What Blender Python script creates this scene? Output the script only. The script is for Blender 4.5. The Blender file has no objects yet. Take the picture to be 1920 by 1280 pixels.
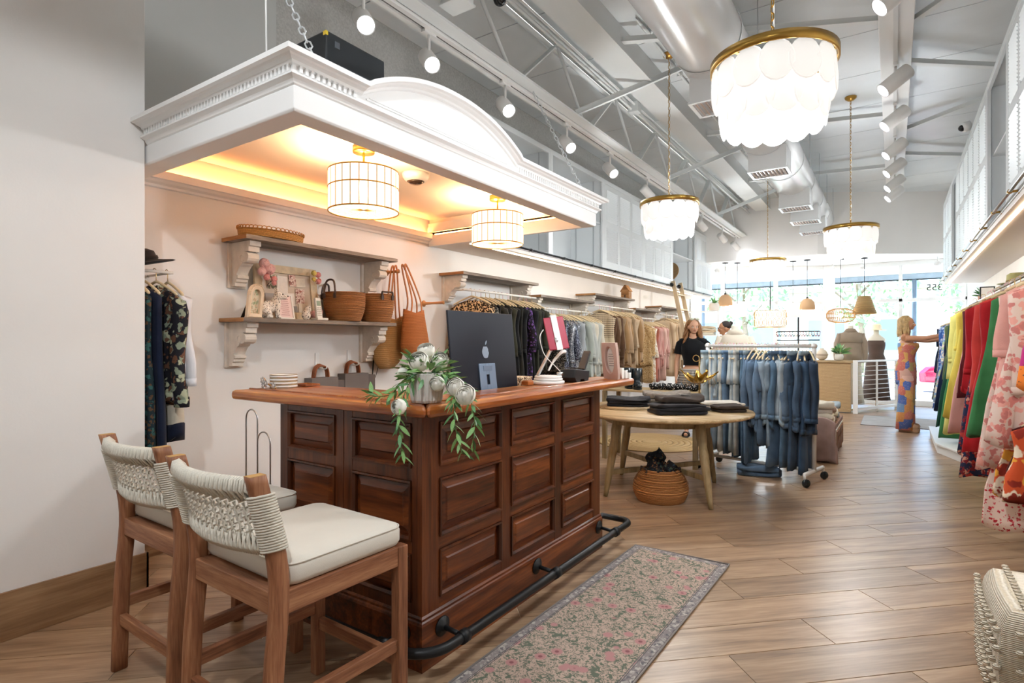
import bpy, math, random
from mathutils import Vector, Matrix
random.seed(7)
S = bpy.context.scene
COL = S.collection
PI = math.pi
# ---------------------------------------------------------------- camera
CAM_H = 1.38
cam_d = bpy.data.cameras.new('camera'); cam = bpy.data.objects.new('camera', cam_d); COL.objects.link(cam)
cam.location = (0, 0, CAM_H)
cam.rotation_euler = (PI/2, 0, math.atan2(715, 1060))
cam_d.sensor_width = 36; cam_d.lens = 36*1060/1920; cam_d.clip_start = .05; cam_d.clip_end = 300
S.camera = cam
# ---------------------------------------------------------------- world, sun, exposure
w = bpy.data.worlds.new('world'); S.world = w; w.use_nodes = True
nt = w.node_tree; nt.nodes.clear()
sky = nt.nodes.new('ShaderNodeTexSky'); sky.sky_type = 'NISHITA'; sky.sun_disc = False
sky.sun_elevation = math.radians(52); sky.sun_rotation = math.radians(205)
bg = nt.nodes.new('ShaderNodeBackground'); bg.inputs[1].default_value = 1.5
wo = nt.nodes.new('ShaderNodeOutputWorld')
nt.links.new(sky.outputs[0], bg.inputs[0]); nt.links.new(bg.outputs[0], wo.inputs[0])
sd = bpy.data.lights.new('sun', 'SUN'); sd.energy = 24; sd.angle = .01; sd.color = (1, .96, .9)
so = bpy.data.objects.new('sun', sd); COL.objects.link(so); so.location = (0, 20, 20)
so.rotation_euler = (math.radians(38), 0, math.radians(205))
S.view_settings.view_transform = 'Standard'; S.view_settings.look = 'None'
S.view_settings.gamma = 1; S.view_settings.use_curve_mapping = False
S.view_settings.exposure = 0.15
S.cycles.use_denoising = True
S.cycles.max_bounces = 8; S.cycles.diffuse_bounces = 4; S.cycles.glossy_bounces = 3
S.cycles.transparent_max_bounces = 12; S.cycles.sample_clamp_indirect = 6
S.cycles.caustics_reflective = False; S.cycles.caustics_refractive = False
LAMP = 1.0          # common factor for the shop's lamps
# ---------------------------------------------------------------- mesh helpers
LOC = {}
def rz(a): return Matrix.Rotation(a, 4, 'Z')
def TR(x, y, z): return Matrix.Translation((x, y, z))
class MB:
    def __init__(s): s.v = []; s.f = []; s.s = []
    def add(s, vs, fs, sm=False, M=None):
        n = len(s.v)
        if M is not None: vs = [tuple(M @ Vector(p)) for p in vs]
        s.v += [tuple(p) for p in vs]
        s.f += [tuple(i+n for i in f) for f in fs]; s.s += [sm]*len(fs)
        return s
    def box(s, x0, x1, y0, y1, z0, z1, M=None):
        return s.add([(x0,y0,z0),(x1,y0,z0),(x1,y1,z0),(x0,y1,z0),(x0,y0,z1),(x1,y0,z1),(x1,y1,z1),(x0,y1,z1)],
                     [(3,2,1,0),(4,5,6,7),(0,1,5,4),(1,2,6,5),(2,3,7,6),(3,0,4,7)], False, M)
    def bar(s, a, b, w, h, up=(0,0,1)):
        a = Vector(a); b = Vector(b); d = (b-a); L = d.length; d.normalize()
        u = Vector(up)
        if abs(d.dot(u)) > .98: u = Vector((1,0,0))
        x = d.cross(u).normalized(); z = x.cross(d)
        M = Matrix((x, d, z)).transposed().to_4x4(); M.translation = a
        return s.box(-w/2, w/2, 0, L, -h/2, h/2, M)
    def prism(s, poly, ax, a0, a1, M=None):
        def P(p, t): return (t,p[0],p[1]) if ax=='x' else (p[0],t,p[1]) if ax=='y' else (p[0],p[1],t)
        n = len(poly); vs = [P(p,a0) for p in poly]+[P(p,a1) for p in poly]
        fs = [tuple(range(n-1,-1,-1)), tuple(range(n,2*n))]+[(i,(i+1)%n,(i+1)%n+n,i+n) for i in range(n)]
        return s.add(vs, fs, False, M)
    def tube(s, pts, r, n=8, caps=True, M=None, closed=False):
        pts = [Vector(p) for p in pts]; m = len(pts)
        rs = r if isinstance(r, (list,tuple)) else [r]*m
        t0 = (pts[1]-pts[0]).normalized()
        u = Vector((0,0,1)) if abs(t0.z) < .9 else Vector((1,0,0))
        u = (u - t0*u.dot(t0)).normalized(); vs = []
        for i, p in enumerate(pts):
            if closed: t = pts[(i+1)%m]-pts[i-1]
            else: t = pts[min(i+1,m-1)]-pts[max(i-1,0)]
            t.normalize(); u = (u - t*u.dot(t))
            if u.length < 1e-6: u = t.orthogonal()
            u.normalize(); w_ = t.cross(u)
            for k in range(n):
                a = 2*PI*k/n; vs.append(p + (u*math.cos(a)+w_*math.sin(a))*rs[i])
        fs = []
        for i in range(m if closed else m-1):
            j = (i+1)%m
            for k in range(n): fs.append((i*n+k, i*n+(k+1)%n, j*n+(k+1)%n, j*n+k))
        if caps and not closed: fs += [tuple(range(n-1,-1,-1)), tuple(range((m-1)*n, m*n))]
        return s.add(vs, fs, True, M)
    def lathe(s, prof, c=(0,0,0), n=24, M=None, sm=True, sx=1, sy=1):
        vs = []; m = len(prof)
        for r, z in prof:
            for k in range(n):
                a = 2*PI*k/n; vs.append((c[0]+r*sx*math.cos(a), c[1]+r*sy*math.sin(a), c[2]+z))
        fs = []
        for i in range(m-1):
            for k in range(n): fs.append((i*n+k, i*n+(k+1)%n, (i+1)*n+(k+1)%n, (i+1)*n+k))
        r0, r1 = prof[0][0], prof[-1][0]
        if r0 > .002 and abs(r0-r1) < .1*r0:          # hollow ring section: close it on itself, no end discs
            if m > 2:
                for k in range(n): fs.append(((m-1)*n+k, (m-1)*n+(k+1)%n, (k+1)%n, k))
        else:
            if r0 > 1e-5: fs.append(tuple(range(n-1,-1,-1)))
            if r1 > 1e-5: fs.append(tuple(range((m-1)*n, m*n)))
        return s.add(vs, fs, sm, M)
    def ell(s, c, r, nu=12, nv=8, M=None):
        pr = [(math.sin(PI*i/nv), -math.cos(PI*i/nv)) for i in range(nv+1)]
        pr[0] = (.001, -1); pr[-1] = (.001, 1)
        M2 = TR(*c) @ Matrix.Diagonal((r[0], r[1], r[2], 1))
        return s.lathe(pr, n=nu, M=(M @ M2) if M is not None else M2)
    def rings(s, rr, caps=True, M=None, sm=True):
        """rr: list of rings (equal point counts), skinned in order"""
        n = len(rr[0]); vs = [p for r in rr for p in r]; fs = []
        for i in range(len(rr)-1):
            for k in range(n): fs.append((i*n+k, i*n+(k+1)%n, (i+1)*n+(k+1)%n, (i+1)*n+k))
        if caps: fs += [tuple(range(n-1,-1,-1)), tuple(range((len(rr)-1)*n, len(rr)*n))]
        return s.add(vs, fs, sm, M)
    def sheet(s, fn, nu, nv, M=None, sm=True):
        vs = [fn(i/nu, j/nv) for j in range(nv+1) for i in range(nu+1)]
        fs = [(j*(nu+1)+i, j*(nu+1)+i+1, (j+1)*(nu+1)+i+1, (j+1)*(nu+1)+i) for j in range(nv) for i in range(nu)]
        return s.add(vs, fs, sm, M)
    def mesh(s, name):
        me = bpy.data.meshes.new(name); me.from_pydata(s.v, [], s.f)
        me.polygons.foreach_set('use_smooth', s.s); me.update(); return me
    def build(s, name, m, parent=None, bev=0, label=None, thick=0, sub=0):
        if parent is not None and parent.name in LOC:
            l = LOC[parent.name]
            if any(l): s.v = [(p[0]-l[0], p[1]-l[1], p[2]-l[2]) for p in s.v]
        o = bpy.data.objects.new(name, s.mesh(name)); COL.objects.link(o)
        for mm in (m if isinstance(m, (list,tuple)) else [m]): o.data.materials.append(mm)
        if parent is not None:
            o.parent = parent
            if parent.name in LOC: LOC[o.name] = LOC[parent.name]
        if label: o['label'] = label
        if thick:
            q = o.modifiers.new('t', 'SOLIDIFY'); q.thickness = thick; q.offset = 0
        if bev:
            q = o.modifiers.new('b', 'BEVEL'); q.width = bev; q.segments = 2; q.limit_method = 'ANGLE'; q.angle_limit = .6
        if sub:
            q = o.modifiers.new('s', 'SUBSURF'); q.levels = sub; q.render_levels = sub
        return o
def tag(o, label=None, cat=None, group=None, kind=None):
    if label: o['label'] = label
    if cat: o['category'] = cat
    if group: o['group'] = group
    if kind: o['kind'] = kind
    return o
def thing(name, label, cat, loc=(0,0,0), group=None, rot=0, kind=None):
    """Empty at the thing's base; parts given in world coordinates are shifted to it"""
    o = bpy.data.objects.new(name, None); COL.objects.link(o); o.empty_display_size = .05
    o.location = loc; o.rotation_euler.z = rot
    LOC[o.name] = tuple(loc) if not rot else (0,0,0)
    return tag(o, label, cat, group, kind)
def local(name, label, cat, loc, rot=0, group=None):
    """Empty whose parts are given in its own frame"""
    o = thing(name, label, cat, loc, group); o.rotation_euler.z = rot; LOC[o.name] = (0,0,0); return o
def struct(o): o['kind'] = 'structure'; return o
def copy_tree(o, parent=None):
    c = o.copy(); COL.objects.link(c)
    if parent is not None: c.parent = parent
    for ch in list(o.children): copy_tree(ch, c)
    return c
def piece(src, parent, M=None, loc=None, mat=None):
    c = src.copy(); COL.objects.link(c); c.parent = parent
    if loc is not None: c.location = loc
    if M is not None: c.matrix_local = M
    return c
def smooth_path(pts, k=4):
    P = [Vector(p) for p in pts]; out = []
    for i in range(len(P)-1):
        a = P[max(i-1,0)]; b = P[i]; c = P[i+1]; d = P[min(i+2,len(P)-1)]
        for j in range(k):
            t = j/k
            out.append(.5*((2*b)+(c-a)*t+(2*a-5*b+4*c-d)*t*t+(3*b-a-3*c+d)*t**3))
    out.append(P[-1]); return out
# ---------------------------------------------------------------- material helpers
MATS = {}
def lin(c):
    if isinstance(c, str):
        c = c.lstrip('#'); c = [int(c[i:i+2],16)/255 for i in (0,2,4)]
    return tuple((x/12.92 if x <= .04045 else ((x+.055)/1.055)**2.4) for x in c)+(1,)
def new_mat(name):
    m = bpy.data.materials.new(name); m.use_nodes = True; n = m.node_tree
    return m, n, n.nodes['Principled BSDF']
def node(n, t, **kw):
    q = n.nodes.new(t)
    for k, v in kw.items():
        if k.startswith('i_'): q.inputs[k[2:].replace('_',' ')].default_value = v
        elif k.startswith('n'): q.inputs[int(k[1:])].default_value = v
        else: setattr(q, k, v)
    return q
def coords(n, scale=(1,1,1), rot=(0,0,0), kind='Object'):
    tc = node(n, 'ShaderNodeTexCoord'); mp = node(n, 'ShaderNodeMapping')
    mp.inputs['Scale'].default_value = scale; mp.inputs['Rotation'].default_value = rot
    n.links.new(tc.outputs[kind], mp.inputs[0]); return mp.outputs[0]
def ramp(n, fac, stops, const=False):
    r = node(n, 'ShaderNodeValToRGB'); e = r.color_ramp.elements
    if const: r.color_ramp.interpolation = 'CONSTANT'
    while len(e) < len(stops): e.new(.5)
    for q, (p, c) in zip(e, stops): q.position = p; q.color = lin(c)
    n.links.new(fac, r.inputs[0]); return r.outputs[0]
def mixc(n, fac, a, b, mode='MIX'):
    q = node(n, 'ShaderNodeMix', data_type='RGBA', blend_type=mode)
    if isinstance(fac, (int,float)): q.inputs[0].default_value = fac
    else: n.links.new(fac, q.inputs[0])
    for i, v in ((6,a),(7,b)):
        if isinstance(v, (str,tuple,list)): q.inputs[i].default_value = lin(v) if isinstance(v,str) else v
        else: n.links.new(v, q.inputs[i])
    return q.outputs[2]
def bump(n, b, h, st=.3, dist=.01):
    q = node(n, 'ShaderNodeBump'); q.inputs['Strength'].default_value = st; q.inputs['Distance'].default_value = dist
    n.links.new(h, q.inputs['Height']); n.links.new(q.outputs[0], b.inputs['Normal'])
def M(name, col='#ffffff', rough=.5, metal=0, var=0, vs=8, bmp=0, bs=60, emit=0, ecol=None, spec=None, trans=0):
    """plain material with optional colour variation and fine relief"""
    if name in MATS: return MATS[name]
    m, n, b = new_mat(name); b.inputs['Base Color'].default_value = lin(col)
    b.inputs['Roughness'].default_value = rough; b.inputs['Metallic'].default_value = metal
    if spec is not None: b.inputs['Specular IOR Level'].default_value = spec
    if emit:
        b.inputs['Emission Color'].default_value = lin(ecol or col); b.inputs['Emission Strength'].default_value = emit
    if var:
        nz = node(n, 'ShaderNodeTexNoise', i_Scale=vs, i_Detail=4.0); n.links.new(coords(n), nz.inputs[0])
        h = node(n, 'ShaderNodeHueSaturation'); h.inputs['Color'].default_value = lin(col)
        mr = node(n, 'ShaderNodeMapRange'); mr.inputs[1].default_value = .3; mr.inputs[2].default_value = .7
        mr.inputs[3].default_value = 1-var; mr.inputs[4].default_value = 1+var
        n.links.new(nz.outputs[0], mr.inputs[0]); n.links.new(mr.outputs[0], h.inputs['Value'])
        n.links.new(h.outputs[0], b.inputs['Base Color'])
    if bmp:
        nb = node(n, 'ShaderNodeTexNoise', i_Scale=bs, i_Detail=3.0); n.links.new(coords(n), nb.inputs[0])
        bump(n, b, nb.outputs[0], bmp, .01)
    if trans: b.inputs['Transmission Weight'].default_value = trans
    MATS[name] = m; return m
def wood(name, dark, mid, light, axis='x', scale=1.0, rough=.4, rnd=True, fine=1.0, coat=0):
    """long grain along an axis, tone changes from piece to piece"""
    if name in MATS: return MATS[name]
    m, n, b = new_mat(name)
    sc = {'x': (.7,9,9), 'y': (9,.7,9), 'z': (9,9,.7)}[axis]
    co = coords(n, tuple(s*scale for s in sc))
    if rnd:
        oi = node(n, 'ShaderNodeObjectInfo'); ad = node(n, 'ShaderNodeVectorMath', operation='ADD')
        ml = node(n, 'ShaderNodeMath', operation='MULTIPLY', n1=37.0); n.links.new(oi.outputs['Random'], ml.inputs[0])
        n.links.new(co, ad.inputs[0]); n.links.new(ml.outputs[0], ad.inputs[1]); co = ad.outputs[0]
    a = node(n, 'ShaderNodeTexNoise', i_Scale=1.3, i_Detail=6.0, i_Distortion=.8); n.links.new(co, a.inputs[0])
    f = node(n, 'ShaderNodeTexNoise', i_Scale=9.0*fine, i_Detail=5.0); n.links.new(co, f.inputs[0])
    mx = node(n, 'ShaderNodeMath', operation='MULTIPLY_ADD', n1=.35); n.links.new(f.outputs[0], mx.inputs[0]); 
    ms = node(n, 'ShaderNodeMath', operation='MULTIPLY', n1=.7); n.links.new(a.outputs[0], ms.inputs[0]); n.links.new(ms.outputs[0], mx.inputs[2])
    c = ramp(n, mx.outputs[0], [(.36,dark),(.52,mid),(.68,light)])
    if rnd:
        h = node(n, 'ShaderNodeHueSaturation'); n.links.new(c, h.inputs['Color'])
        mr = node(n, 'ShaderNodeMapRange'); mr.inputs[3].default_value = .88; mr.inputs[4].default_value = 1.1
        n.links.new(oi.outputs['Random'], mr.inputs[0]); n.links.new(mr.outputs[0], h.inputs['Value']); c = h.outputs[0]
    n.links.new(c, b.inputs['Base Color']); b.inputs['Roughness'].default_value = rough
    b.inputs['Coat Weight'].default_value = coat; b.inputs['Coat Roughness'].default_value = .2
    bump(n, b, f.outputs[0], .12, .004); MATS[name] = m; return m
def emitter(name, col, st):
    if name in MATS: return MATS[name]
    m = bpy.data.materials.new(name); m.use_nodes = True; n = m.node_tree; n.nodes.clear()
    e = node(n, 'ShaderNodeEmission'); e.inputs[0].default_value = lin(col); e.inputs[1].default_value = st
    o = node(n, 'ShaderNodeOutputMaterial'); n.links.new(e.outputs[0], o.inputs[0]); MATS[name] = m; return m
def glass(name, tint='#ffffff', refl=.08):
    if name in MATS: return MATS[name]
    m = bpy.data.materials.new(name); m.use_nodes = True; n = m.node_tree; n.nodes.clear()
    t = node(n, 'ShaderNodeBsdfTransparent'); t.inputs[0].default_value = lin(tint)
    g = node(n, 'ShaderNodeBsdfGlossy'); g.inputs['Roughness'].default_value = .02
    x = node(n, 'ShaderNodeMixShader'); x.inputs[0].default_value = refl
    o = node(n, 'ShaderNodeOutputMaterial')
    n.links.new(t.outputs[0], x.inputs[1]); n.links.new(g.outputs[0], x.inputs[2]); n.links.new(x.outputs[0], o.inputs[0])
    MATS[name] = m; return m
def floral(name, base, cols, scale=9, dens=.55, rough=.85, vein=None):
    """printed cloth: blobs of several colours on a ground colour"""
    if name in MATS: return MATS[name]
    m, n, b = new_mat(name); c = base; co = coords(n)
    dn = node(n, 'ShaderNodeTexNoise', i_Scale=scale*2.2, i_Detail=2.0); n.links.new(co, dn.inputs[0])
    av = node(n, 'ShaderNodeVectorMath', operation='MULTIPLY_ADD'); av.inputs[1].default_value = (.09*9/scale,)*3
    n.links.new(dn.outputs['Color'], av.inputs[0]); n.links.new(co, av.inputs[2])
    for i, cc in enumerate(cols):
        v = node(n, 'ShaderNodeTexVoronoi', i_Scale=scale*(1+.37*i)); 
        ad = node(n, 'ShaderNodeVectorMath', operation='ADD'); ad.inputs[1].default_value = (i*3.7, i*1.3, i*5.1)
        n.links.new(av.outputs[0], ad.inputs[0]); n.links.new(ad.outputs[0], v.inputs[0])
        r = ramp(n, v.outputs['Distance'], [(0,'#ffffff'),(dens-.18,'#ffffff'),(dens-.12,'#000000')])
        c = mixc(n, r, c, cc)
    n.links.new(c, b.inputs['Base Color']); b.inputs['Roughness'].default_value = rough
    b.inputs['Specular IOR Level'].default_value = .2
    MATS[name] = m; return m
def cloth(name, col, var=.18, vs=5, rough=.9, weave=220, sheen=.1):
    if name in MATS: return MATS[name]
    m = M(name, col, rough, 0, var, vs, .15, weave, spec=.15); m.node_tree.nodes['Principled BSDF'].inputs['Sheen Weight'].default_value = sheen
    return m
def sequin(name, dark, light, scale=130):
    if name in MATS: return MATS[name]
    m, n, b = new_mat(name); v = node(n, 'ShaderNodeTexVoronoi', i_Scale=scale); n.links.new(coords(n), v.inputs[0])
    s = node(n, 'ShaderNodeSeparateColor'); n.links.new(v.outputs['Color'], s.inputs[0])
    n.links.new(ramp(n, s.outputs[0], [(0,dark),(.6,dark),(.95,light)]), b.inputs['Base Color'])
    b.inputs['Metallic'].default_value = .6; b.inputs['Roughness'].default_value = .32
    nm = node(n, 'ShaderNodeBump', i_Strength=.9, i_Distance=.02); n.links.new(s.outputs[1], nm.inputs['Height']); n.links.new(nm.outputs[0], b.inputs['Normal'])
    MATS[name] = m; return m
def stripes(name, a, bcol, scale, axis='z', ratio=.5, dist=0, rough=.85):
    if name in MATS: return MATS[name]
    m, n, b = new_mat(name); wv = node(n, 'ShaderNodeTexWave', bands_direction=axis.upper(), i_Scale=scale, i_Distortion=dist)
    n.links.new(coords(n), wv.inputs[0])
    n.links.new(ramp(n, wv.outputs[0], [(0,a),(ratio-.04,a),(ratio+.04,bcol)]), b.inputs['Base Color'])
    b.inputs['Roughness'].default_value = rough; b.inputs['Specular IOR Level'].default_value = .2; MATS[name] = m; return m
def woven(name, dark, light, sz=60, sa=25, rough=.75, st=.7):
    """basketry: horizontal coils crossed by strands"""
    if name in MATS: return MATS[name]
    m, n, b = new_mat(name); co = coords(n)
    w1 = node(n, 'ShaderNodeTexWave', bands_direction='Z', i_Scale=sz/6.28*2, i_Distortion=1.2, i_Detail=1.0); n.links.new(co, w1.inputs[0])
    nz = node(n, 'ShaderNodeTexNoise', i_Scale=sa*3, i_Detail=3.0); n.links.new(co, nz.inputs[0])
    mm = node(n, 'ShaderNodeMath', operation='MULTIPLY_ADD', n1=.6); n.links.new(w1.outputs[0], mm.inputs[0])
    m2 = node(n, 'ShaderNodeMath', operation='MULTIPLY', n1=.5); n.links.new(nz.outputs[0], m2.inputs[0]); n.links.new(m2.outputs[0], mm.inputs[2])
    n.links.new(ramp(n, mm.outputs[0], [(.1,dark),(.75,light)]), b.inputs['Base Color'])
    b.inputs['Roughness'].default_value = rough; bump(n, b, mm.outputs[0], st, .012); MATS[name] = m; return m
# common materials
WHITE = M('white_paint', '#f1f1ef', .45, var=.015, vs=3)
WALLW = M('wall_paint', '#efece8', .7, var=.02, vs=2, bmp=.04, bs=90)
BRASS = M('brass', '#b8924a', .28, 1)
BLACK = M('black_metal', '#16181a', .45, .3)
STEEL = M('steel', '#c9ccce', .3, 1)
HANGW = M('hanger_velvet', '#dcc9a4', .7)
HOOKM = M('hook_gold', '#c9a468', .3, 1)
# ================================================================ THE ROOM
XL, XR, YB, YF, ZC = -3.96, 1.26, -1.6, 14.9, 4.35
NEARX, NEARY = -3.40, 1.444
BAYX = -1.23; BAYL = 13.35           # storefront: (XL,BAYL) - (BAYX,YF) - (XR,YF)
FLOORW = wood('floor_wood', '#7f6650', '#a18468', '#b89c7e', 'x', 1.0, .34, True, 1.0)
GROUT = M('grout', '#d0c1ab', .8)
# --- floor: plank tiles laid on the diagonal
fl = struct(MB().box(XL-.2, XR+.2, YB, YF+.02, -.12, -.004).build('floor', GROUT))
def clip(poly, ax, lim, keep):
    out = []
    for i, p in enumerate(poly):
        q = poly[(i+1)%len(poly)]; a = (p[ax]-lim)*keep; b = (q[ax]-lim)*keep
        if a >= 0: out.append(p)
        if a*b < 0:
            t = a/(a-b); out.append((p[0]+(q[0]-p[0])*t, p[1]+(q[1]-p[1])*t))
    return out
ang = math.radians(43.5); PD = (math.cos(ang), math.sin(ang)); PN = (-PD[1], PD[0])
PWID, PLEN, GAP = .242, 1.22, .0048
for r in range(-12, 60):
    off = (r*.437) % 1*PLEN
    for k in range(-4, 14):
        u0 = k*PLEN+off-2; v0 = r*PWID-1.5
        c4 = [(u0+GAP, v0+GAP), (u0+PLEN, v0+GAP), (u0+PLEN, v0+PWID), (u0+GAP, v0+PWID)]
        W = [(u*PD[0]+v*PN[0]-2, u*PD[1]+v*PN[1]) for u, v in c4]
        for ax, lim, kp in ((0, XL, 1), (0, XR, -1), (1, .45, 1), (1, 11.6, -1)):
            if W: W = clip(W, ax, lim, kp)
        if len(W) < 3: continue
        cx = sum(p[0] for p in W)/len(W); cy = sum(p[1] for p in W)/len(W)
        if max(p[0] for p in W) < NEARX and max(p[1] for p in W) < NEARY: continue
        # own frame turned along the plank so the grain follows it
        Mi = (TR(cx, cy, 0) @ rz(ang)).inverted()
        L = [(Mi @ Vector((p[0], p[1], 0)))[:2] for p in W]
        me = MB().prism(L, 'z', -.012, 0).mesh('plank'); me.materials.append(FLOORW)
        o = bpy.data.objects.new('plank', me); COL.objects.link(o); o.parent = fl
        o.location = (cx, cy, 0); o.rotation_euler.z = ang
FLOORF = wood('floor_wood_far', '#7f6650', '#a18468', '#b89c7e', 'x', .7, .4, False)
MB().box(XL, XR, 11.6, YF, -.012, 0).build('far_floor', FLOORF, fl)
MB().box(XL, XR, YB, .45, -.012, 0).build('rear_floor', FLOORF, fl)
# --- walls
STUCCO = M('stucco', '#c9c8c4', .9, var=.12, vs=60, bmp=.9, bs=70)
struct(MB().box(XL-.15, XL, NEARY, BAYL, 0, 2.75).build('wall_left', WALLW))
UPW = M('upper_wall_paint', '#cfd0cd', .8, var=.02, vs=2)
struct(MB().box(XL-.15, XL, YB, BAYL, 2.75, ZC).build('wall_left_upper', STUCCO))
struct(MB().box(XL-.001, XL+.012, NEARY, 2.6, 2.75, ZC).build('wall_left_plaster', UPW))
struct(MB().box(XL-.15, NEARX, YB, NEARY, 0, ZC).build('wall_near', WALLW, bev=.004))
struct(MB().box(XR, XR+.15, YB, YF, 0, ZC).build('wall_right', WALLW))
struct(MB().box(XL, XR, YB-.15, YB, 0, ZC).build('wall_back', WALLW))
# --- bulkhead over the storefront and its soffit
BH = [(XL, 12.75), (-1.25, 12.75), (XR, 14.3), (XR, YF+.1), (BAYX, YF+.1), (XL, BAYL+.1)]
struct(MB().prism(BH, 'z', 3.12, ZC).build('wall_front', WALLW))
# --- wooden skirting
SKIRT = wood('skirting_wood', '#6f5138', '#8d6c4d', '#a98a68', 'y', .8, .4, False)
struct(MB().box(NEARX, NEARX+.014, YB, NEARY+.014, 0, .225).build('baseboard_near', SKIRT, bev=.002))
struct(MB().box(XL+.0005, NEARX+.014, NEARY, NEARY+.014, 0, .225).build('baseboard_return', SKIRT, bev=.002))
struct(MB().box(XL, XL+.014, NEARY+.014, BAYL, 0, .15).build('baseboard_left', SKIRT, bev=.002))
struct(MB().box(XR-.014, XR, YB, YF, 0, .15).build('baseboard_right', SKIRT, bev=.002))
# --- ceiling of wide deck boards
DECK = M('deck_paint', '#e3e7e8', .35, var=.03, vs=3)
ce = struct(MB().box(XL-.15, XR+.15, YB-.15, YF+.2, ZC+.012, ZC+.15).build('ceiling', M('deck_gap', '#9a9c9b', .8)))
y = YB; k = 0
while y < 14.0:
    for xa, xb in ((XL, -2.2), (-2.2, .0), (.0, XR)):
        MB().box(xa+.003, xb-.003, y+.006, y+.994, ZC, ZC+.02).build('deck_board', DECK, ce)
    y += 1.0
# --- storefront: mullioned windows in a shallow bay
FRM = M('frame_paint', '#f3f3f1', .4)
GL = glass('pane_glass', '#f4fbff', .06)
def storefront(n, a, b, cols, doors=()):
    a = Vector((a[0], a[1], 0)); b = Vector((b[0], b[1], 0)); L = (b-a).length; d = (b-a)/L
    root = bpy.data.objects.new('window_%d' % n, None); COL.objects.link(root); root['kind'] = 'structure'
    root.location = a; root.rotation_euler.z = math.atan2(d.y, d.x); LOC[root.name] = (0,0,0)
    def fr(x0, x1, z0, z1): MB().box(x0, x1, -.05, .05, z0, z1).build('window_frame', FRM, root, bev=.005)
    fr(0, L, 3.02, 3.12); fr(0, L, 2.24, 2.31); fr(0, L, 0, .12)
    xs = [0]+cols+[L]
    for i, x in enumerate(xs): fr(max(0, x-.035), min(L, x+.035), .12, 3.02)
    for i in range(len(xs)-1):
        for z0, z1 in ((.12, 2.24), (2.31, 3.02)):
            MB().box(xs[i]+.035, xs[i+1]-.035, -.004, .004, z0, z1).build('pane', GL, root)
    return root
storefront(1, (XL, BAYL), (BAYX, YF), [.75, 1.95])
w2 = storefront(2, (BAYX, YF), (XR, YF), [1.36])
struct(MB().box(BAYX-.11, BAYX+.11, YF-.12, YF+.12, 0, 3.12).build('trim_1', FRM, bev=.01))
# the house number on the transom, read from the street
cu = bpy.data.curves.new('house_number_curve', 'FONT'); cu.body = '355'; cu.size = .19; cu.extrude = .002; cu.align_x = 'CENTER'
tmp = bpy.data.objects.new('tmp_text', cu); COL.objects.link(tmp); bpy.context.view_layer.update()
hm = bpy.data.meshes.new_from_object(tmp.evaluated_get(bpy.context.evaluated_depsgraph_get())); bpy.data.objects.remove(tmp); bpy.data.curves.remove(cu)
ho = bpy.data.objects.new('house_number', hm); COL.objects.link(ho)
ho.location = (.72, YF-.012, 2.46); ho.rotation_euler = (PI/2, 0, PI)
hm.materials.clear(); hm.materials.append(M('number_vinyl', '#2a2f33', .5)); tag(ho, 'dark 355 house number lettering stuck on the transom glass', 'sign')
# --- upper cabinets
CABW = M('cabinet_paint', '#dfe3e4', .4, var=.01, vs=2)
def leaf(parent, face, x, y0, y1, z0, z1, single=False):
    """one louvred door leaf, in the plane x; face +1 looks to +x"""
    t = .022; xa, xb = sorted((x, x+face*t)); st = .045; zm = z0+(z1-z0)*.52; rl = .1
    m = MB()
    m.box(xa, xb, y0, y0+st, z0, z1); m.box(xa, xb, y1-st, y1, z0, z1)
    for za, zb in ((z0, z0+rl), (zm-rl/2, zm+rl/2), (z1-rl*.8, z1)): m.box(xa, xb, y0+st, y1-st, za, zb)
    d = m.build('louvred_door', CABW, parent)
    sl = MB(); src = None
    for za, zb in ((z0+rl, zm-rl/2), (zm+rl/2, z1-rl*.8)):
        nn = 17; h = (zb-za)/nn
        for i in range(nn):
            zc = za+(i+.5)*h; yc = (y0+y1)/2
            Mx = TR(x+face*t*.5, yc, zc) @ Matrix.Rotation(-face*.8, 4, 'Y')
            wv = (y1-y0)/2-st
            if single:
                if src is None:
                    src = MB().box(-.0235, .0235, -wv, wv, -.003, .003).build('slat', CABW); src.parent = d; src.matrix_local = TR(*[-q for q in LOC.get(d.name, (0,0,0))]) @ Mx
                else: piece(src, d, TR(*[-q for q in LOC.get(d.name, (0,0,0))]) @ Mx)
            else: sl.box(-.0235, .0235, -wv, wv, -.003, .003, Mx)
    if not single:
        s_ = sl.build('louvre_slats', CABW, d); s_['kind'] = 'stuff'
    return d
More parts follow.
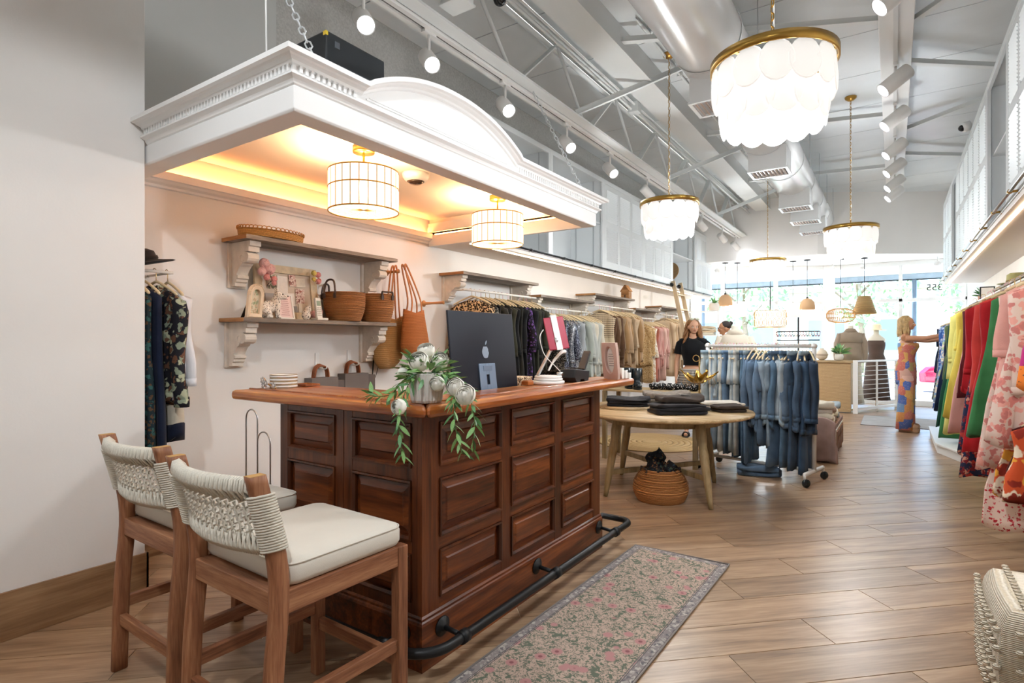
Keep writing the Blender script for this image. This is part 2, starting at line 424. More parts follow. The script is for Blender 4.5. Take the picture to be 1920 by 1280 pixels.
def cab_unit(side, y0, y1, z0, z1, nl, label, single=False, shelves=1):
    f = 1 if side == 'l' else -1
    xw, xf = (XL, -3.45) if side == 'l' else (XR, .75)
    root = thing('upper_cabinet', label, 'cabinet', ((xw+xf)/2, (y0+y1)/2, z0), 'louvred upper cabinets along the walls')
    xa, xb = min(xw, xf), max(xw, xf); m = MB(); t = .02
    m.box(xa, xb, y0, y0+t, z0, z1); m.box(xa, xb, y1-t, y1, z0, z1)
    m.box(xa, xb, y0+t, y1-t, z1-t, z1); m.box(xa, xb, y0+t, y1-t, z0, z0+t)
    xk = xw+f*.002; m.box(min(xk, xk+f*.012), max(xk, xk+f*.012), y0+t, y1-t, z0+t, z1-t)
    m.build('cabinet_body', CABW, root, bev=.002)
    ff = MB(); e = .028                                   # face frame
    x1, x2 = sorted((xf, xf+f*e))
    ff.box(x1, x2, y0, y0+.05, z0, z1); ff.box(x1, x2, y1-.05, y1, z0, z1)
    ff.box(x1, x2, y0+.05, y1-.05, z1-.06, z1); ff.box(x1, x2, y0+.05, y1-.05, z0, z0+.035)
    ff.build('face_frame', CABW, root, bev=.002)
    if nl:
        wd = (y1-y0-.1)/nl
        for i in range(nl): leaf(root, f, xf+f*.004, y0+.05+i*wd+.002, y0+.05+(i+1)*wd-.002, z0+.037, z1-.062, single)
    else:
        for q in range(shelves):
            zz = z0+(z1-z0)*(q+1)/(shelves+1)
            MB().box(xa+.016, xb-.016, y0+t, y1-t, zz, zz+.02).build('shelf', CABW, root)
        for yy in (y0+t, y1-t-.004):
            for xx in (xw+f*.1, xw+f*.38):
                MB().box(xx-.008, xx+.008, yy, yy+.004, z0+t, z1-t).build('shelf_track', STEEL, root)
    return root
for a in ((4.46,5.91,0,'open white upper cabinet nearest the canopy end on the left wall'),
          (5.91,7.42,0,'open white upper cabinet beside the first louvred doors on the left'),
          (7.42,8.96,3,'white louvred three-door upper cabinet nearest the canopy on the left wall'),
          (8.96,10.42,3,'white louvred upper cabinet in the middle of the left wall, above the ladder'),
          (10.42,11.95,0,'open white upper cabinet with a leaning round basket on the left wall'),
          (11.95,13.2,3,'white louvred upper cabinet nearest the shop window on the left wall')):
    cab_unit('l', a[0], a[1], 2.40, 3.70, a[2], a[3])
for a in ((3.4,5.72,5,'white louvred upper cabinet nearest the camera on the right wall',True),
          (5.72,6.86,0,'open white upper cabinet with one shelf on the right wall',False),
          (6.86,10.0,6,'long white louvred six-leaf upper cabinet on the right wall',False),
          (10.0,10.7,0,'narrow open white upper cabinet on the right wall',False),
          (10.7,12.4,3,'white louvred upper cabinet nearest the shop window on the right wall',False)):
    cab_unit('r', a[0], a[1], 2.42, 3.76, a[2], a[3], a[4])
# soffit boards with light strips and the ladder rails
LED = emitter('led_strip', '#ffe0b8', 14)
SOFW = M('soffit_paint', '#ece4dc', .5)
for side, xa, xb, y0, y1, z, xs in (('left', XL, -3.43, 4.352, 13.2, 2.36, -3.50), ('right', .73, XR, 3.4, 12.4, 2.38, .79)):
    s_ = struct(MB().box(xa, xb, y0, y1, z, z+.038).build('trim_soffit_'+side, SOFW, bev=.003))
    st = MB().box(xs-.012, xs+.012, y0+.1, y1-.1, z-.008, z-.0005).build('light_strip', LED)
    tag(st, 'warm light strip under the %s-hand upper cabinets' % side, 'light strip')
    f = 1 if side == 'left' else -1; xr = (-3.40 if side == 'left' else .68); zr = z+.055
    rr = thing('ladder_rail', ('thin dark ladder rail along the left upper cabinets' if side == 'left' else 'polished ladder rail along the right upper cabinets'), 'rail', (xr, y0, zr))
    MB().tube([(xr, y0, zr), (xr, y1, zr)], .011, 10).build('rail', BLACK if side == 'left' else STEEL, rr)
    yy = y0+.3
    while yy < y1:
        m = MB().tube([(xr, yy, zr), (xb if f > 0 else xa, yy, zr)], .009, 8).lathe([(.0,0),(.022,0),(.022,.006),(.0,.006)], n=10, M=TR((xb if f > 0 else xa), yy, zr) @ Matrix.Rotation(f*PI/2, 4, 'Y'))
        m.tube([(xr, yy-.015, zr), (xr, yy+.015, zr)], .016, 10)
        m.build('rail_bracket', BRASS if side == 'right' else BLACK, rr); yy += .78
# ================================================================ CEILING: TRUSS, DUCT, TRACKS, CHANDELIERS
PIPE = M('ceiling_paint', '#e6e9e8', .45)
TX = -2.70
tr = thing('roof_truss', 'white painted open-web roof truss above the canopy', 'truss', (TX, 7, 3.62))
y0t, y1t = -1.5, 12.7
for dx in (-.075, .075):
    MB().box(TX+dx-.055, TX+dx+.055, y0t, y1t, 3.60, 3.618).build('bottom_chord', PIPE, tr)
    MB().box(TX+dx*.25-.006, TX+dx*.25+.006, y0t, y1t, 3.618, 3.70).build('chord_web', PIPE, tr)
for dx, zz in ((-.05, 4.23), (.06, 4.25)):
    MB().tube([(TX+dx, y0t, zz), (TX+dx, y1t, zz)], .026, 8).build('top_chord', PIPE, tr)
yb = 4.05-1.37*4
while yb < y1t-.3:
    for a, b, kind in ((-.62, -.06, 0), (.06, .70, 1)):
        if kind == 0: m = MB().tube([(TX, yb+a, 4.23), (TX, yb+b, 3.66)], .017, 8)
        else: m = MB().bar((TX, yb+a, 3.66), (TX, yb+b, 4.23), .012, .075, (1,0,0))
        if yb+a > y0t and yb+b < y1t: m.build('web_bar', PIPE, tr)
    yb += 1.37
lb = thing('ceiling_beam', 'broad white boxed beam along the ceiling beside the truss', 'beam', (-2.2, 6, 4.1))
MB().box(-2.38, -2.12, YB, 12.7, 4.13, ZC).build('beam_box', PIPE, lb, bev=.004)
MB().box(-2.40, -2.10, YB, 12.7, 4.11, 4.13).build('beam_flange', PIPE, lb)
i = 0
for (a, b) in (((TX,5.18,3.70),(-1.75,6.1,4.34)), ((-2.25,4.95,4.2),(-.1,5.95,4.2)), ((TX,8.0,3.70),(-1.5,8.9,4.34)), ((-2.2,7.9,4.2),(-.05,8.5,4.2)),
               ((TX,10.8,3.70),(-1.5,11.7,4.34)), ((-2.2,10.6,4.2),(-.05,11.0,4.2)), ((.12,6.2,4.22),(1.2,5.1,4.3)), ((.12,7.0,4.2),(1.2,8.0,4.25)),
               ((.12,9.3,4.22),(1.2,8.6,4.3)), ((.12,10.4,4.2),(1.2,11.4,4.25))):
    nm = ['slanting white brace rising from the truss, nearest the canopy','white angle strut from the boxed beam to the centre, nearest the camera','slanting white brace rising from the truss, mid shop','white angle strut under the deck, mid shop','slanting white brace rising from the truss, towards the window','white angle strut under the deck, towards the window','white strut right of the wide track beam, nearest the camera','white strut between the track beam and the right cabinets, second from camera','white strut right of the track beam, third from camera','white strut right of the track beam, nearest the window'][i]
    o = MB().bar(a, b, .06, .006).bar(Vector(a)+Vector((0,0,.03)), Vector(b)+Vector((0,0,.03)), .006, .055).build('ceiling_brace', PIPE)
    tag(o, nm, 'brace', 'slanting braces under the roof deck'); i += 1
# conduits
cd = thing('conduit', 'thin white conduit bent along the ceiling between beam and duct', 'conduit', (-1.9, 5, 4.3))
MB().tube(smooth_path([(-1.25,5.3,4.32),(-1.8,5.15,4.32),(-1.92,5.25,4.32),(-1.95,5.5,4.32),(-1.95,12.6,4.32)], 5), .013, 8).build('pipe', PIPE, cd)
for yy in (6.2, 7.6, 9.0, 10.4): MB().box(-1.98, -1.92, yy-.01, yy+.01, 4.305, ZC).build('pipe_strap', PIPE, cd)
cd = thing('conduit', 'pair of white conduits running beside the truss top', 'conduit', (-2.6, 4, 4.15))
MB().tube([(-2.56,YB+.1,4.12),(-2.56,6.35,4.12),(-2.50,6.6,4.06),(-2.50,12.6,4.06)], .016, 8).build('pipe', PIPE, cd)
MB().tube([(-2.52,YB+.1,4.16),(-2.52,12.6,4.16)], .012, 8).build('pipe', PIPE, cd)
MB().box(-2.60,-2.48,6.3,6.42,4.08,4.2).build('junction_box', PIPE, cd, bev=.006)
jb = thing('junction_box', 'white junction box with conduits beside the track, above the canopy arch', 'junction box', (-2.45, 3.0, 3.75))
MB().box(-2.56,-2.38,2.92,3.06,3.68,3.82).build('box_body', PIPE, jb, bev=.006)
MB().box(-2.57,-2.37,2.91,3.07,3.665,3.68).build('box_lid', PIPE, jb, bev=.003)
MB().tube([(-2.47,2.98,3.82),(-2.47,2.98,4.34)], .02, 8).build('pipe', PIPE, jb)
def camera_dome(name, label, c, r, dirv):
    t = thing(name, label, 'camera', c)
    q = Vector(dirv).to_track_quat('Z', 'Y').to_matrix().to_4x4()
    MB().lathe([(0,-.06),(r,-.06),(r*1.05,0),(r*.9,.02),(0,.02)], n=20, M=TR(*c) @ q).build('housing', WHITE, t)
    MB().ell((0,0,.02), (r*.72,)*3, 16, 8, TR(*c) @ q).build('lens_dome', M('dark_lens', '#17191c', .1), t)
camera_dome('security_camera', 'white round security camera on the truss above the canopy', (-2.62, 3.72, 4.15), .075, (-.2,-.3,-1))
MB().tube([(-2.62,3.72,4.2),(-2.62,3.72,4.34)], .03, 8).build('mount', PIPE, bpy.data.objects['security_camera'])
camera_dome('security_camera', 'small white security camera with dark dome above the right cabinets', (.70, 8.6, 3.93), .055, (-1,-.2,-.3))
MB().tube([(.72,8.6,3.93),(.95,8.6,3.85),(.95,8.6,3.76)], .02, 8).build('mount', WHITE, bpy.data.objects['security_camera.001'])
# --- round duct with register boxes
DUCT = M('duct_paint', '#e2e4e4', .25, .15)
DX, DZ, DR = -1.24, 3.80, .27
du = thing('air_duct', 'large round white air duct running along the ceiling centre', 'duct', (DX, 6, DZ))
yy = -1.5; seg = 1.22
while yy < 12.6:
    y2 = min(yy+seg, 12.7)
    MB().lathe([(DR,0),(DR,y2-yy-.004)], n=40, M=TR(DX, yy, DZ) @ Matrix.Rotation(-PI/2, 4, 'X')).build('duct_section', DUCT, du)
    MB().lathe([(DR+.006,0),(DR+.009,.012),(DR+.006,.024)], n=40, M=TR(DX, y2-.014, DZ) @ Matrix.Rotation(-PI/2, 4, 'X')).build('joint_band', DUCT, du)
    MB().tube([(DX+DR+.005, yy+.6, DZ), (DX+DR+.005, yy+.6, 4.34)], .004, 6).build('hanger_wire', STEEL, du)
    yy += seg
GR = M('register_grille', '#c9b6ab', .5)
for yy in (2.6, 4.9, 7.2, 9.35, 10.5, 11.6):
    b = MB().box(DX-.17, DX+.24, yy-.17, yy+.17, 3.37, 3.62).build('register_box', DUCT, du, bev=.004)
    MB().box(DX-.18, DX-.15, yy-.18, yy+.18, 3.35, 3.37).box(DX+.22, DX+.25, yy-.18, yy+.18, 3.35, 3.37).box(DX-.15, DX+.22, yy-.18, yy-.15, 3.35, 3.37).box(DX-.15, DX+.22, yy+.15, yy+.18, 3.35, 3.37).build('grille_frame', DUCT, b)
    for k in range(9):
        xx = DX-.13+k*.04
        MB().box(-.017, .017, -.15, .15, -.002, .002, TR(xx, yy, 3.362) @ Matrix.Rotation(.7, 4, 'Y')).build('grille_slat', GR, b)
# --- track beams and spot heads
TRK = M('track_white', '#ecebe8', .4)
SPOTE = emitter('spot_lens', '#f2f7ff', 22)
def track_head(label, x, y, ztop, drop, aim, power, group, r=.058, L=.2, cone=75):
    """cylinder spot: stem, can, glowing lens, and its own lamp"""
    t = thing('track_spotlight', label, 'spotlight', (x, y, ztop), group)
    c = Vector((x, y, ztop-drop)); a = Vector(aim).normalized(); q = a.to_track_quat('Z', 'Y').to_matrix().to_4x4()
    MB().box(x-.018, x+.018, y-.06, y+.06, ztop-.02, ztop).tube([(x,y,ztop-.02), (x,y,ztop-drop+.03)], .011, 8).build('stem', TRK, t)
    Mx = TR(*c) @ q
    MB().lathe([(0,-L*.5),(r*.96,-L*.5),(r,-L*.47),(r,L*.5),(r*.9,L*.5),(r*.9,L*.42)], n=24, M=Mx).build('can', TRK, t)
    MB().lathe([(0,L*.43),(r*.89,L*.43),(r*.89,L*.44),(0,L*.44)], n=24, M=Mx).build('lens', SPOTE, t)
    ld = bpy.data.lights.new('spot_lamp', 'SPOT'); ld.energy = power*LAMP; ld.spot_size = math.radians(cone); ld.spot_blend = .8
    ld.shadow_soft_size = r*.9; ld.color = (.93, .97, 1)
    lo = bpy.data.objects.new('spot_lamp', ld); COL.objects.link(lo); lo.parent = t
    lo.matrix_local = TR(*(Vector((0,0,-drop))+a*(L*.5+.012))) @ (-a).to_track_quat('Z','Y').to_matrix().to_4x4()
    return t
ORD = ['first','second','third','fourth','fifth','sixth','seventh','eighth','ninth','tenth','eleventh','twelfth','thirteenth','fourteenth','fifteenth','sixteenth','seventeenth','eighteenth','nineteenth','twentieth']
def ordn(i): return ORD[i] if i < 20 else '%d%s' % (i+1, {1:'st',2:'nd',3:'rd'}.get((i+1)%10, 'th'))
tl = thing('lighting_track', 'long white lighting track under the truss on the left', 'lighting track', (TX-.05, 5, 3.58))
MB().box(TX-.085, TX-.05, y0t, y1t, 3.575, 3.60).box(TX-.02, TX+.015, y0t, y1t, 3.575, 3.60).build('rail', TRK, tl)
MB().box(TX-.05, TX-.02, y0t, y1t, 3.59, 3.60).build('slot', M('track_slot', '#6d6a66', .6), tl)
aimL = (.75, .35, -.6)
track_head('added unseen white track spotlight behind the camera on the left track', TX-.035, -.7, 3.575, .20, (.35,.75,-.65), 65, 'spotlights on the left track')  # out-of-view head, added to brighten the stool backs and roses
track_head('added unseen white track spotlight over the bar stools, nearest end of the left track', TX-.035, 1.2, 3.575, .20, (.5,-.5,-.7), 45, 'spotlights on the left track')  # head beyond the frame, added to lift the dim foreground
for i, yy in enumerate((2.40, 3.0, 3.95, 5.05, 6.1, 7.3, 8.6, 9.9, 11.3, 12.4)):
    lab = '%s glowing white spotlight from the camera on the left track' % ordn(i)
    track_head(lab, TX-.035, yy, 3.575, .20, (.62, -.35, -.62) if i < 5 else (.35,.75,-.55), 45, 'spotlights on the left track')
tb = thing('track_beam', 'flat white beam with a lighting track along the right ceiling', 'beam', (.02, 6, 4.2))
MB().box(-.11, .15, YB, 12.7, 4.16, ZC).build('beam_box', TRK, tb, bev=.004)
MB().box(.0, .035, YB, 12.7, 4.135, 4.16).build('rail', M('track_rail', '#d8d8d6', .4), tb)
track_head('added unseen white spotlight above the camera on the right beam', .018, 1.0, 4.135, .16, (-.85,.0,-.45), 28, 'spotlights on the right beam', .075, .29, 95)  # unseen head added to brighten the near left wall
track_head('added unseen white spotlight behind the camera on the right beam', .018, -.7, 4.135, .16, (-.55,.62,-.6), 190, 'spotlights on the right beam', .075, .29, 80)  # unseen head added as frontal fill for the bar corner
for i, yy in enumerate((3.4, 5.1, 6.8, 7.95, 9.2, 10.2, 11.2, 12.0)):
    lab = '%s angled white spotlight from the camera on the right beam' % ordn(i)
    track_head(lab, .018, yy, 4.135, .16, (-.72, -.25, -.62), 32, 'spotlights on the right beam', .075, .29)
# --- chandeliers of overlapping glass discs
DISC = M('capiz_glass', '#f6f6f4', .3, emit=.55, ecol='#fffaf4')
def chain(m, a, b, link=.04, r=.0035, w=.011):
    a = Vector(a); b = Vector(b); d = (b-a); n = max(2, int(d.length/(link*.78))); d.normalize()
    u = d.orthogonal().normalized(); v = d.cross(u)
    for i in range(n):
        c = a.lerp(b, (i+.5)/n); s_ = u if i % 2 else v
        m.tube([c+d*(link/2*math.cos(t*PI/3))+s_*(w*math.sin(t*PI/3)) for t in range(6)], r, 5, closed=True)
    return m
def chandelier(label, x, y, zr=2.78, R=.29, power=65):
    t = thing('chandelier', label, 'chandelier', (x, y, 2.36), 'disc chandeliers over the aisle')
    MB().lathe([(R,-.022),(R+.008,-.022),(R+.008,.022),(R,.022),(R-.006,.02),(R-.006,-.02)], (x,y,zr), 48).build('ring', BRASS, t)
    m = MB()
    for k in range(3):
        a = k*2*PI/3; m.bar((x,y,zr), (x+R*math.cos(a), y+R*math.sin(a), zr), .016, .006)
    m.build('spoke', BRASS, t)
    dm = None
    for row, (rr, zz, n, ph, sz) in enumerate(((R-.012, zr-.105, 14, 0, .078), (R-.05, zr-.235, 13, .5, .085))):
        for k in range(n):
            a = 2*PI*(k+ph)/n
            if dm is None:
                dm = MB().lathe([(0,-.0035),(.93,-.0035),(1,0),(.93,.0035),(0,.0035)], n=18).mesh('glass_disc'); dm.materials.append(DISC)
            o = bpy.data.objects.new('glass_disc', dm); COL.objects.link(o); o.parent = t
            o.matrix_local = TR(rr*math.cos(a), rr*math.sin(a), zz-2.36) @ rz(a+random.uniform(-.05,.05)) @ Matrix.Rotation(PI/2+random.uniform(-.04,.06), 4, 'Y') @ Matrix.Diagonal((sz*1.25, sz, 1, 1))
    MB().lathe([(0,-.10),(.012,-.09),(.03,-.03),(.03,0),(0,0)], (x,y,zr-.02), 12).build('hub', BRASS, t)
    MB().tube([(x,y,zr),(x,y,zr+.10)], .006, 6).build('hook', BRASS, t)
    chain(MB(), (x,y,zr+.08), (x,y,ZC-.05), .045, .003, .010).build('chain', BRASS, t)
    MB().tube([(x+.006,y,zr+.08),(x+.006,y,ZC-.03)], .0022, 5).build('cord', WHITE, t)
    MB().lathe([(0,-.05),(.03,-.045),(.062,-.02),(.065,0),(0,0)], (x,y,ZC), 24).build('ceiling_rose', BRASS, t)
    for k in range(3):
        a = k*2*PI/3+.5; MB().ell((x+.1*math.cos(a), y+.1*math.sin(a), zr-.1), (.03,.03,.045), 10, 8).build('bulb', emitter('bulb_glow', '#fff3e0', 14), t)
    ld = bpy.data.lights.new('chandelier_lamp', 'POINT'); ld.energy = power*LAMP; ld.shadow_soft_size = .09; ld.color = (.96,.98,1)
    lo = bpy.data.objects.new('chandelier_lamp', ld); COL.objects.link(lo); lo.parent = t; lo.location = (0,0,-.06)
    return t
chandelier('largest chandelier of glowing white discs, nearest the camera', -.505, 3.1)
chandelier('glowing disc chandelier hanging in front of the left louvred cabinets', -1.92, 5.75, 2.80)
chandelier('glowing disc chandelier hanging at the far right by the track beam', -.43, 8.0, 2.75)
chandelier('smallest and farthest disc chandelier, in front of the window pendants', -1.83, 10.75, 2.80)
# ================================================================ CANOPY OVER THE BAR
CX, CY0, CY1 = -2.09, 1.46, 4.35
can = thing('canopy', 'white panelled ceiling canopy with an arched cornice above the bar', 'canopy', (-3, 2.9, 2.35))
CANW = M('canopy_paint', '#f2f2f1', .4)
CEIL = M('canopy_ceiling_paint', '#f0e6dc', .45)
def swept(prof, y0=CY0, y1=CY1, xs=XL+.02, xe=XL+.02):
    """profile (out, z) mitred round the three open sides"""
    pts = []
    for (sx, sy, ox, oy) in ((xs, y0, 0, -1), (CX, y0, 1, -1), (CX, y1, 1, 1), (xe, y1, 0, 1)):
        pts.append([(sx+ox*p, sy+oy*p, z) for p, z in prof])
    return pts
fp = swept([(0,2.35),(.008,2.36),(.008,2.455),(0,2.462),(-.11,2.462),(-.11,2.35)])
for k_ in (2, 3): fp[k_] = [(x if k_ == 3 else x, (CY1-.032 if y < CY1-.05 else y), z) for x, y, z in fp[k_]]
m = MB(); m.rings(fp, True, sm=False)
m.build('fascia', CANW, can, bev=.003)
m = MB(); m.rings(swept([(0,2.455),(.012,2.463),(.02,2.478),(.042,2.488),(.042,2.496),(-.02,2.496),(-.02,2.455)], xs=-3.396), True, sm=False)
m.build('bed_moulding', CANW, can)
m = MB(); m.rings(swept([(.024,2.49),(.024,2.542),(-.05,2.542),(-.05,2.49)], xs=-3.396), True, sm=False); m.build('frieze', CANW, can)
CORN = [(.024,0),(.036,.004),(.042,.014),(.062,.02),(.07,.026),(.09,.028),(.09,.05),(-.04,.05),(-.04,0)]   # cornice section, (out, up)
def straight_cornice(pts_list):
    m = MB(); m.rings(pts_list, True, sm=False); m.build('cornice', CANW, can)
CZ = 2.53; AY0, AY1 = 1.80, 3.10
straight_cornice([[(-3.396, CY0-p, CZ+z) for p, z in CORN], [(CX+p, CY0-p, CZ+z) for p, z in CORN], [(CX+p, AY0, CZ+z) for p, z in CORN]])
straight_cornice([[(CX+p, AY1, CZ+z) for p, z in CORN], [(CX+p, CY1+p, CZ+z) for p, z in CORN], [(XL+.02, CY1+p, CZ+z) for p, z in CORN]])
# arch
arc = []; NA = 28
for i in range(NA+1):
    t = i/NA; yv = AY0+(AY1-AY0)*t; e = .06
    h = .165*math.sqrt(max(0, 1-((t-.5)/.5)**2))**.9 if 0 < t < 1 else 0
    h = .175*(1-abs(2*t-1)**2.2)
    arc.append((yv, CZ+h))
rr = []
for i, (yv, zv) in enumerate(arc):
    a = arc[max(i-1,0)]; b = arc[min(i+1,NA)]; ty, tz = b[0]-a[0], b[1]-a[1]; L = math.hypot(ty, tz); ny, nz = -tz/L, ty/L
    if i in (0, NA): ny, nz = 0, 1
    rr.append([(CX+p, yv+ny*z, zv+nz*z) for p, z in CORN])
MB().rings(rr, True, sm=False).build('arched_cornice', CANW, can)
tym = [(AY0+.004, 2.5425)]+[(a, b+.004) for a, b in arc if b > 2.54]+[(AY1-.004, 2.5425)]
MB().prism(tym, 'x', CX-.04, CX+.0235).build('tympanum', CANW, can)
MB().box(CX+.0242, CX+.030, AY0+.03, AY1-.03, 2.520, 2.527).box(CX+.0242, CX+.028, AY0+.05, AY1-.05, 2.533, 2.537).build('bead', CANW, can)
# dentils
dn = MB().box(-.007, .007, -.006, .006, 0, .03).mesh('dentil'); dn.materials.append(CANW)
def dent(x, y, r):
    o = bpy.data.objects.new('dentil', dn); COL.objects.link(o); o.parent = can
    o.location = (x+3, y-2.9, 2.504-2.35); o.rotation_euler.z = r
xx = -3.37
while xx < CX+.02: dent(xx, CY0-.029, 0); xx += .0285
yy = CY0+.01
while yy < CY1:
    if not (AY0-.02 < yy < AY1+.02): dent(CX+.029, yy, PI/2)
    yy += .0285
MB().box(XL+.02, CX-.09, CY0+.09, CY1-.02, 2.62, 2.64).build('ceiling_panel', CEIL, can)
inn = MB(); zt = 2.62
inn.box(XL+.02, CX-.105, CY0+.095, CY0+.105, 2.46, zt).box(CX-.105, CX-.095, CY0+.11, CY1-.02, 2.46, zt).box(XL+.02, CX-.105, CY1-.02, CY1-.012, 2.46, zt)
inn.build('inner_lining', CEIL, can)
# cove ledge with its hidden light strip along wall and far end
COVE = [(0,2.375),(.018,2.38),(.022,2.395),(.05,2.405),(.06,2.42),(.075,2.425),(.075,2.475),(.065,2.475),(.065,2.435),(0,2.435)]
MB().rings([[(XL+o_, NEARY+.02, z) for o_, z in COVE], [(XL+o_, CY1-.034, z) for o_, z in COVE]], True, sm=False).build('cove_moulding', CANW, can)
LEDW = emitter('cove_led', '#ff9f55', 48)
cs = MB().box(XL+.02, XL+.05, NEARY+.12, CY1-.08, 2.436, 2.446).build('light_strip', LEDW); tag(cs, 'warm cove light strip along the wall inside the canopy', 'light strip')
cs = MB().box(XL+.1, -2.23, CY1-.031, CY1-.021, 2.463, 2.471).build('light_strip', LEDW); tag(cs, 'warm cove light strip at the far end of the canopy', 'light strip')
# smoke detector like dome and the two drum lamps
dd = thing('ceiling_camera', 'round white ceiling camera with a dark lens under the canopy', 'camera', (-2.93, 3.07, 2.57))
MB().lathe([(0,-.008),(.075,-.008),(.095,.02),(.1,.05),(0,.05)], (-2.93,3.07,2.57), 32).build('housing', WHITE, dd)
MB().lathe([(0,-.03),(.04,-.025),(.066,-.007),(0,-.007)], (-2.93,3.07,2.57), 28).build('lens', M('smoked_lens', '#3a2a22', .15), dd)
def frosted(name, col, st):
    m = bpy.data.materials.new(name); m.use_nodes = True; n = m.node_tree; n.nodes.clear()
    e = node(n, 'ShaderNodeEmission'); e.inputs[0].default_value = lin(col); e.inputs[1].default_value = st
    t_ = node(n, 'ShaderNodeBsdfTransparent'); x_ = node(n, 'ShaderNodeMixShader'); x_.inputs[0].default_value = .55; o_ = node(n, 'ShaderNodeOutputMaterial')
    n.links.new(t_.outputs[0], x_.inputs[1]); n.links.new(e.outputs[0], x_.inputs[2]); n.links.new(x_.outputs[0], o_.inputs[0]); return m
SHELL = M('capiz_panel', '#fff1dc', .4, emit=1.5, ecol='#ffecd0')
def drum(label, x, y):
    t = thing('drum_lamp', label, 'ceiling lamp', (x, y, 2.2), 'drum lamps under the canopy')
    MB().lathe([(0,-.04),(.068,-.04),(.07,-.035),(.07,0),(0,0)], (x,y,2.62), 32).build('ceiling_plate', BRASS, t)
    MB().tube([(x,y,2.59),(x,y,2.3)], .007, 8).build('stem', BRASS, t)
    R = .215; za, zb = 2.205, 2.455
    for z in (za, (za+zb)/2+.02, zb):
        MB().lathe([(R,-.004),(R+.006,-.004),(R+.006,.004),(R,.004)], (x,y,z), 48).build('hoop', BRASS, t)
    n = 26; pm = MB().box(-.003, .003, -PI*R/n+.0025, PI*R/n-.0025, 0, 1).mesh('shell_panel'); pm.materials.append(SHELL)
    for k in range(n):
        a = 2*PI*k/n
        for z0, z1 in ((za+.004, (za+zb)/2+.016), ((za+zb)/2+.024, zb-.004)):
            o = bpy.data.objects.new('shell_panel', pm); COL.objects.link(o); o.parent = t
            o.matrix_local = rz(a) @ TR(R+.001, 0, z0-2.2) @ Matrix.Diagonal((1,1,z1-z0,1))
    m = MB()
    for k in range(3): m.bar((x,y,zb), (x+R*math.cos(k*2.094), y+R*math.sin(k*2.094), zb), .008, .004)
    m.build('spider', BRASS, t)
    for k in range(3):
        a = k*2.094+.4; MB().ell((x+.09*math.cos(a), y+.09*math.sin(a), 2.34), (.022,.022,.05), 10, 8).build('bulb', emitter('warm_bulb', '#ffd9a0', 18), t)
    for k in range(3):
        a = k*2.094+.4; ld = bpy.data.lights.new('drum_bulb', 'POINT'); ld.energy = 24*LAMP; ld.shadow_soft_size = .05; ld.color = (1,.60,.30)
        lo = bpy.data.objects.new('drum_bulb', ld); COL.objects.link(lo); lo.parent = t; lo.location = (.12*math.cos(a), .12*math.sin(a), .20)
    sm_ = MB().box(-.0015, .0045, -.0022, .0022, 0, zb-za).mesh('seam_strip'); sm_.materials.append(BRASS)
    for k in range(n):
        o = bpy.data.objects.new('seam_strip', sm_); COL.objects.link(o); o.parent = t; o.matrix_local = rz(2*PI*(k+.5)/n) @ TR(R+.002, 0, za-2.2)
    MB().lathe([(0,0),(R-.008,0),(R-.008,.003),(0,.003)], (x,y,za+.012), 40).build('diffuser', frosted('drum_diffuser', '#ffe9c8', 1.1), t)
    for k in range(13): MB().box(-R+.01, R-.01, -.001, .001, -.0015, 0, TR(x,y,za+.012) @ rz(PI*k/13)).build('diffuser_seam', BRASS, t)
drum('glowing shell drum lamp nearer the camera under the canopy', -2.80, 2.46)
drum('glowing shell drum lamp at the far end under the canopy', -2.80, 3.93)
# things on and above the canopy
pj = thing('amplifier_box', 'black rectangular equipment box lying on top of the canopy', 'equipment', (-2.4, 1.95, 2.641))
Mp = TR(-2.42, 1.95, 2.641)
MB().box(-.15, .15, -.19, .19, .01, .245, Mp).build('case', M('black_plastic', '#1d2226', .45, var=.1, vs=20), pj, bev=.008)
MB().lathe([(.05,0),(.055,.02),(.04,.03),(0,.03)], n=20, M=Mp @ TR(.0,-.19,.11) @ Matrix.Rotation(PI/2,4,'X')).build('knob', BLACK, pj)
MB().box(.15,.153,-.12,.12,.10,.104,Mp).box(.15,.153,-.14,-.11,.18,.21,Mp).build('trim_line', M('grey_plastic','#4a5056',.4), pj)
MB().box(.13,.151,-.192,-.178,.222,.242,Mp).build('badge', M('yellow_badge','#d8b93c',.4), pj)
for sx in (-.11,.11):
    for sy in (-.15,.15): MB().box(sx-.02,sx+.02,sy-.02,sy+.02,0,.01,Mp).build('foot', BLACK, pj)
ZINC = M('zinc_chain', '#e6e9ea', .35, .4)
for (a, b, lb) in (((-2.13,1.62,2.59),(-2.72,1.62,3.6),'zinc chain holding the near corner of the canopy'), ((-2.13,4.25,2.59),(-2.66,4.28,3.6),'zinc chain holding the far corner of the canopy')):
    t = thing('hanging_chain', lb, 'chain', a)
    chain(MB(), a, b, .058, .0042, .015).build('links', ZINC, t)
    MB().tube([Vector(a)+Vector((0,.02*math.cos(q),-.01+.02*math.sin(q))) for q in [i*PI/4 for i in range(8)]], .005, 6, closed=True).build('eye_bolt', ZINC, t)
    MB().tube([Vector(b)+Vector((.01,-.02,-.03)), Vector(b)+Vector((.03,.05,-.08)), Vector(b)+Vector((.02,.09,-.04))], .0025, 5).build('tie_wire', ZINC, t)
o = MB().tube([(-2.35,1.50,2.57),(-2.36,1.5,3.0),(-2.36,1.48,3.6)], .004, 6).build('power_cord', WHITE); tag(o, 'thin white cord dropping to the canopy beside the near chain', 'cord')
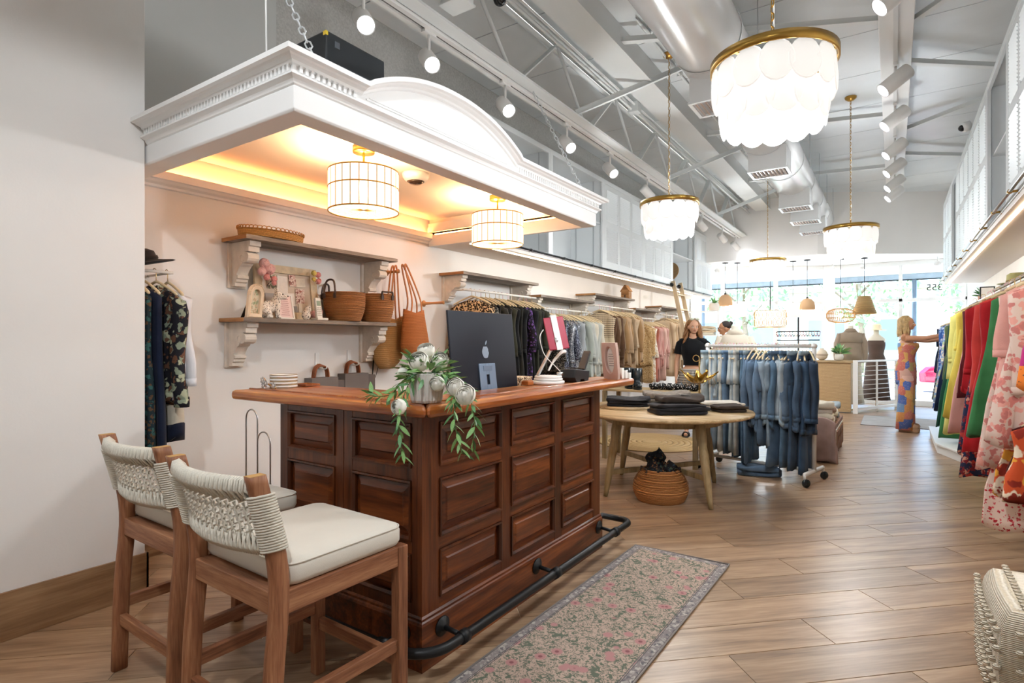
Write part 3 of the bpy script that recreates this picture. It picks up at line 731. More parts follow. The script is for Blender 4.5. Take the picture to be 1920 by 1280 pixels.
# ================================================================ BAR
MAHX = wood('mahogany_panel', '#2c1306', '#5b2a0f', '#82451d', 'y', 1.1, .36, True, 1.0, .12)
MAHZ = wood('mahogany_stile', '#2e1407', '#52260e', '#6b3817', 'z', 1.0, .36, True, 1.0, .12)
MAHT = wood('mahogany_top', '#763511', '#a55a24', '#c5843f', 'y', .9, .3, True, 1.0, .4)
MAHTX = wood('mahogany_top_x', '#763511', '#a55a24', '#c5843f', 'x', .9, .3, True, 1.0, .4)
BX, BY0, BY1, BXL, BH_ = -1.64, 1.755, 3.49, -2.63, 1.07
bar = thing('bar_counter', 'dark mahogany panelled bar counter with a wide wooden top', 'bar counter', (-2.1, 2.6, 0))
core = MB(); core.box(BX-.06, BX-.025, BY0+.025, BY1, .02, BH_).box(BXL, BX-.025, BY0+.025, BY0+.06, .02, BH_)
core.build('carcass', MAHZ, bar)
def raised(a0, a1, z0, z1, face):
    """raised panel with a moulded rim; face 'x' looks to +x, 'y' looks to -y"""
    def P(a, z, o): return (BX-.025+o, a, z) if face == 'x' else (a, BY0+.025-o, z)
    def ring(e, o):
        r = [P(a0+e,z0+e,o),P(a1-e,z0+e,o),P(a1-e,z1-e,o),P(a0+e,z1-e,o)]
        return r if face == 'x' else r
    f = MB().rings([ring(.014,.0), ring(.014,.006), ring(.05,.018), ring(.056,.024), ring(.06,.024)], True, sm=False)
    p = f.build('panel', MAHX if face == 'x' else wood('mahogany_panel_x', '#2c1306', '#5b2a0f', '#82451d', 'x', 1.1, .36, True, 1.0, .12), bar)
    rim = MB()
    rr = [ring(0,.025), ring(.0,.033), ring(.008,.034), ring(.016,.022), ring(.016,0)]
    rim.rings(rr, False, sm=False); rim.build('panel_moulding', MAHZ, p)
ROWS = ((.27,.475),(.53,.785),(.84,1.03))
COLS = ((1.865,2.335),(2.42,2.875),(2.96,3.385))
for a0, a1 in COLS:
    for z0, z1 in ROWS: raised(a0, a1, z0, z1, 'x')
COLX = ((-2.565,-2.195),(-2.075,-1.70))
for a0, a1 in COLX:
    for z0, z1 in ROWS: raised(a0, a1, z0, z1, 'y')
ys = [BY0]+[v for c_ in COLS for v in c_]+[BY1]
for i in range(0, len(ys), 2): MB().box(BX-.026, BX, ys[i], ys[i+1], .2, BH_).build('stile', MAHZ, bar, bev=.002)
for a0, a1 in COLS:
    for z0, z1 in ((.2,.27),(.475,.53),(.785,.84),(1.03,BH_)): MB().box(BX-.026, BX-.001, a0, a1, z0, z1).build('rail', MAHX, bar, bev=.002)
xs_ = [BXL,-2.565,-2.195,-2.137,-2.133,-2.075,-1.70,BX-.026]
for i in range(0, len(xs_), 2): MB().box(xs_[i], xs_[i+1], BY0, BY0+.026, .2, BH_).build('stile', MAHZ, bar, bev=.002)
for a0, a1 in COLX:
    for z0, z1 in ((.2,.27),(.475,.53),(.785,.84),(1.03,BH_)): MB().box(a0, a1, BY0+.001, BY0+.026, z0, z1).build('rail', MAHTX if False else MAHZ, bar, bev=.002)
PL = [(.0,0),(.018,0),(.018,.19),(.014,.2),(.008,.205),(.008,.215),(0,.222),(-.03,.222),(-.03,0)]
MB().rings([[(BXL, BY0-o_, z) for o_, z in PL], [(BX+o_, BY0-o_, z) for o_, z in PL], [(BX+o_, BY1+.002, z) for o_, z in PL]], True, sm=False).build('plinth', MAHX, bar)
MB().box(BX-.45, BX-.03, BY1-.03, BY1, 0, BH_).build('end_panel', MAHZ, bar)
MB().box(BXL-.001, BXL+.03, BY0+.06, 2.15, 0, BH_).build('end_panel', MAHZ, bar)
# top boards: mitred nose pieces and inner boards
TX0, TY0, TX1, TY1, ZT0, ZT1 = -2.95, 1.67, -1.535, 3.85, 1.07, 1.12
def nose(poly, mt): MB().prism(poly, 'z', ZT0, ZT1).build('top_nose', mt, bar, bev=.018)
nose([(TX0,TY0),(TX1,TY0),(TX1-.11,TY0+.11),(TX0,TY0+.11)], MAHTX)
nose([(TX1,TY0),(TX1,TY1),(TX1-.11,TY1),(TX1-.11,TY0+.11)], MAHT)
for y0_, y1_ in ((1.782,1.90),(1.902,2.03),(2.032,2.15)): MB().box(TX0, TX1-.112 if y1_ < 2 else -1.64, y0_, y1_, ZT0+.004, ZT1-.001).build('top_board', MAHTX, bar, bev=.003)
for x0_, x1_ in ((-1.74,-1.647),(-1.835,-1.742)): MB().box(x0_, x1_, 2.152, TY1, ZT0+.004, ZT1-.001).build('top_board', MAHT, bar, bev=.003)
MB().box(-1.80,-1.64, 1.905, 2.152, ZT0+.003, ZT1-.002).build('top_board', MAHT, bar)
# raised bead along the top's edge
MB().tube([(TX0+.02,TY0+.10,ZT1),(TX1-.10,TY0+.10,ZT1),(TX1-.10,TY1-.02,ZT1)], .006, 8).build('top_bead', MAHT, bar)
# lower work desk behind the bar
MB().box(-2.55,-1.835, 2.16, 3.75, .90, .93).build('work_top', MAHT, bar)
MB().box(-2.5,-2.47, 2.2, 3.7, 0, .90).build('work_top_support', MAHZ, bar)
# foot rail
fr = thing('foot_rail', 'black iron pipe foot rail around the bar base', 'foot rail', (-1.5, 2.6, .14))
path = [(-2.45,1.62,.14),(-1.66,1.62,.14)]+[(-1.66+.16*math.sin(t), 1.78-.16*math.cos(t), .14) for t in [i*PI/2/8 for i in range(1,9)]]+[(-1.50,3.60,.14)]+[(-1.58+.08*math.cos(t), 3.62+.08*math.sin(t), .14) for t in [i*PI/2/6 for i in range(0,7)]]+[(-1.72,3.70,.14),(-1.72,3.5,.14)]
MB().tube(path, .021, 14).build('pipe', BLACK, fr)
for (p, q) in (((BX+.018,1.86,.15),(-1.5,1.86,.14)), ((BX+.018,2.645,.15),(-1.5,2.645,.14)), ((BX+.018,3.43,.15),(-1.5,3.43,.14)), ((-1.73,BY0-.018,.15),(-1.73,1.62,.14)), ((-2.4,BY0-.018,.15),(-2.4,1.62,.14))):
    d = (Vector(q)-Vector(p)); qq = d.to_track_quat('Z','Y').to_matrix().to_4x4()
    b = MB().tube([p,q], .011, 10).lathe([(0,0),(.043,0),(.043,.008),(.02,.012),(.018,.02),(0,.02)], n=22, M=TR(*p) @ qq).build('bracket', BLACK, fr)
    ax = Vector((0,1,0)) if abs(d.x) > abs(d.y) else Vector((1,0,0)); c_ = Vector(q)
    MB().tube([c_-ax*.02, c_+ax*.02], .029, 14).build('clamp', BLACK, b)
# ================================================================ BAR STOOLS
TEAK = wood('teak', '#6a3f28', '#915f41', '#b07f5b', 'z', 1.5, .5, True, 1.4)
TEAKH = wood('teak_rail', '#6a3f28', '#915f41', '#b07f5b', 'x', 1.5, .5, True, 1.4)
TEAKE = M('teak_end', '#b08a52', .6, var=.15, vs=30)
ROPE = M('rope_ivory', '#dcd6c8', .85, var=.08, vs=40, bmp=.3, bs=300)
LINEN = M('linen_seat', '#ddd7cb', .9, var=.03, vs=6, bmp=.12, bs=400)
def stool():
    t = thing('bar_stool', 'stool', 'stool'); W = .245
    def pst(x): return smooth_path([(x,-.265,0),(x,-.255,.35),(x,-.235,.60),(x,-.245,.75),(x,-.285,.90),(x,-.31,.995)], 3)
    for sx in (-1,1):
        pts = pst(sx*W); rr = []
        for p in pts:
            a, b = .021, .029
            rr.append([(p.x+a*math.copysign(abs(math.cos(q))**.6, math.cos(q)), p.y+b*math.copysign(abs(math.sin(q))**.6, math.sin(q)), p.z) for q in [i*PI/8 for i in range(16)]])
        l = MB().rings(rr).build('rear_leg', TEAK, t)
        MB().box(sx*W-.017, sx*W+.017, -.335, -.285, .9951, .9958).build('end_grain', TEAKE, l)
        MB().box(sx*W-.021, sx*W+.021, .225, .27, 0, .635).build('front_leg', TEAK, t, bev=.004)
        MB().box(sx*W-.017, sx*W+.017, -.235, .225, .565, .635).build('seat_rail', wood('teak_rail_y', '#6a3f28', '#915f41', '#b07f5b', 'y', 1.5, .5, True, 1.4), t, bev=.003)
        MB().box(sx*W-.014, sx*W+.014, -.245, .225, .255, .30).build('stretcher', MATS['teak_rail_y'], t, bev=.003)
    MB().box(-W+.02, W-.02, -.255, -.215, .565, .635).build('seat_rail', TEAKH, t, bev=.003)
    MB().box(-W+.02, W-.02, .23, .265, .565, .635).build('seat_rail', TEAKH, t, bev=.003)
    MB().box(-W+.02, W-.02, .235, .262, .19, .235).build('foot_rest', TEAKH, t, bev=.003)
    MB().box(-W+.02, W-.02, -.272, -.245, .19, .235).build('stretcher', TEAKH, t, bev=.003)
    MB().box(-W+.02, W-.02, -.215, .23, .60, .632).build('seat_deck', TEAKH, t)
    # cushion: soft box with piping
    def cr(z, e):
        x1, y0_, y1_ = W+.012-e, -.215+e, .262-e; r = .045; out = []
        for cx_, cy_, a0 in ((x1-r,y1_-r,0),(-x1+r,y1_-r,PI/2),(-x1+r,y0_+r,PI),(x1-r,y0_+r,1.5*PI)):
            for q in range(6):
                a = a0+q*PI/10; out.append((cx_+r*math.cos(a), cy_+r*math.sin(a), z))
        return out
    m = MB().rings([cr(.637,.02), cr(.640,.006), cr(.655,0), cr(.69,0), cr(.706,.006), cr(.716,.03), cr(.721,.09), cr(.724,.17)])
    c_ = m.build('cushion', LINEN, t)
    MB().tube(cr(.704,.003), .0032, 6, closed=True).build('piping', LINEN, c_)
    # woven back: curved between the posts
    def bk(u, z):   # u -1..1
        zz = (z-.745)/.25; yc = -.245-.065*max(0,zz)**1.1
        return Vector((u*W, yc-.055*(1-u*u), z))
    rnd = random.Random(3)
    rl = MB().tube([bk(i/8-1, .962) for i in range(17)], .019, 10).build('top_rail', TEAKH, t)
    MB().tube([bk(i/8-1, .765) for i in range(17)], .012, 10).build('lower_rail', TEAKH, t)
    top = MB(); n = 52
    for i in range(n):
        u = -.9+1.8*i/(n-1); c0 = bk(u, .962); lo = bk(u, .915+.012*((i//2)%2)); lean = .012*(1 if i%2 else -1)
        nrm = Vector((u*.45, -1, .15)).normalized()
        top.tube([lo+Vector((lean,0,0))-nrm*-.004, c0+nrm*.021+Vector((0,0,-.012)), c0+nrm*.016+Vector((0,0,.016)), c0+Vector((0,0,.023)), c0-nrm*.018+Vector((0,0,.008)), c0-nrm*.02+Vector((0,0,-.02)), lo-nrm*.006], .0046, 5)
    o = top.build('rope_wrap', ROPE, t); o['kind'] = 'stuff'
    bot = MB()
    for i in range(n):
        u = -.9+1.8*i/(n-1); c0 = bk(u, .765); hi = bk(u, .812-.012*((i//2)%2)); lean = .010*(1 if i%2 else -1)
        nrm = Vector((u*.45, -1, .15)).normalized()
        bot.tube([hi+Vector((lean,0,0))+nrm*.004, c0+nrm*.015, c0+Vector((0,0,-.017)), c0-nrm*.015, hi-nrm*.006], .0046, 5)
    o = bot.build('rope_wrap', ROPE, t); o['kind'] = 'stuff'
    lat = MB(); N = 13
    for r in range(5):                     # horizontal twisted ropes
        z = .822+.023*r
        for s_ in (1,):
            lat.tube([bk(-.93+1.86*i/(2*N), z+s_*.004*math.cos(i*PI/1.0))+Vector((0, s_*.006*math.cos(i*PI), 0)) for i in range(2*N+1)], .0042, 5)
    for i in range(N+1):                   # crossing pairs
        u = -.88+1.76*i/N
        for s_ in (-1,1):
            lat.tube([bk(u+s_*.018*math.cos(k*PI), .805+.0215*k*.95)+Vector((0, -.007*math.cos(k*PI)*s_, 0)) for k in range(6)], .0034, 5)
    o = lat.build('rope_lattice', ROPE, t); o['kind'] = 'stuff'
    for sx in (-1,1):
        wr = MB(); k = 0
        for i in range(21):
            z = .765+i*.0083; c0 = bk(sx, z)+Vector((0,.0,0)); zz = (z-.745)/.25
            c0.y = -.245-.065*max(0,zz)**1.1+.002
            wr.tube([(c0.x-sx*.004+.031*math.cos(q), c0.y+.038*math.sin(q), z+.006*math.cos(q)*sx) for q in [j*PI/7 for j in range(14)]], .0044, 5, closed=True)
        o = wr.build('post_wrap', ROPE, t); o['kind'] = 'stuff'
    return t
s1 = stool(); s1.location = (-1.755, 1.25, 0); s1['label'] = 'teak bar stool with ivory rope back, nearest the camera'; s1['group'] = 'bar stools'
s2 = copy_tree(s1); s2.location = (-2.46, 1.312, 0); s2['label'] = 'teak bar stool with ivory rope back, nearer the left wall'
s1.rotation_euler.z = -.03; s2.rotation_euler.z = -.02
# ================================================================ RUNNER RUG
def rugmat():
    m, n, b = new_mat('rug_field'); co = coords(n)
    def blob(sc, seed, lo, hi):
        v = node(n, 'ShaderNodeTexVoronoi', i_Scale=sc); ad = node(n, 'ShaderNodeVectorMath', operation='ADD'); ad.inputs[1].default_value = (seed, seed*2, 0)
        n.links.new(co, ad.inputs[0]); n.links.new(ad.outputs[0], v.inputs[0])
        return v, ramp(n, v.outputs['Distance'], [(0,'#ffffff'),(lo,'#ffffff'),(hi,'#000000')])
    wv = node(n, 'ShaderNodeTexNoise', i_Scale=42.0, i_Detail=1.5, i_Distortion=2.2); n.links.new(co, wv.inputs[0])
    leaf_ = ramp(n, wv.outputs[0], [(0,'#000000'),(.50,'#000000'),(.53,'#ffffff'),(.60,'#ffffff'),(.63,'#000000')])
    n2 = node(n, 'ShaderNodeTexNoise', i_Scale=24.0, i_Detail=3.0, i_Distortion=1.4); n.links.new(co, n2.inputs[0])
    big = ramp(n, n2.outputs[0], [(0,'#000000'),(.56,'#000000'),(.60,'#ffffff')])
    c = mixc(n, leaf_, '#bfa899', '#6f7366'); c = mixc(n, big, c, '#6a7163')
    _, f = blob(10.5, 4.2, .24, .30); c = mixc(n, f, c, '#b98a87')
    _, f = blob(10.5, 4.2, .08, .13); c = mixc(n, f, c, '#8f5f62')
    n.links.new(c, b.inputs['Base Color']); b.inputs['Roughness'].default_value = .95; b.inputs['Specular IOR Level'].default_value = .1
    nb = node(n, 'ShaderNodeTexNoise', i_Scale=350.0); n.links.new(co, nb.inputs[0]); bump(n, b, nb.outputs[0], .3, .004)
    return m
rug = local('runner_rug', 'faded floral runner rug with a grey border beside the bar', 'rug', (-1.165, 2.42, 0), -.02)
RW, RY0, RY1 = .305, -1.5, 1.21
bord = floral('rug_border', '#8d8583', ['#b9b2aa','#6f6a6e','#a7a09a'], 26, .5)
MB().box(-RW+.05, RW-.05, RY0+.05, RY1-.05, .001, .0075).build('rug_field', rugmat(), rug)
m = MB(); m.box(-RW+.008,-RW+.05,RY0,RY1,.001,.0075).box(RW-.05,RW-.008,RY0,RY1,.001,.0075).box(-RW+.05,RW-.05,RY1-.05,RY1,.001,.0075).box(-RW+.05,RW-.05,RY0,RY0+.05,.001,.0075)
m.build('rug_border', bord, rug)
MB().tube([(-RW,RY0,.005),(-RW,RY1,.005),(RW,RY1,.012),(RW,RY0,.005)], .005, 6).build('binding', cloth('rug_binding','#8b8480'), rug)
m = MB()
for sx in (-1,1):
    for off in (.047,.055): m.box(sx*(RW-off)-.0015, sx*(RW-off)+.0015, RY0, RY1, .0075, .0082)
m.build('border_line', cloth('rug_line','#5f5a5e'), rug)
# ================================================================ THINGS ON THE BAR
pot = thing('flower_pot', 'ribbed grey pot with trailing white artificial roses at the bar corner', 'flower pot', (-1.655, 1.80, 1.12))
px_, py_ = -1.655, 1.80
nr = 30; rr = []
for z, r in ((0,.058),(.01,.064),(.06,.07),(.12,.074),(.125,.07),(.118,.064),(.05,.06)):
    rr.append([(px_+(r+(.0035 if k%2 else 0))*math.cos(k*PI/nr), py_+(r+(.0035 if k%2 else 0))*math.sin(k*PI/nr), 1.1215+z) for k in range(2*nr)])
MB().rings(rr, True, sm=False).build('pot', M('pot_grey','#d2cfc9',.8,var=.05,vs=30), pot)
LEAF = M('leaf_green','#84b06c',.5,var=.25,vs=18); LEAF2 = M('leaf_dark','#5f9160',.5,var=.25,vs=18); STEMG = M('stem_green','#5d7a3f',.6)
ROSE = M('rose_white','#fbf8ee',.6,var=.02,vs=20)
def leafmesh(nm, mt, L=1, wd=.3):
    vs = []; n = 5
    for i in range(n+1):
        t = i/n; w_ = wd*math.sin(PI*min(1,t*.97+.03))**.8*(1-.3*t); z = -.18*t*t
        vs += [(t*L, -w_/2, z+.06*w_), (t*L, 0, z), (t*L, w_/2, z+.06*w_)]
    fs = []
    for i in range(n):
        for k in range(2): fs.append((i*3+k, (i+1)*3+k, (i+1)*3+k+1, i*3+k+1))
    me = MB().add(vs, fs, True).mesh(nm); me.materials.append(mt); return me
LM = [leafmesh('leaf', LEAF, 1, .34), leafmesh('leaf', LEAF2, 1, .30), leafmesh('leaf', LEAF, 1, .26)]
lr = random.Random(11)
def add_leaf(root, p, d, size, me=None):
    o = bpy.data.objects.new('leaf', me or lr.choice(LM)); COL.objects.link(o); o.parent = root
    d = Vector(d).normalized(); q = d.to_track_quat('X','Z').to_matrix().to_4x4()
    l = LOC.get(root.name, (0,0,0))
    o.matrix_local = TR(p[0]-l[0], p[1]-l[1], p[2]-l[2]) @ q @ Matrix.Rotation(lr.uniform(-.9,.9), 4, 'X') @ Matrix.Diagonal((size,size,size,1))
def vine(root, pts, n, size=.04):
    P = smooth_path(pts, 6); MB().tube(P, .0018, 5).build('stem', STEMG, root)
    for i in range(n):
        f = (i+.3)/n*(len(P)-1); k = min(int(f), len(P)-2); p = P[k].lerp(P[k+1], f-k); t = (P[k+1]-P[k]).normalized()
        s_ = t.orthogonal().normalized(); s_.rotate(Matrix.Rotation(i*2.4+lr.uniform(-.4,.4), 3, t))
        add_leaf(root, p, t*.7+s_*.9+Vector((0,0,-.1)), size*1.15*lr.uniform(.75,1.3))
def rose(root, c, d, r=.03):
    r *= 1.15; c = Vector(c); q = Vector(d).normalized().to_track_quat('Z','Y').to_matrix().to_4x4(); m = MB(); Mx = TR(*c) @ q
    m.ell((0,0,.0), (r*.42,r*.42,r*.5), 12, 10, Mx)
    for ly, (n, rho, th) in enumerate(((3,.50,.30),(3,.62,.46),(4,.74,.62),(5,.86,.80),(5,.97,1.0))):
        for k in range(n):
            a0 = 2*PI*k/n+ly*.9
            def fn(u, v, a0=a0, n=n, rho=rho, th=th, k=k):
                t_ = PI-(PI-th-.18*(2*u-1)**2)*v; a = a0+(u-.5)*2*PI/n*1.25; p_ = r*rho*(1+.05*u)*(1+.05*max(0,v-.8)/.2)
                return (p_*math.sin(t_)*math.cos(a), p_*math.sin(t_)*math.sin(a), p_*.92*math.cos(t_))
            m.sheet(fn, 6, 7, Mx)
    o = m.build('rose', ROSE, root)
    for k in range(4): add_leaf(root, c-Vector(d).normalized()*r*.7, Vector((math.cos(k*1.57),math.sin(k*1.57),.2))-Vector(d).normalized()*.3, r*1.2)
zc = 1.25
for i in range(95):
    a = lr.uniform(0,2*PI); e = lr.uniform(-.35,1.0); d = Vector((math.cos(a)*math.cos(e), math.sin(a)*math.cos(e), math.sin(e)))
    add_leaf(pot, Vector((px_,py_,zc-.01))+d*lr.uniform(.03,.09), d+Vector((0,0,lr.uniform(-.3,.4))), lr.uniform(.055,.085))
R_ = Vector((.829,.559,0)); F_ = Vector((.559,-.829,0))     # to the right / towards the stools side
B0 = Vector((px_,py_,zc))
def rel(r, f, u): return B0+R_*r+F_*f+Vector((0,0,u))
vine(pot, [rel(0,.02,0), rel(-.05,.09,-.03), rel(-.075,.15,-.11), rel(-.085,.165,-.2), rel(-.07,.165,-.33)], 44, .05)
vine(pot, [rel(.03,.0,0), rel(.10,.03,-.02), rel(.13,.11,-.09), rel(.135,.15,-.2), rel(.17,.155,-.32)], 44, .05)
vine(pot, [rel(.04,.0,0), rel(.14,.02,-.04), rel(.19,.09,-.1), rel(.215,.13,-.2), rel(.20,.135,-.31)], 40, .05)
vine(pot, [rel(-.02,.0,0), rel(-.09,.03,-.03), rel(-.14,.04,-.09), rel(-.20,.05,-.10), rel(-.23,.05,-.09)], 34, .045)
vine(pot, [rel(.02,.0,0), rel(.09,-.02,-.0), rel(.13,.03,-.08), rel(.12,.10,-.12)], 30, .05)
for c_, d_, r_ in ((rel(-.025,.05,.045),(.35,-.7,.5),.038), (rel(-.005,-.02,.09),(.3,-.5,.8),.033), (rel(.06,.02,.05),(.7,-.5,.4),.032), (rel(.055,.075,-.045),(.4,-.9,.2),.028), (rel(.135,.115,-.055),(.45,-.85,.3),.034), (rel(.175,.125,-.085),(.5,-.8,.3),.038), (rel(-.085,.165,-.13),(.1,-.9,.1),.028), (rel(-.10,.02,-.0),(-.7,-.3,.4),.022)):
    rose(pot, c_, d_, r_)
# stack of white bangles
PORC = M('porcelain','#f0eee8',.25); GOLD = M('gold_plate','#b99a63',.3,1)
bg_ = (-2.86,1.93)
for i in range(4):
    t = thing('bangle', ['white enamel bangle with a gold rim, bottom of the stack on the bar','white bangle with a gold rim, second from the bottom on the bar','white bangle with a gold rim, third from the bottom on the bar','white bangle topmost of the stack on the bar'][i], 'bangle', (bg_[0],bg_[1],1.121+i*.0185), 'bangles stacked on the bar')
    z = 1.121+i*.0185
    MB().lathe([(.062,.002),(.072,.002),(.075,.008),(.072,.0155),(.062,.0155),(.062,.002)], (bg_[0],bg_[1],z), 32).build('band', PORC, t)
    MB().lathe([(.0715,0),(.0745,0),(.0745,.002),(.0715,.002)], (bg_[0],bg_[1],z), 32).lathe([(.0715,0),(.0745,0),(.0745,.002),(.0715,.002)], (bg_[0],bg_[1],z+.0155), 32).build('rim', GOLD, t)
t = thing('flower_brooch', 'small gold twig brooch with pearl flowers leaning on the bangles', 'brooch', (-2.83,1.84,1.121))
MB().tube(smooth_path([(-2.92,1.845,1.175),(-2.88,1.84,1.15),(-2.83,1.835,1.135),(-2.79,1.835,1.126)],4), .005, 6).build('twig', GOLD, t)
for c_ in ((-2.91,1.835,1.165),(-2.87,1.83,1.148),(-2.80,1.83,1.14),(-2.90,1.835,1.135)):
    MB().ell(c_, (.009,.009,.009), 10, 8).build('pearl', PORC, t)
    mm = MB()
    for k in range(5): mm.ell((c_[0]+.013*math.cos(k*1.257), c_[1]-.004, c_[2]+.013*math.sin(k*1.257)), (.008,.003,.008), 8, 6)
    mm.build('petals', STEEL, t)
t = thing('wooden_tray', 'small flat wooden tray on the bar behind the bangles', 'tray', (-2.86,2.07,1.12))
MB().box(-2.92,-2.80,2.03,2.13,1.121,1.125).build('tray_base', MAHTX, t, bev=.002)
MB().box(-2.92,-2.80,2.03,2.036,1.125,1.133).box(-2.92,-2.80,2.124,2.13,1.125,1.133).box(-2.92,-2.914,2.036,2.124,1.125,1.133).box(-2.806,-2.80,2.036,2.124,1.125,1.133).build('tray_rim', MAHTX, t)
# computer seen from behind
im = local('desktop_computer', 'dark blue desktop computer seen from behind on the work desk', 'computer', (-1.92, 2.54, .93), 0)
NAVY = M('anodised_navy','#0e1625',.45,.3,var=.05,vs=5); SILV = M('anodised_silver','#8fa6c2',.35,.6)
Ms = TR(.02,0,.40) @ Matrix.Rotation(-.10, 4, 'Y')
MB().box(-.006,.006,-.30,.30,-.235,.215,Ms).build('screen_case', NAVY, im, bev=.004)
MB().box(-.0072,-.006,-.29,.29,-.14,.205,Ms).build('screen_glass', M('screen_black','#0b0c0f',.12), im)
ap = MB()            # fruit emblem on the case
def emb(y, z): return (.0068, y, z)
prof = []
for i in range(40):
    a = 2*PI*i/40; r = .034*(1+.10*math.cos(2*a+PI)+.06*math.cos(4*a)); yv = r*math.cos(a)*.95; zv = r*math.sin(a)*1.05
    if math.sin(a) > .8: zv -= .012*(1-abs(math.cos(a))/.6)
    if math.sin(a) < -.8: zv += .008*(1-abs(math.cos(a))/.6)
    dd_ = math.hypot(yv-.045, zv-.010)
    if dd_ < .019: yv = .045-math.sqrt(max(0,.019**2-(zv-.010)**2))
    prof.append((yv, zv-.01))
ap.prism(prof, 'x', .0064, .0072, Ms); ap.prism([(.002,.03),(.004,.042),(.011,.052),(.019,.056),(.018,.045),(.011,.034)], 'x', .0064, .0072, Ms)
ap.build('emblem', M('emblem_grey','#9fb0c4',.3,.5), im)
hole = [(.0+.016*math.cos(a), .09+(.024 if math.sin(a) > 0 else -.024)+.016*math.sin(a)) for a in [i*PI/8 for i in range(16)]]
st = MB(); Mst = TR(.075,0,.0) @ Matrix.Rotation(-.12, 4, 'Y')
st.box(-.004,.004,-.075,-.014,0,.33,Mst).box(-.004,.004,.014,.075,0,.33,Mst).box(-.004,.004,-.014,.014,.268,.33,Mst).box(-.004,.004,-.014,.014,0,.212,Mst)
st.build('stand', SILV, im, bev=.002); MB().box(-.07,.09,-.075,.075,0,.006).build('stand_foot', SILV, im, bev=.002)
MB().box(-.02,.045,-.04,.04,.285,.315).build('hinge', SILV, im)
t = thing('patterned_box', 'small brown and white patterned box behind the computer stand', 'box', (-1.90,2.93,.93))
MB().box(-1.96,-1.86,2.86,2.98,.931,1.15).build('box_body', floral('leopard_print','#e6d3b5',['#5a3a22','#8a5f38'],60,.5), t, bev=.003)
MB().box(-1.963,-1.857,2.857,2.983,1.15,1.165).build('box_lid', MATS['leopard_print'], t, bev=.003)
# tablet stand
ts = local('tablet_stand', 'crimson tablet on a white swivel stand upon round white trivets', 'tablet stand', (-1.755,3.0,1.121), .0)
TRV = M('white_lacquer','#f1efeb',.35)
for i, (r, z) in enumerate(((.10,0),(.088,.022),(.084,.036))):
    MB().lathe([(0,0),(r,0),(r,.012+.006*(i==0)),(r-.004,.014+.006*(i==0)),(0,.014+.006*(i==0))], (0,0,z), 36).build('base_disc', TRV, ts)
ALU = M('brushed_aluminium','#c8cacc',.35,.9)
MB().bar((-.05,-.045,.05), (.02,.05,.26), .035, .012).build('arm', ALU, ts, bev=.004)
Mt = TR(.03,.045,.31) @ rz(-.72) @ Matrix.Rotation(-.28,4,'Y') @ Matrix.Rotation(.12,4,'X')
MB().box(-.006,.006,-.066,.066,-.105,.105,Mt).build('tablet', M('crimson_case','#a3243f',.4), ts, bev=.006)
MB().box(.006,.012,-.02,.02,-.11,.118,Mt).box(-.01,.012,-.02,.02,.106,.118,Mt).build('clamp', TRV, ts, bev=.003)
MB().lathe([(0,-.03),(.018,-.03),(.018,.03),(0,.03)], n=14, M=TR(.035,.05,.265) @ Matrix.Rotation(PI/2,4,'X')).build('hinge', ALU, ts)
MB().tube(smooth_path([(.0,-.06,.33),(-.0,-.10,.28),(.02,-.08,.18),(.06,-.02,.11),(.05,.06,.075)],5), .0028, 6).build('cable', TRV, ts)
MB().tube(smooth_path([(-.01,.02,.08),(.0,.07,.14),(.03,.11,.19),(.04,.145,.195)],4), [.006]*4+[.009]*4+[.012]*4+[.01], 8).build('card_dock', TRV, ts)
MB().lathe([(0,0),(.02,0),(.02,.02),(0,.02)], (.045,.065,.05), 16).build('connector', STEEL, ts)
t = local('card_reader', 'low black device with a slanted handle on the bar beside the tablet', 'card reader', (-1.72,3.29,1.121), .1)
BP = MATS['black_plastic']
MB().prism([(-.13,.03),(-.10,0),(-.04,0),(-.03,.015),(.03,.015),(.04,0),(.11,0),(.13,.065),(-.13,.085)], 'x', -.05, .05).build('body', BP, t, bev=.004)
MB().box(-.045,.045,-.12,.10,.083,.085, Matrix.Rotation(-.075,4,'X')).build('keypad', M('brown_plastic','#5a4436',.4), t)
MB().bar((0,.10,.06),(0,.22,.19), .05, .02).build('handle', BP, t, bev=.004)
t = local('oval_picture_frame', 'pinkish wooden picture frame with an oval opening on the bar end', 'picture frame', (-1.60,3.60,1.121), -.28)
PINKW = M('blush_paint','#bfa397',.45,var=.05,vs=12); PAPER = M('print_paper','#e9e6e0',.7,var=.04,vs=90)
Mf = Matrix.Rotation(.12,4,'X')
no = 28; outer = []; inner = []
for i in range(no):
    a = 2*PI*i/no; c_, s_ = math.cos(a), math.sin(a); k = 1/max(abs(c_)/.066, abs(s_)/.125)
    outer.append((k*c_, k*s_+.127)); inner.append((.036*c_, .088*s_+.135))
MB().rings([[(p[0],.012,p[1]) for p in outer], [(p[0],-.012,p[1]) for p in outer], [(p[0]*1.12,-.014,(p[1]-.135)*1.08+.135) for p in inner], [(p[0],-.004,p[1]) for p in inner], [(p[0],.012,p[1]) for p in inner]], False, Mf, sm=False).build('frame', PINKW, t)
MB().box(-.06,.06,.009,.012,.01,.245,Mf).build('print', PAPER, t)
mm = MB()
for k in range(6): mm.box(-.025+.004*(k%2),.025-.004*(k%3),.0082,.009,.09+k*.016,.094+k*.016,Mf)
mm.build('print_lines', M('print_ink','#8c8a88',.7), t)
MB().bar((0,.012,.17),(0,.09,.003),.03,.004).build('easel', PINKW, t)
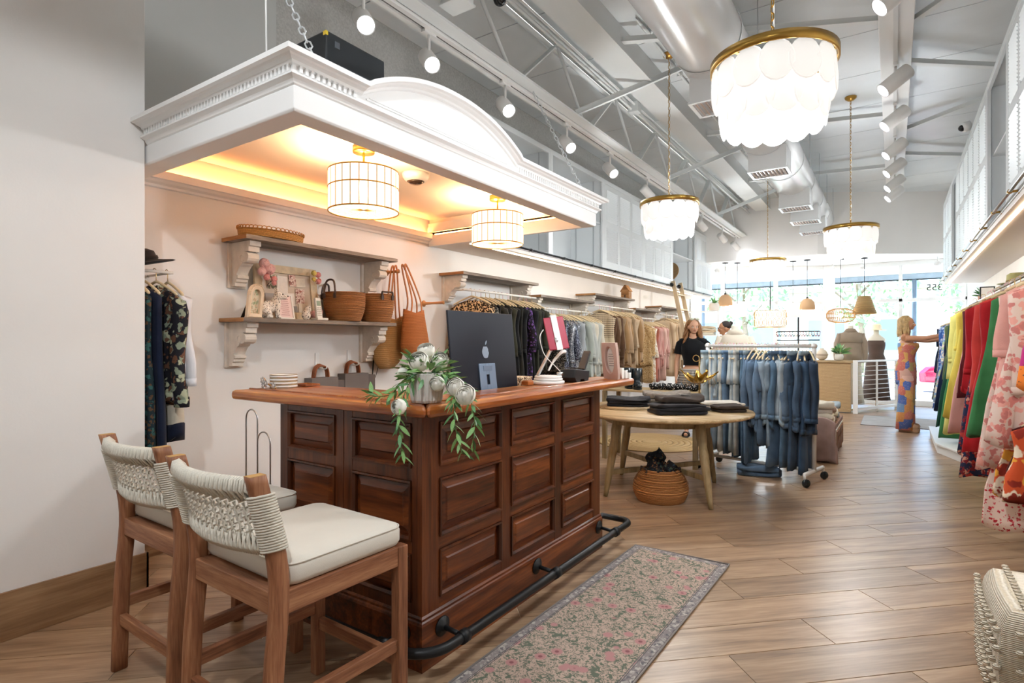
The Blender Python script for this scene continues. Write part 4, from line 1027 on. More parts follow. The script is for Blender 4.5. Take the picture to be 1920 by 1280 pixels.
for i in range(3):
    o = MB().box(-.035,.035,-.01,.01,0,.075-.018*i, TR(-1.59+.012*i,3.70+.035*i,1.121) @ rz(-.3)).build('card_stack', PORC, bev=.002)
    tag(o, ['tallest stack of white cards behind the oval frame on the bar','middle stack of white cards behind the oval frame','lowest stack of white cards at the bar end'][i], 'cards', 'white cards on the bar end')
t = thing('wooden_block', 'small reddish wooden block on the work desk left of the trivets', 'block', (-1.87,2.93,1.0))
t.location = (-1.80,2.84,1.121); LOC[t.name] = tuple(t.location)
MB().box(-1.83,-1.78,2.81,2.87,1.121,1.145).build('block_body', MAHT, t, bev=.003); MB().box(-1.825,-1.785,2.815,2.865,1.145,1.15).build('block_cap', MAHT, t)
# ================================================================ WALL SHELVES
WEATH = wood('weathered_wood', '#5d534b', '#857b72', '#a39a90', 'y', 1.2, .8, True, 1.4)
WRAW = wood('raw_edge', '#6b4526', '#9a6f43', '#b98d5e', 'x', 1.5, .7, True)
CORB = M('corbel_paint','#e2d8cb',.75,var=.10,vs=14,bmp=.2,bs=40)
PEGW = wood('peg_wood','#a8703f','#c68d57','#dba873','x',2,.5,True)
def corbel(parent, y, ztop, h=.31, dep=.27, wd=.085, face=1, xw=XL):
    f = face; P = []
    def p(o_, z): P.append((xw+f*o_, ztop-z))
    p(0,0); p(dep,0); p(dep,.035*h/.31); p(dep*.93,.04*h/.31); p(dep*.93,.075*h/.31)
    for i in range(9):
        a = -PI/2+PI*i/8*1.15; p(dep*.72+dep*.2*math.cos(a), h*.36+h*.13*math.sin(a))
    for i in range(6):
        t_ = i/5; p(dep*(.60-.26*t_**.6), h*(.52+.22*t_))
    p(dep*.40,h*.76); p(dep*.40,h*.82); p(dep*.33,h*.84); p(dep*.33,h*.90); p(dep*.27,h*.92); p(dep*.27,h); p(0,h)
    c_ = MB().prism(P, 'y', y-wd/2, y+wd/2).build('corbel', CORB, parent, bev=.003)
    b = MB(); x1, x2 = sorted((xw, xw+f*.025)); b.box(x1, x2, y-wd/2-.022, y+wd/2+.022, ztop-h-.012, ztop-.001); b.build('back_board', CORB, c_, bev=.002)
    sc = MB()
    for s_ in (-1,1): sc.tube([(xw+f*(dep*.62+r_*math.cos(q)), y+s_*(wd/2+.001), ztop-h*.36+r_*math.sin(q)) for r_, q in [(.012+.0022*i, i*.55) for i in range(11)]], .004, 5)
    sc.build('scroll', CORB, c_)
    return c_
def wall_shelf(label, y0, y1, ztop, dep=.31, corbs=None, face=1, xw=XL, th=.03, h=.31):
    f = face; t = thing('wall_shelf', label, 'shelf', (xw+f*dep/2, (y0+y1)/2, ztop-th), 'weathered wooden wall shelves')
    x1, x2 = sorted((xw+f*.001, xw+f*dep)); rng = random.Random(int(y0*100)); P = []
    n = 14
    for i in range(n+1): P.append((x2-(0 if f < 0 else rng.uniform(0,.006)), y0+(y1-y0)*i/n))
    for i in range(n+1): P.append((x1+(0 if f > 0 else rng.uniform(0,.006)), y1-(y1-y0)*i/n))
    MB().prism(P, 'z', ztop-th, ztop).build('board', WEATH, t, bev=.003)
    MB().box(x1, x2-.003, y0-.003, y0+.0, ztop-th+.002, ztop-.002).build('raw_end', WRAW, t)
    for y in (corbs or (y0+.10, y1-.10)): corbel(t, y, ztop-th, h, dep*.82, face=f, xw=xw)
    return t
wall_shelf('upper weathered plank shelf on carved corbels behind the bar', 2.18, 3.60, 2.115)
wall_shelf('lower weathered plank shelf on carved corbels behind the bar, full of keepsakes', 2.16, 3.585, 1.545)
# oval tray
RAT = woven('rattan_light','#8a5a2b','#dca862',120,40)
t = thing('rattan_tray', 'oval light rattan tray lying on the upper shelf', 'tray', (-3.76,2.44,2.116))
MB().lathe([(.0,.002),(.98,.002),(1,.004),(1.03,.055),(1.0,.055),(.97,.01),(0,.01)], (-3.76,2.44,2.116), 40, sx=.13, sy=.245).build('tray_body', RAT, t)
m = MB()
for k in range(46):
    a = 2*PI*k/46; c_ = Vector((-3.76+.134*math.cos(a), 2.44+.252*math.sin(a), 2.116+.062)); m.tube([c_+Vector((-.016*math.sin(a)*math.cos(q), .016*math.cos(a)*math.cos(q), .011*math.sin(q))) for q in [j*PI/4 for j in range(8)]], .003, 5, closed=True)
o = m.build('looped_rim', RAT, t); o['kind'] = 'stuff'
# arch frame
t = local('arched_picture_frame', 'small arched cream picture frame with beaded edge on the lower shelf', 'picture frame', (-3.70,2.26,1.546), PI/2+.35)
CREAM = M('cream_paint','#e3cdb0',.6,var=.06,vs=20)
def archp(w_, h, y0=0): return [(-w_,y0),(w_,y0)]+[(w_*math.cos(a), h-w_+w_*math.sin(a)) for a in [i*PI/10 for i in range(11)]]
Ma = Matrix.Rotation(.12,4,'X'); oa = archp(.075,.235); ia = archp(.045,.20,.03)
MB().rings([[(p[0],.01,p[1]) for p in oa],[(p[0],-.01,p[1]) for p in oa],[(p[0],-.016,p[1]) for p in archp(.066,.226,.008)],[(p[0],-.01,p[1]) for p in ia],[(p[0],.01,p[1]) for p in ia]], False, Ma, sm=False).build('frame', CREAM, t)
MB().prism(archp(.06,.22,.01),'y',.006,.009,Ma).build('photo', floral('sepia_photo','#cfc9b4',['#8d9a7c','#b9a58a'],30,.6), t)
m = MB()
for p in smooth_path([(q[0],-.014,q[1]) for q in archp(.071,.231,.004)[1:]],2): m.ell(p,(.005,.005,.005),6,4,Ma)
o = m.build('beading', CREAM, t); o['kind'] = 'stuff'
MB().bar((0,.012,.16),(0,.09,.003),.03,.004).build('easel', M('dark_easel','#3a2a20',.6), t)
# patterned dog figurine (continuous body)
def remeshed(parts, name, m, parent, vox=.008, smooth=4):
    """union of tapered capsules / ellipsoids turned into one continuous skin"""
    o = parts.build(name, m, parent)
    q = o.modifiers.new('r','REMESH'); q.mode = 'VOXEL'; q.voxel_size = vox; q.use_smooth_shade = True
    if smooth:
        q = o.modifiers.new('s','SMOOTH'); q.iterations = smooth; q.factor = .5
    return o
t = local('dog_figurine', 'seated white dog figurine with black scribbles on the lower shelf', 'figurine', (-3.73,2.42,1.546), PI/2-.35)
DOGM = floral('dog_pattern','#efe6da',['#3a2f2c','#6a5a54'],75,.42)
m = MB().ell((-.055,0,.06),(.05,.04,.055)).ell((-.02,0,.085),(.06,.036,.045),M=None).ell((.03,0,.115),(.034,.03,.06)).ell((.045,0,.165),(.036,.031,.034)).ell((.085,0,.157),(.024,.018,.016)).ell((.105,0,.165),(.007,.008,.006))
for sy in (-1,1):
    m.tube([(.035,sy*.02,.1),(.04,sy*.022,.04),(.043,sy*.022,.01),(.062,sy*.022,.008)],[.018,.013,.013,.011],8)
    m.tube([(-.055,sy*.035,.06),(-.02,sy*.042,.03),(-.04,sy*.042,.012),(.0,sy*.042,.01)],[.03,.02,.014,.012],8)
    m.tube([(.035,sy*.02,.19),(.03,sy*.024,.215),(.03,sy*.025,.228)],[.012,.008,.003],8)
m.tube([(-.10,0,.03),(-.125,0,.05),(-.13,0,.085)],[.012,.01,.006],8)
remeshed(m,'body',DOGM,t,.006,2)
for sy in (-1,1): MB().ell((.072,sy*.021,.178),(.005,.005,.005),8,6).build('eye', BLACK, t)
MB().ell((.112,0,.166),(.006,.007,.005),8,6).build('nose', BLACK, t)
# collage frame with paper flowers
t = local('collage_frame', 'distressed cream frame full of photos, cards and pink flowers', 'picture frame', (-3.87,2.66,1.546), PI/2)
Mc = Matrix.Rotation(-.10,4,'X').inverted(); W_, H_ = .27, .42
Mc = Matrix.Rotation(.12,4,'X') if False else Matrix.Rotation(-.12,4,'X')
DIST = M('distressed_cream','#d8c6a6',.8,var=.18,vs=16,bmp=.3,bs=40)
for x0,x1,z0,z1 in ((-W_,-W_+.06,0,H_),(W_-.06,W_,0,H_),(-W_+.06,W_-.06,0,.06),(-W_+.06,W_-.06,H_-.06,H_)): MB().box(x0,x1,-.012,.012,z0,z1,Mc).build('frame_bar', DIST, t, bev=.003)
MB().box(-W_+.05,W_-.05,.002,.008,.05,H_-.05,Mc).build('backing', M('board_beige','#cdbfae',.9), t)
cols = ['#ece6de','#7d8a6f','#e2c9c0','#f0ece4','#b98f84','#8c7f72','#d9d2cc','#e9dccf','#a9b08f','#f3efe9']
kk = 0
for (x,z,w_,h) in ((-.13,.29,.075,.11),(-.04,.27,.09,.14),(.05,.31,.06,.09),(.12,.30,.09,.07),(-.15,.14,.08,.12),(-.06,.13,.07,.11),(.02,.16,.08,.10),(.11,.19,.08,.12),(.13,.09,.08,.09),(.04,.07,.08,.08),(-.12,.06,.09,.07)):
    o = MB().box(x-w_/2,x+w_/2,-.003-.001*(kk%3),-.001-.001*(kk%3),z-h/2,z+h/2,Mc @ TR(x,0,z) @ Matrix.Rotation(lr.uniform(-.06,.06),4,'Y') @ TR(-x,0,-z))
    o.build('photo_card', [floral('photo_a','#b9a58f',['#6d7a58','#e0cfc2','#4f4238'],38,.6),M('card_white','#eee8e0',.8,var=.05,vs=60),floral('photo_b','#d9b9b0',['#8c5a52','#efe3d9'],40,.6),M('card_cream','#e6dccb',.8,var=.06,vs=50),M('card_grey','#9d9a98',.8)][kk%5], t); kk += 1
PNK = M('silk_pink','#e6b3ae',.8,var=.10,vs=25); PNK2 = M('silk_rose','#d98f8c',.8,var=.1,vs=25); YEL = M('silk_yellow','#d9c46a',.8,var=.1,vs=25)
def puff(c_, r, mt, nm='silk_flower'):
    m = MB(); rg = random.Random(int(c_[0]*1000)+int(c_[2]*1000))
    for k in range(26):
        a = rg.uniform(0,2*PI); e = rg.uniform(-.2,1.2); d = Vector((math.cos(a)*math.cos(e), -math.sin(e)*.8-.1, math.sin(a)*math.cos(e))); p = Vector(c_)+d*r*.7
        m.ell((0,0,0),(r*.42,r*.12,r*.42),8,5,TR(*p) @ d.to_track_quat('Y','Z').to_matrix().to_4x4())
    m.build(nm, mt, t)
for c_, r, mt in (((-.23,-.03,.41),.045,PNK),((-.19,-.035,.37),.05,PNK),((-.25,-.03,.35),.04,PNK),((-.21,-.03,.31),.03,PNK2),((-.15,-.03,.30),.028,PNK2),((-.15,-.03,.27),.022,PNK2),((.20,-.03,.38),.026,YEL),((.24,-.03,.37),.028,PNK2),((.24,-.03,.32),.032,PNK2),((.20,-.03,.33),.022,YEL),((.24,-.04,.07),.04,PNK),((.19,-.04,.05),.035,PNK)): puff(c_, r, mt)
# small white frame, small figures, phone
t = local('small_photo_frame', 'small white photo frame with a printed pink note leaning on the collage', 'picture frame', (-3.74,2.545,1.546), PI/2)
Mq = Matrix.Rotation(-.22,4,'X')
m = MB(); m.box(-.072,-.06,-.006,.006,0,.19,Mq).box(.06,.072,-.006,.006,0,.19,Mq).box(-.06,.06,-.006,.006,0,.012,Mq).box(-.06,.06,-.006,.006,.178,.19,Mq); m.build('frame', PORC, t)
MB().box(-.06,.06,-.002,.002,.012,.178,Mq).build('note', M('note_pink','#ecd5d2',.8), t)
m = MB()
for k in range(9): m.box(-.035+.006*(k%3),.035-.005*(k%2),-.0032,-.002,.03+k*.015,.034+k*.015,Mq)
m.build('note_lines', M('note_ink','#b98d8c',.8), t)
t = local('small_figurine', 'tiny white cat-like figurine between photo frame and phone', 'figurine', (-3.73,2.71,1.546), PI/2-.3)
remeshed(MB().ell((0,0,.035),(.035,.026,.04)).ell((.015,0,.085),(.024,.022,.024)).tube([(.02,.012,.1),(.02,.015,.12)],[.008,.002],6).tube([(.02,-.012,.1),(.02,-.015,.12)],[.008,.002],6),'body',DOGM,t,.005,2)
t = local('cordless_phone', 'white cordless phone standing in its cradle on the lower shelf', 'phone', (-3.72,2.82,1.546), PI/2)
Mh = TR(0,0,.012) @ Matrix.Rotation(-.16,4,'X')
MB().prism([(-.05,-.05),(.05,-.05),(.04,.05),(-.04,.05)],'z',0,.018).build('cradle', PORC, t, bev=.004)
MB().box(-.026,.026,-.013,.013,0,.165,Mh).build('handset', PORC, t, bev=.006)
MB().box(-.019,.019,-.0145,-.013,.10,.14,Mh).build('display', M('lcd_green','#8fa592',.3), t)
for i in range(5):
    for j in range(3): MB().box(-.018+j*.0135,-.009+j*.0135,-.0155,-.013,.02+i*.015,.029+i*.015,Mh).build('key', M('key_grey','#c9c5be',.5), t)
MB().tube([(.016,.0,.165),(.016,.004,.185)],.005,6,M=Mh).build('antenna', PORC, t)
# seagrass baskets
SEAG = woven('seagrass','#6a3d1d','#bd8450',105,50); LEATH = M('dark_leather','#35241d',.5,var=.1,vs=30)
def basket(label, c, r, h, handles, belly=0, mt=SEAG, group=None, pars=None):
    t = thing('seagrass_basket', label, 'basket', c, group); x,y,z = c
    prof = []
    n = 14
    for i in range(n+1):
        s_ = i/n; rr_ = r*(.80+.32*math.sin(PI*min(1,s_*.8+.18))**1.2*belly-.08*s_) if belly else r*(.74+.27*math.sin(min(1,s_*1.35+.08)*PI/2))
        prof.append((rr_, h*s_))
    prof = [(.001,.001)]+prof+[(prof[-1][0]-.008,h), (prof[-1][0]-.012,h*.9), (prof[2][0]-.012,h*.1), (.0012,h*.1)]
    m = MB(); m.lathe(prof, c, 36); m.build('basket_body', mt, t)
    top = r*(.80+.32*math.sin(PI*.98)**1.2*belly-.08) if False else prof[n+1][0]
    for i in range(15):       # coil ridges
        s_ = (i+.5)/15; k = 1+int(s_*n); MB().lathe([(prof[k][0]+.0,h*s_-.004),(prof[k][0]+.004,h*s_),(prof[k][0],h*s_+.004)], c, 36).build('coil', mt, t)
    for a, hh in handles:
        cx_, cy_ = x+top*math.cos(a), y+top*math.sin(a); tx, ty = -math.sin(a)*.055, math.cos(a)*.055; ox, oy = math.cos(a)*.006, math.sin(a)*.006
        m = MB(); P = smooth_path([(cx_-tx+ox,cy_-ty+oy,z+h-.05),(cx_-tx+ox,cy_-ty+oy,z+h+.01),(cx_-tx*.6,cy_-ty*.6,z+h+hh),(cx_+tx*.6,cy_+ty*.6,z+h+hh),(cx_+tx+ox,cy_+ty+oy,z+h+.01),(cx_+tx+ox,cy_+ty+oy,z+h-.05)],5)
        m.tube(P,.008,8); hd = m.build('handle', LEATH, t)
        for s_ in (-1,1): MB().box(-.012,.012,-.004,.004,-.02,.02,TR(cx_+s_*tx+ox*1.6,cy_+s_*ty+oy*1.6,z+h-.035) @ rz(a+PI/2)).build('leather_tab', LEATH, hd)
    return t
basket('seagrass basket with upright dark leather handles, nearer the phone', (-3.76,3.10,1.546), .165, .235, ((PI*1.12,.07),(-PI*.45,.085)), group='seagrass baskets on the lower shelf')
basket('seagrass basket with small leather handles at the shelf end', (-3.77,3.45,1.546), .155, .245, ((-.1,.015),(PI,.02)), group='seagrass baskets on the lower shelf')
# peg with two straw totes
STRAWD = woven('straw_rust','#8a4a20','#c47c42',130,60); STRAWL = woven('straw_tan','#8d6534','#c79d62',150,60); TAN = M('tan_leather','#b8773f',.55,var=.1,vs=25)
t = thing('wall_peg', 'turned wooden wall peg holding the straw totes', 'peg', (XL,3.75,2.03))
MB().lathe([(0,0),(.03,0),(.033,.008),(.016,.014),(.012,.09),(.014,.15),(.02,.155),(.02,.165),(0,.17)],n=18,M=TR(XL,3.75,2.03) @ Matrix.Rotation(PI/2,4,'Y')).build('peg_body', PEGW, t)
t = thing('wall_peg', 'turned wooden wall peg to the right of the totes', 'peg', (XL,4.26,1.765))
MB().lathe([(0,0),(.03,0),(.033,.008),(.016,.014),(.012,.12),(.014,.26),(.018,.27),(0,.275)],n=18,M=TR(XL,4.26,1.765) @ Matrix.Rotation(PI/2,4,'Y')).build('peg_body', PEGW, t)
def tote(label, x, y, ztop, zbot, wt, wb, d, mt, tilt=0, hz=2.05):
    t = thing('straw_tote', label, 'bag', (x,y,zbot)); rr = []
    for i in range(11):
        s_ = i/10; z = zbot+(ztop-zbot)*s_; hw = wb*(math.sin(PI/2*min(1,s_*3.2+.12)))*(1-s_)+ (wb+(wt-wb)*s_)*s_ if s_ < .35 else (wb+(wt-wb)*s_)
        hw = (wb+(wt-wb)*s_)*min(1,.35+.65*math.sin(PI/2*min(1,s_*3+.05))); dd_ = d*min(1,.4+.6*math.sin(PI/2*min(1,s_*4)))*(1-.45*s_)
        rr.append([(x+dd_*math.sin(a)*(1+.12*math.cos(3*a)), y+tilt*s_+hw*math.cos(a), z+(.02*math.cos(2*a) if i == 10 else 0)) for a in [k*PI/14 for k in range(28)]])
    MB().rings(rr, True).build('bag_body', mt, t)
    for sx in (-1,1):
        for k in range(2):
            o_ = .006*k
            P = smooth_path([(x+sx*d*.35,y+tilt-wt*.55+o_,ztop-.03),(x+sx*d*.3,y+tilt-wt*.42+o_,ztop+.12),(x+sx*.02,3.735+o_,hz+.004*k),(x+sx*.02,3.77+o_,hz+.004*k),(x+sx*d*.3,y+tilt+wt*.42+o_,ztop+.12),(x+sx*d*.35,y+tilt+wt*.55+o_,ztop-.03)],5)
            MB().tube(P,.0055,6).build('strap', TAN, t)
    return t
tote('tan straw tote hanging behind the rust one on the peg', -3.86, 3.66, 1.60, 1.13, .12, .20, .08, STRAWL, .08, 2.045)
tote('rust straw tote with long leather straps hanging on the peg', -3.72, 3.90, 1.66, 1.20, .13, .20, .09, STRAWD, -.03, 2.052)
# paper shopping bags on adhesive hooks
for i, (y, z0) in enumerate(((2.98,.755),(3.31,.775))):
    t = thing('shopping_bag', ['grey paper shopping bags with rope handles on the wall hook, nearer the bangles','grey paper shopping bag with rope handles on the wall hook, nearer the totes'][i], 'bag', (-3.86,y,z0), 'shopping bags behind the bar')
    GP = M('grey_paper','#6c6867',.85,var=.05,vs=8)
    MB().box(-3.95,-3.85,y-.13,y+.13,z0,z0+.33).build('bag_body', GP, t, bev=.003)
    MB().box(-3.945,-3.855,y-.01,y+.21,z0-.03,z0+.30 if i == 0 else z0+.31).build('bag_fold', M('grey_paper_dark','#595554',.85), t, bev=.003)
    for k in range(4):
        MB().tube(smooth_path([(-3.93+.012*k,y-.07,z0+.32),(-3.93+.012*k,y-.055,z0+.40),(-3.93+.012*k,y,z0+.435-.004*k),(-3.93+.012*k,y+.055,z0+.40),(-3.93+.012*k,y+.07,z0+.32)],5),.0075,7).build('rope_handle', M('rope_brown','#8a5030',.75,var=.2,vs=60), t)
    h = thing('wall_hook', ['white adhesive wall hook above the first shopping bag','white adhesive wall hook above the second shopping bag'][i], 'hook', (XL,y,z0+.46))
    MB().box(XL,XL+.006,y-.02,y+.02,z0+.42,z0+.53).build('plate', WHITE, h, bev=.002)
    MB().tube(smooth_path([(XL+.005,y,z0+.45),(XL+.03,y,z0+.405),(XL+.115,y,z0+.402),(XL+.125,y,z0+.43)],4),.005,6).build('hook_arm', WHITE, h)
t = thing('cable', 'black power cables hanging down the wall under the lower shelf', 'cable', (-3.93,3.62,1.0))
MB().tube(smooth_path([(-3.94,3.60,1.46),(-3.93,3.57,1.25),(-3.93,3.55,1.05),(-3.92,3.50,.95)],5),.006,6).build('wire', BLACK, t)
MB().tube(smooth_path([(-3.94,3.62,1.46),(-3.93,3.63,1.2),(-3.93,3.60,1.08),(-3.92,3.52,.95)],5),.003,6).build('wire', BLACK, t)
MB().box(-3.955,-3.92,3.58,3.65,1.42,1.51).build('adapter', BLACK, t, bev=.004)
# wire rack by the wall and cream pouf at the right edge
t = thing('wire_stand', 'thin metal looped wire stand behind the bar stools', 'stand', (-3.12,1.93,0))
for x0, x1, h, y in ((-3.27,-3.15,.97,1.95),(-3.15,-3.02,.845,1.95),(-3.27,-3.15,.97,2.25)):
    r = (x1-x0)/2; c_ = (x0+x1)/2
    MB().tube([(x0,y,.012)]+[(c_-r*math.cos(a),y,h-r+r*math.sin(a)) for a in [i*PI/10 for i in range(11)]]+[(x1,y,.012)],.0045,7).build('loop', STEEL, t)
MB().tube([(-3.30,1.92,.006),(-3.0,1.92,.006),(-3.0,2.28,.006),(-3.30,2.28,.006)],.006,7,closed=True).build('base_frame', STEEL, t)
m = MB()
for k in range(5): m.tube([(-3.30,1.95+k*.08,.006),(-3.0,1.95+k*.08,.006)],.004,6)
m.build('base_wire', STEEL, t)
t = thing('woven_pouf', 'cream knitted square pouf at the right edge of the picture', 'pouf', (.60,2.98,0))
KNIT = woven('cream_knit','#d8c8ab','#f3ead8',150,45,.95,.9); rr = []
for i in range(13):
    s_ = i/12; k = .92+.10*math.sin(PI*s_)**.6; h = .37*s_; pts = []
    for q in range(40):
        a = 2*PI*q/40; c_, sn = math.cos(a), math.sin(a); r = .29/max(abs(c_),abs(sn))**.86; pts.append((.60+r*k*c_, 2.98+r*k*sn, .002+h))
    rr.append(pts)
rr += [[(.60+(p[0]-.60)*f_, 2.98+(p[1]-2.98)*f_, .372+z) for p in rr[-1]] for f_, z in ((.94,.02),(.8,.03),(.4,.034))]
MB().rings(rr).build('pouf_body', KNIT, t)
m = MB()
for i in range(5):
    z = .06+i*.068
    for q in range(48):
        a = 2*PI*q/48; c_, sn = math.cos(a), math.sin(a); r = .303/max(abs(c_),abs(sn))**.86; m.ell((.60+r*c_, 2.98+r*sn, z),(.014,.014,.012),6,4)
o = m.build('knit_bobbles', KNIT, t); o['kind'] = 'stuff'
m = MB()
for j in range(4):
    for q in range(14): m.ell((.60-.2+.4*j/3, 2.98-.24+.48*q/13, .408),(.014,.012,.008),6,4)
o = m.build('top_bobbles', KNIT, t); o['kind'] = 'stuff'
# ================================================================ GARMENTS
gr = random.Random(5)
def hanger_meshes():
    P = smooth_path([(-.205,0,-.150),(-.17,0,-.128),(-.08,0,-.088),(-.02,0,-.066),(0,0,-.062),(.02,0,-.066),(.08,0,-.088),(.17,0,-.128),(.205,0,-.150)],3)
    a = MB().tube(P, [.006]+[.0085]*(len(P)-2)+[.006], 6); a.tube([(-.18,0,-.136),(0,0,-.138),(.18,0,-.136)], .005, 5)
    a = a.mesh('hanger'); a.materials.append(HANGW)
    h = MB().tube([(0,0,-.062),(0,0,-.03)]+[(-.017+.017*math.cos(t),0,-.017+.019+.017*math.sin(t)) for t in [i*PI/5 for i in range(0,6)]]+[(-.034,0,-.002)], .0022, 5).mesh('hanger_hook'); h.materials.append(HOOKM)
    h2 = h.copy(); h2.materials.clear(); h2.materials.append(M('pink_hook','#e59ab0',.4)); return a, h, h2
HGR, HOOK, HOOK2 = hanger_meshes()
def add_part(name, me, parent, Mx=None):
    o = bpy.data.objects.new(name, me); COL.objects.link(o); o.parent = parent
    if Mx is not None: o.matrix_local = Mx
    return o
def cloth_rings(w, L, flare, th, seed, z0=-.105, fold=.014, hem=.02, nr=11, na=26, slope=.065, kf=3, neck=.05):
    r = random.Random(seed); ph = [r.uniform(0,6.28) for _ in range(4)]; sway = r.uniform(-.012,.012); rows = []
    prof = [(z0, neck, .5), (z0-.012, neck+.3*(w-neck), .7), (z0-slope*.55, neck+.72*(w-neck), .9), (z0-slope, w, 1.0)]
    for i in range(nr):
        s_ = (i+1)/nr; z = z0-slope-.005-(L-slope)*s_; prof.append((z, w*(1-.10*math.sin(PI*min(1,s_*1.6))+flare*s_), 1+.25*s_))
    for z, hw, tk in prof:
        s_ = min(1, max(0, (z0-slope-z)/(L-slope))); pts = []
        for k in range(na):
            a = 2*PI*k/na; ca, sa = math.cos(a), math.sin(a)
            x = hw*math.copysign(abs(ca)**.75, ca)
            f = fold*(.25+1.6*s_)*(math.sin(kf*2.1*x/max(w,.05)+ph[0])+.6*math.sin(kf*4.3*x/max(w,.05)+ph[1]+s_*1.5))
            y = th*tk*math.copysign(abs(sa)**.6, sa)+f*(.35+.65*abs(sa))+sway*s_
            zz = z+hem*s_**3*math.sin(3*a+ph[2])
            pts.append((x, y, zz))
        rows.append(pts)
    return rows
def sleeve_rings(side, w, L, r0, r1, seed, th=.03, z0=-.165):
    r = random.Random(seed); ph = r.uniform(0,6); rows = []; n = 8; out = r.uniform(-.02,.05); fy = r.uniform(-.03,.03)
    for i in range(n+1):
        s_ = i/n; rad = r0+(r1-r0)*s_; cx = side*(w-.03+out*s_+.012*math.sin(s_*5+ph)); cy = fy*s_+.01*math.sin(s_*7+ph); cz = z0-L*s_; pts = []
        for k in range(12):
            a = 2*PI*k/12; wv = 1+.10*math.sin(3*a+s_*6+ph)
            pts.append((cx+rad*wv*math.cos(a), cy+max(th*.75, rad*.62)*wv*math.sin(a), cz+.35*rad*side*math.cos(a)*-1*(1-s_)))
        rows.append(pts)
    return rows
def garment(name, label, cat, p, rot, mt, style, w=.2, L=.75, sl=0, group=None, th=.026, flare=.1, seed=None, mt2=None, hook=None, fold=.014, tilt=0, hanger=True):
    seed = seed if seed is not None else gr.randrange(9999)
    t = local(name, label, cat, p, rot, group)
    if hanger:
        h = add_part('hanger', HGR, t, Matrix.Diagonal((min(1, w/.205+.0),1,1,1))); add_part('hanger_hook', hook or HOOK, h)
    if style == 'jeans':
        r = random.Random(seed); ln = L; sp = r.uniform(.3,.34)
        MB().rings(cloth_rings(w, sp, .10, th*1.25, seed, -.085, .004, .004, 4, 22, .01, 2, w*.9), True).build('seat', mt, t)
        for sx in (-1,1):
            rows = []; bend = r.uniform(-.03,.03)
            for i in range(9):
                s_ = i/8; hw = w*(.53-.10*math.sin(PI*s_*.9)+flare*.5*s_); cx = sx*w*(.50+.04*s_)+bend*s_*s_; z = -.085-sp+.05-(ln-sp)*s_; pts = []
                for k in range(16):
                    a = 2*PI*k/16; ca, sa = math.cos(a), math.sin(a)
                    pts.append((cx+hw*math.copysign(abs(ca)**.8,ca), sx*.006+th*1.0*math.copysign(abs(sa)**.7,sa)+.006*math.sin(5*ca+s_*4+seed), z+(.012*math.sin(4*a+seed) if i == 8 else 0)))
                rows.append(pts)
            l = MB().rings(rows, True).build('trouser_leg', mt, t)
        wb = MB(); rows = [[(x*1.01, y*1.08, z+.012+dz) for x,y,z in cloth_rings(w, sp, .1, th*1.25, seed, -.085, .004, 0, 4, 22, .01, 2, w*.9)[3]] for dz in (-.02,.022)]
        MB().rings(rows, True).build('waistband', mt2 or mt, t)
        for sx in (-1,1):
            pk = MB().sheet(lambda u,v: (sx*w*.5+(u-.5)*w*.62, -th*1.6, -.15-v*.12+ (abs(u-.5)*.04)*(v-1)), 3, 2); pk.build('back_pocket', mt2 or mt, t, thick=.004)
    else:
        MB().rings(cloth_rings(w, L, flare, th, seed, fold=fold), True).build({'dress':'dress_body','skirt':'skirt_body'}.get(style,'bodice'), mt, t)
        if sl:
            for sx in (-1,1):
                s_ = MB().rings(sleeve_rings(sx, w, sl, .062, .048, seed+sx, th), True).build('sleeve', mt, t)
                if sl > .3: MB().rings([[(x*1.0+0*q, y*1.06, z+q) for x,y,z in sleeve_rings(sx, w, sl, .064, .05, seed+sx, th)[-1]] for q in (-.015,.03)], True).build('cuff', mt2 or mt, s_)
        if style == 'jacket':
            c = MB().rings([[(x*.62, y*1.5+.004, z+.03) for x,y,z in cloth_rings(w, L, 0, th, seed)[1]], [(x*.55, y*1.7, z+.005) for x,y,z in cloth_rings(w, L, 0, th, seed)[2]]], True).build('collar', mt2 or mt, t)
            MB().box(-.003,.003,-th*1.5,-th*1.1,-.16-L*.9,-.16).build('placket', mt2 or mt, t)
            rows = cloth_rings(w, L, flare, th, seed, fold=fold)[-1]
            MB().rings([[(x*1.01,y*1.08,z+q) for x,y,z in rows] for q in (-.012,.035)], True).build('waistband', mt2 or mt, t)
        elif style == 'two_tone':
            rows = cloth_rings(w, L, flare, th, seed, fold=fold)
            MB().rings([[(x*1.012,y*1.06,z) for x,y,z in r_] for r_ in rows[-4:]], True).build('hem_band', mt2, t)
    return t
# materials for the racks
BLK = cloth('cloth_black','#17181a',.3); CHAR = cloth('cloth_charcoal','#2a2a26',.25); OLV = cloth('cloth_dark_olive','#34352a',.25)
SEQB = sequin('sequin_black','#0e0e10','#8f8577'); SEQN = sequin('sequin_navy','#2e3344','#aab2c4'); SEQS = sequin('sequin_silver','#6b7078','#d9dde2')
PURP = floral('purple_floral','#1c1820',['#6a4a8a','#3a2a55'],28,.5); ZEB = floral('zebra_print','#d8bd95',['#1c1512','#2b211b'],42,.62)
SILV_ = cloth('cloth_silver_grey','#9fa4a6',.12); PGREY = cloth('cloth_pale_grey','#b9bcb6',.1); CRM = cloth('cloth_cream','#d9d2c0',.1); SAGE = cloth('cloth_sage_grey','#a5aca3',.1)
BRN = cloth('suede_brown','#5c4330',.2); TAU = cloth('cloth_taupe','#9b8468',.15); CAMEL = cloth('cloth_camel','#b08d64',.15); BGE = cloth('cloth_beige','#c8ac8c',.12)
LACE = floral('gold_lace','#c9a877',['#8d6a3a','#e2cda6'],50,.5); WHP = floral('white_paisley','#efe9de',['#c9ab86','#e0cdb2'],22,.5)
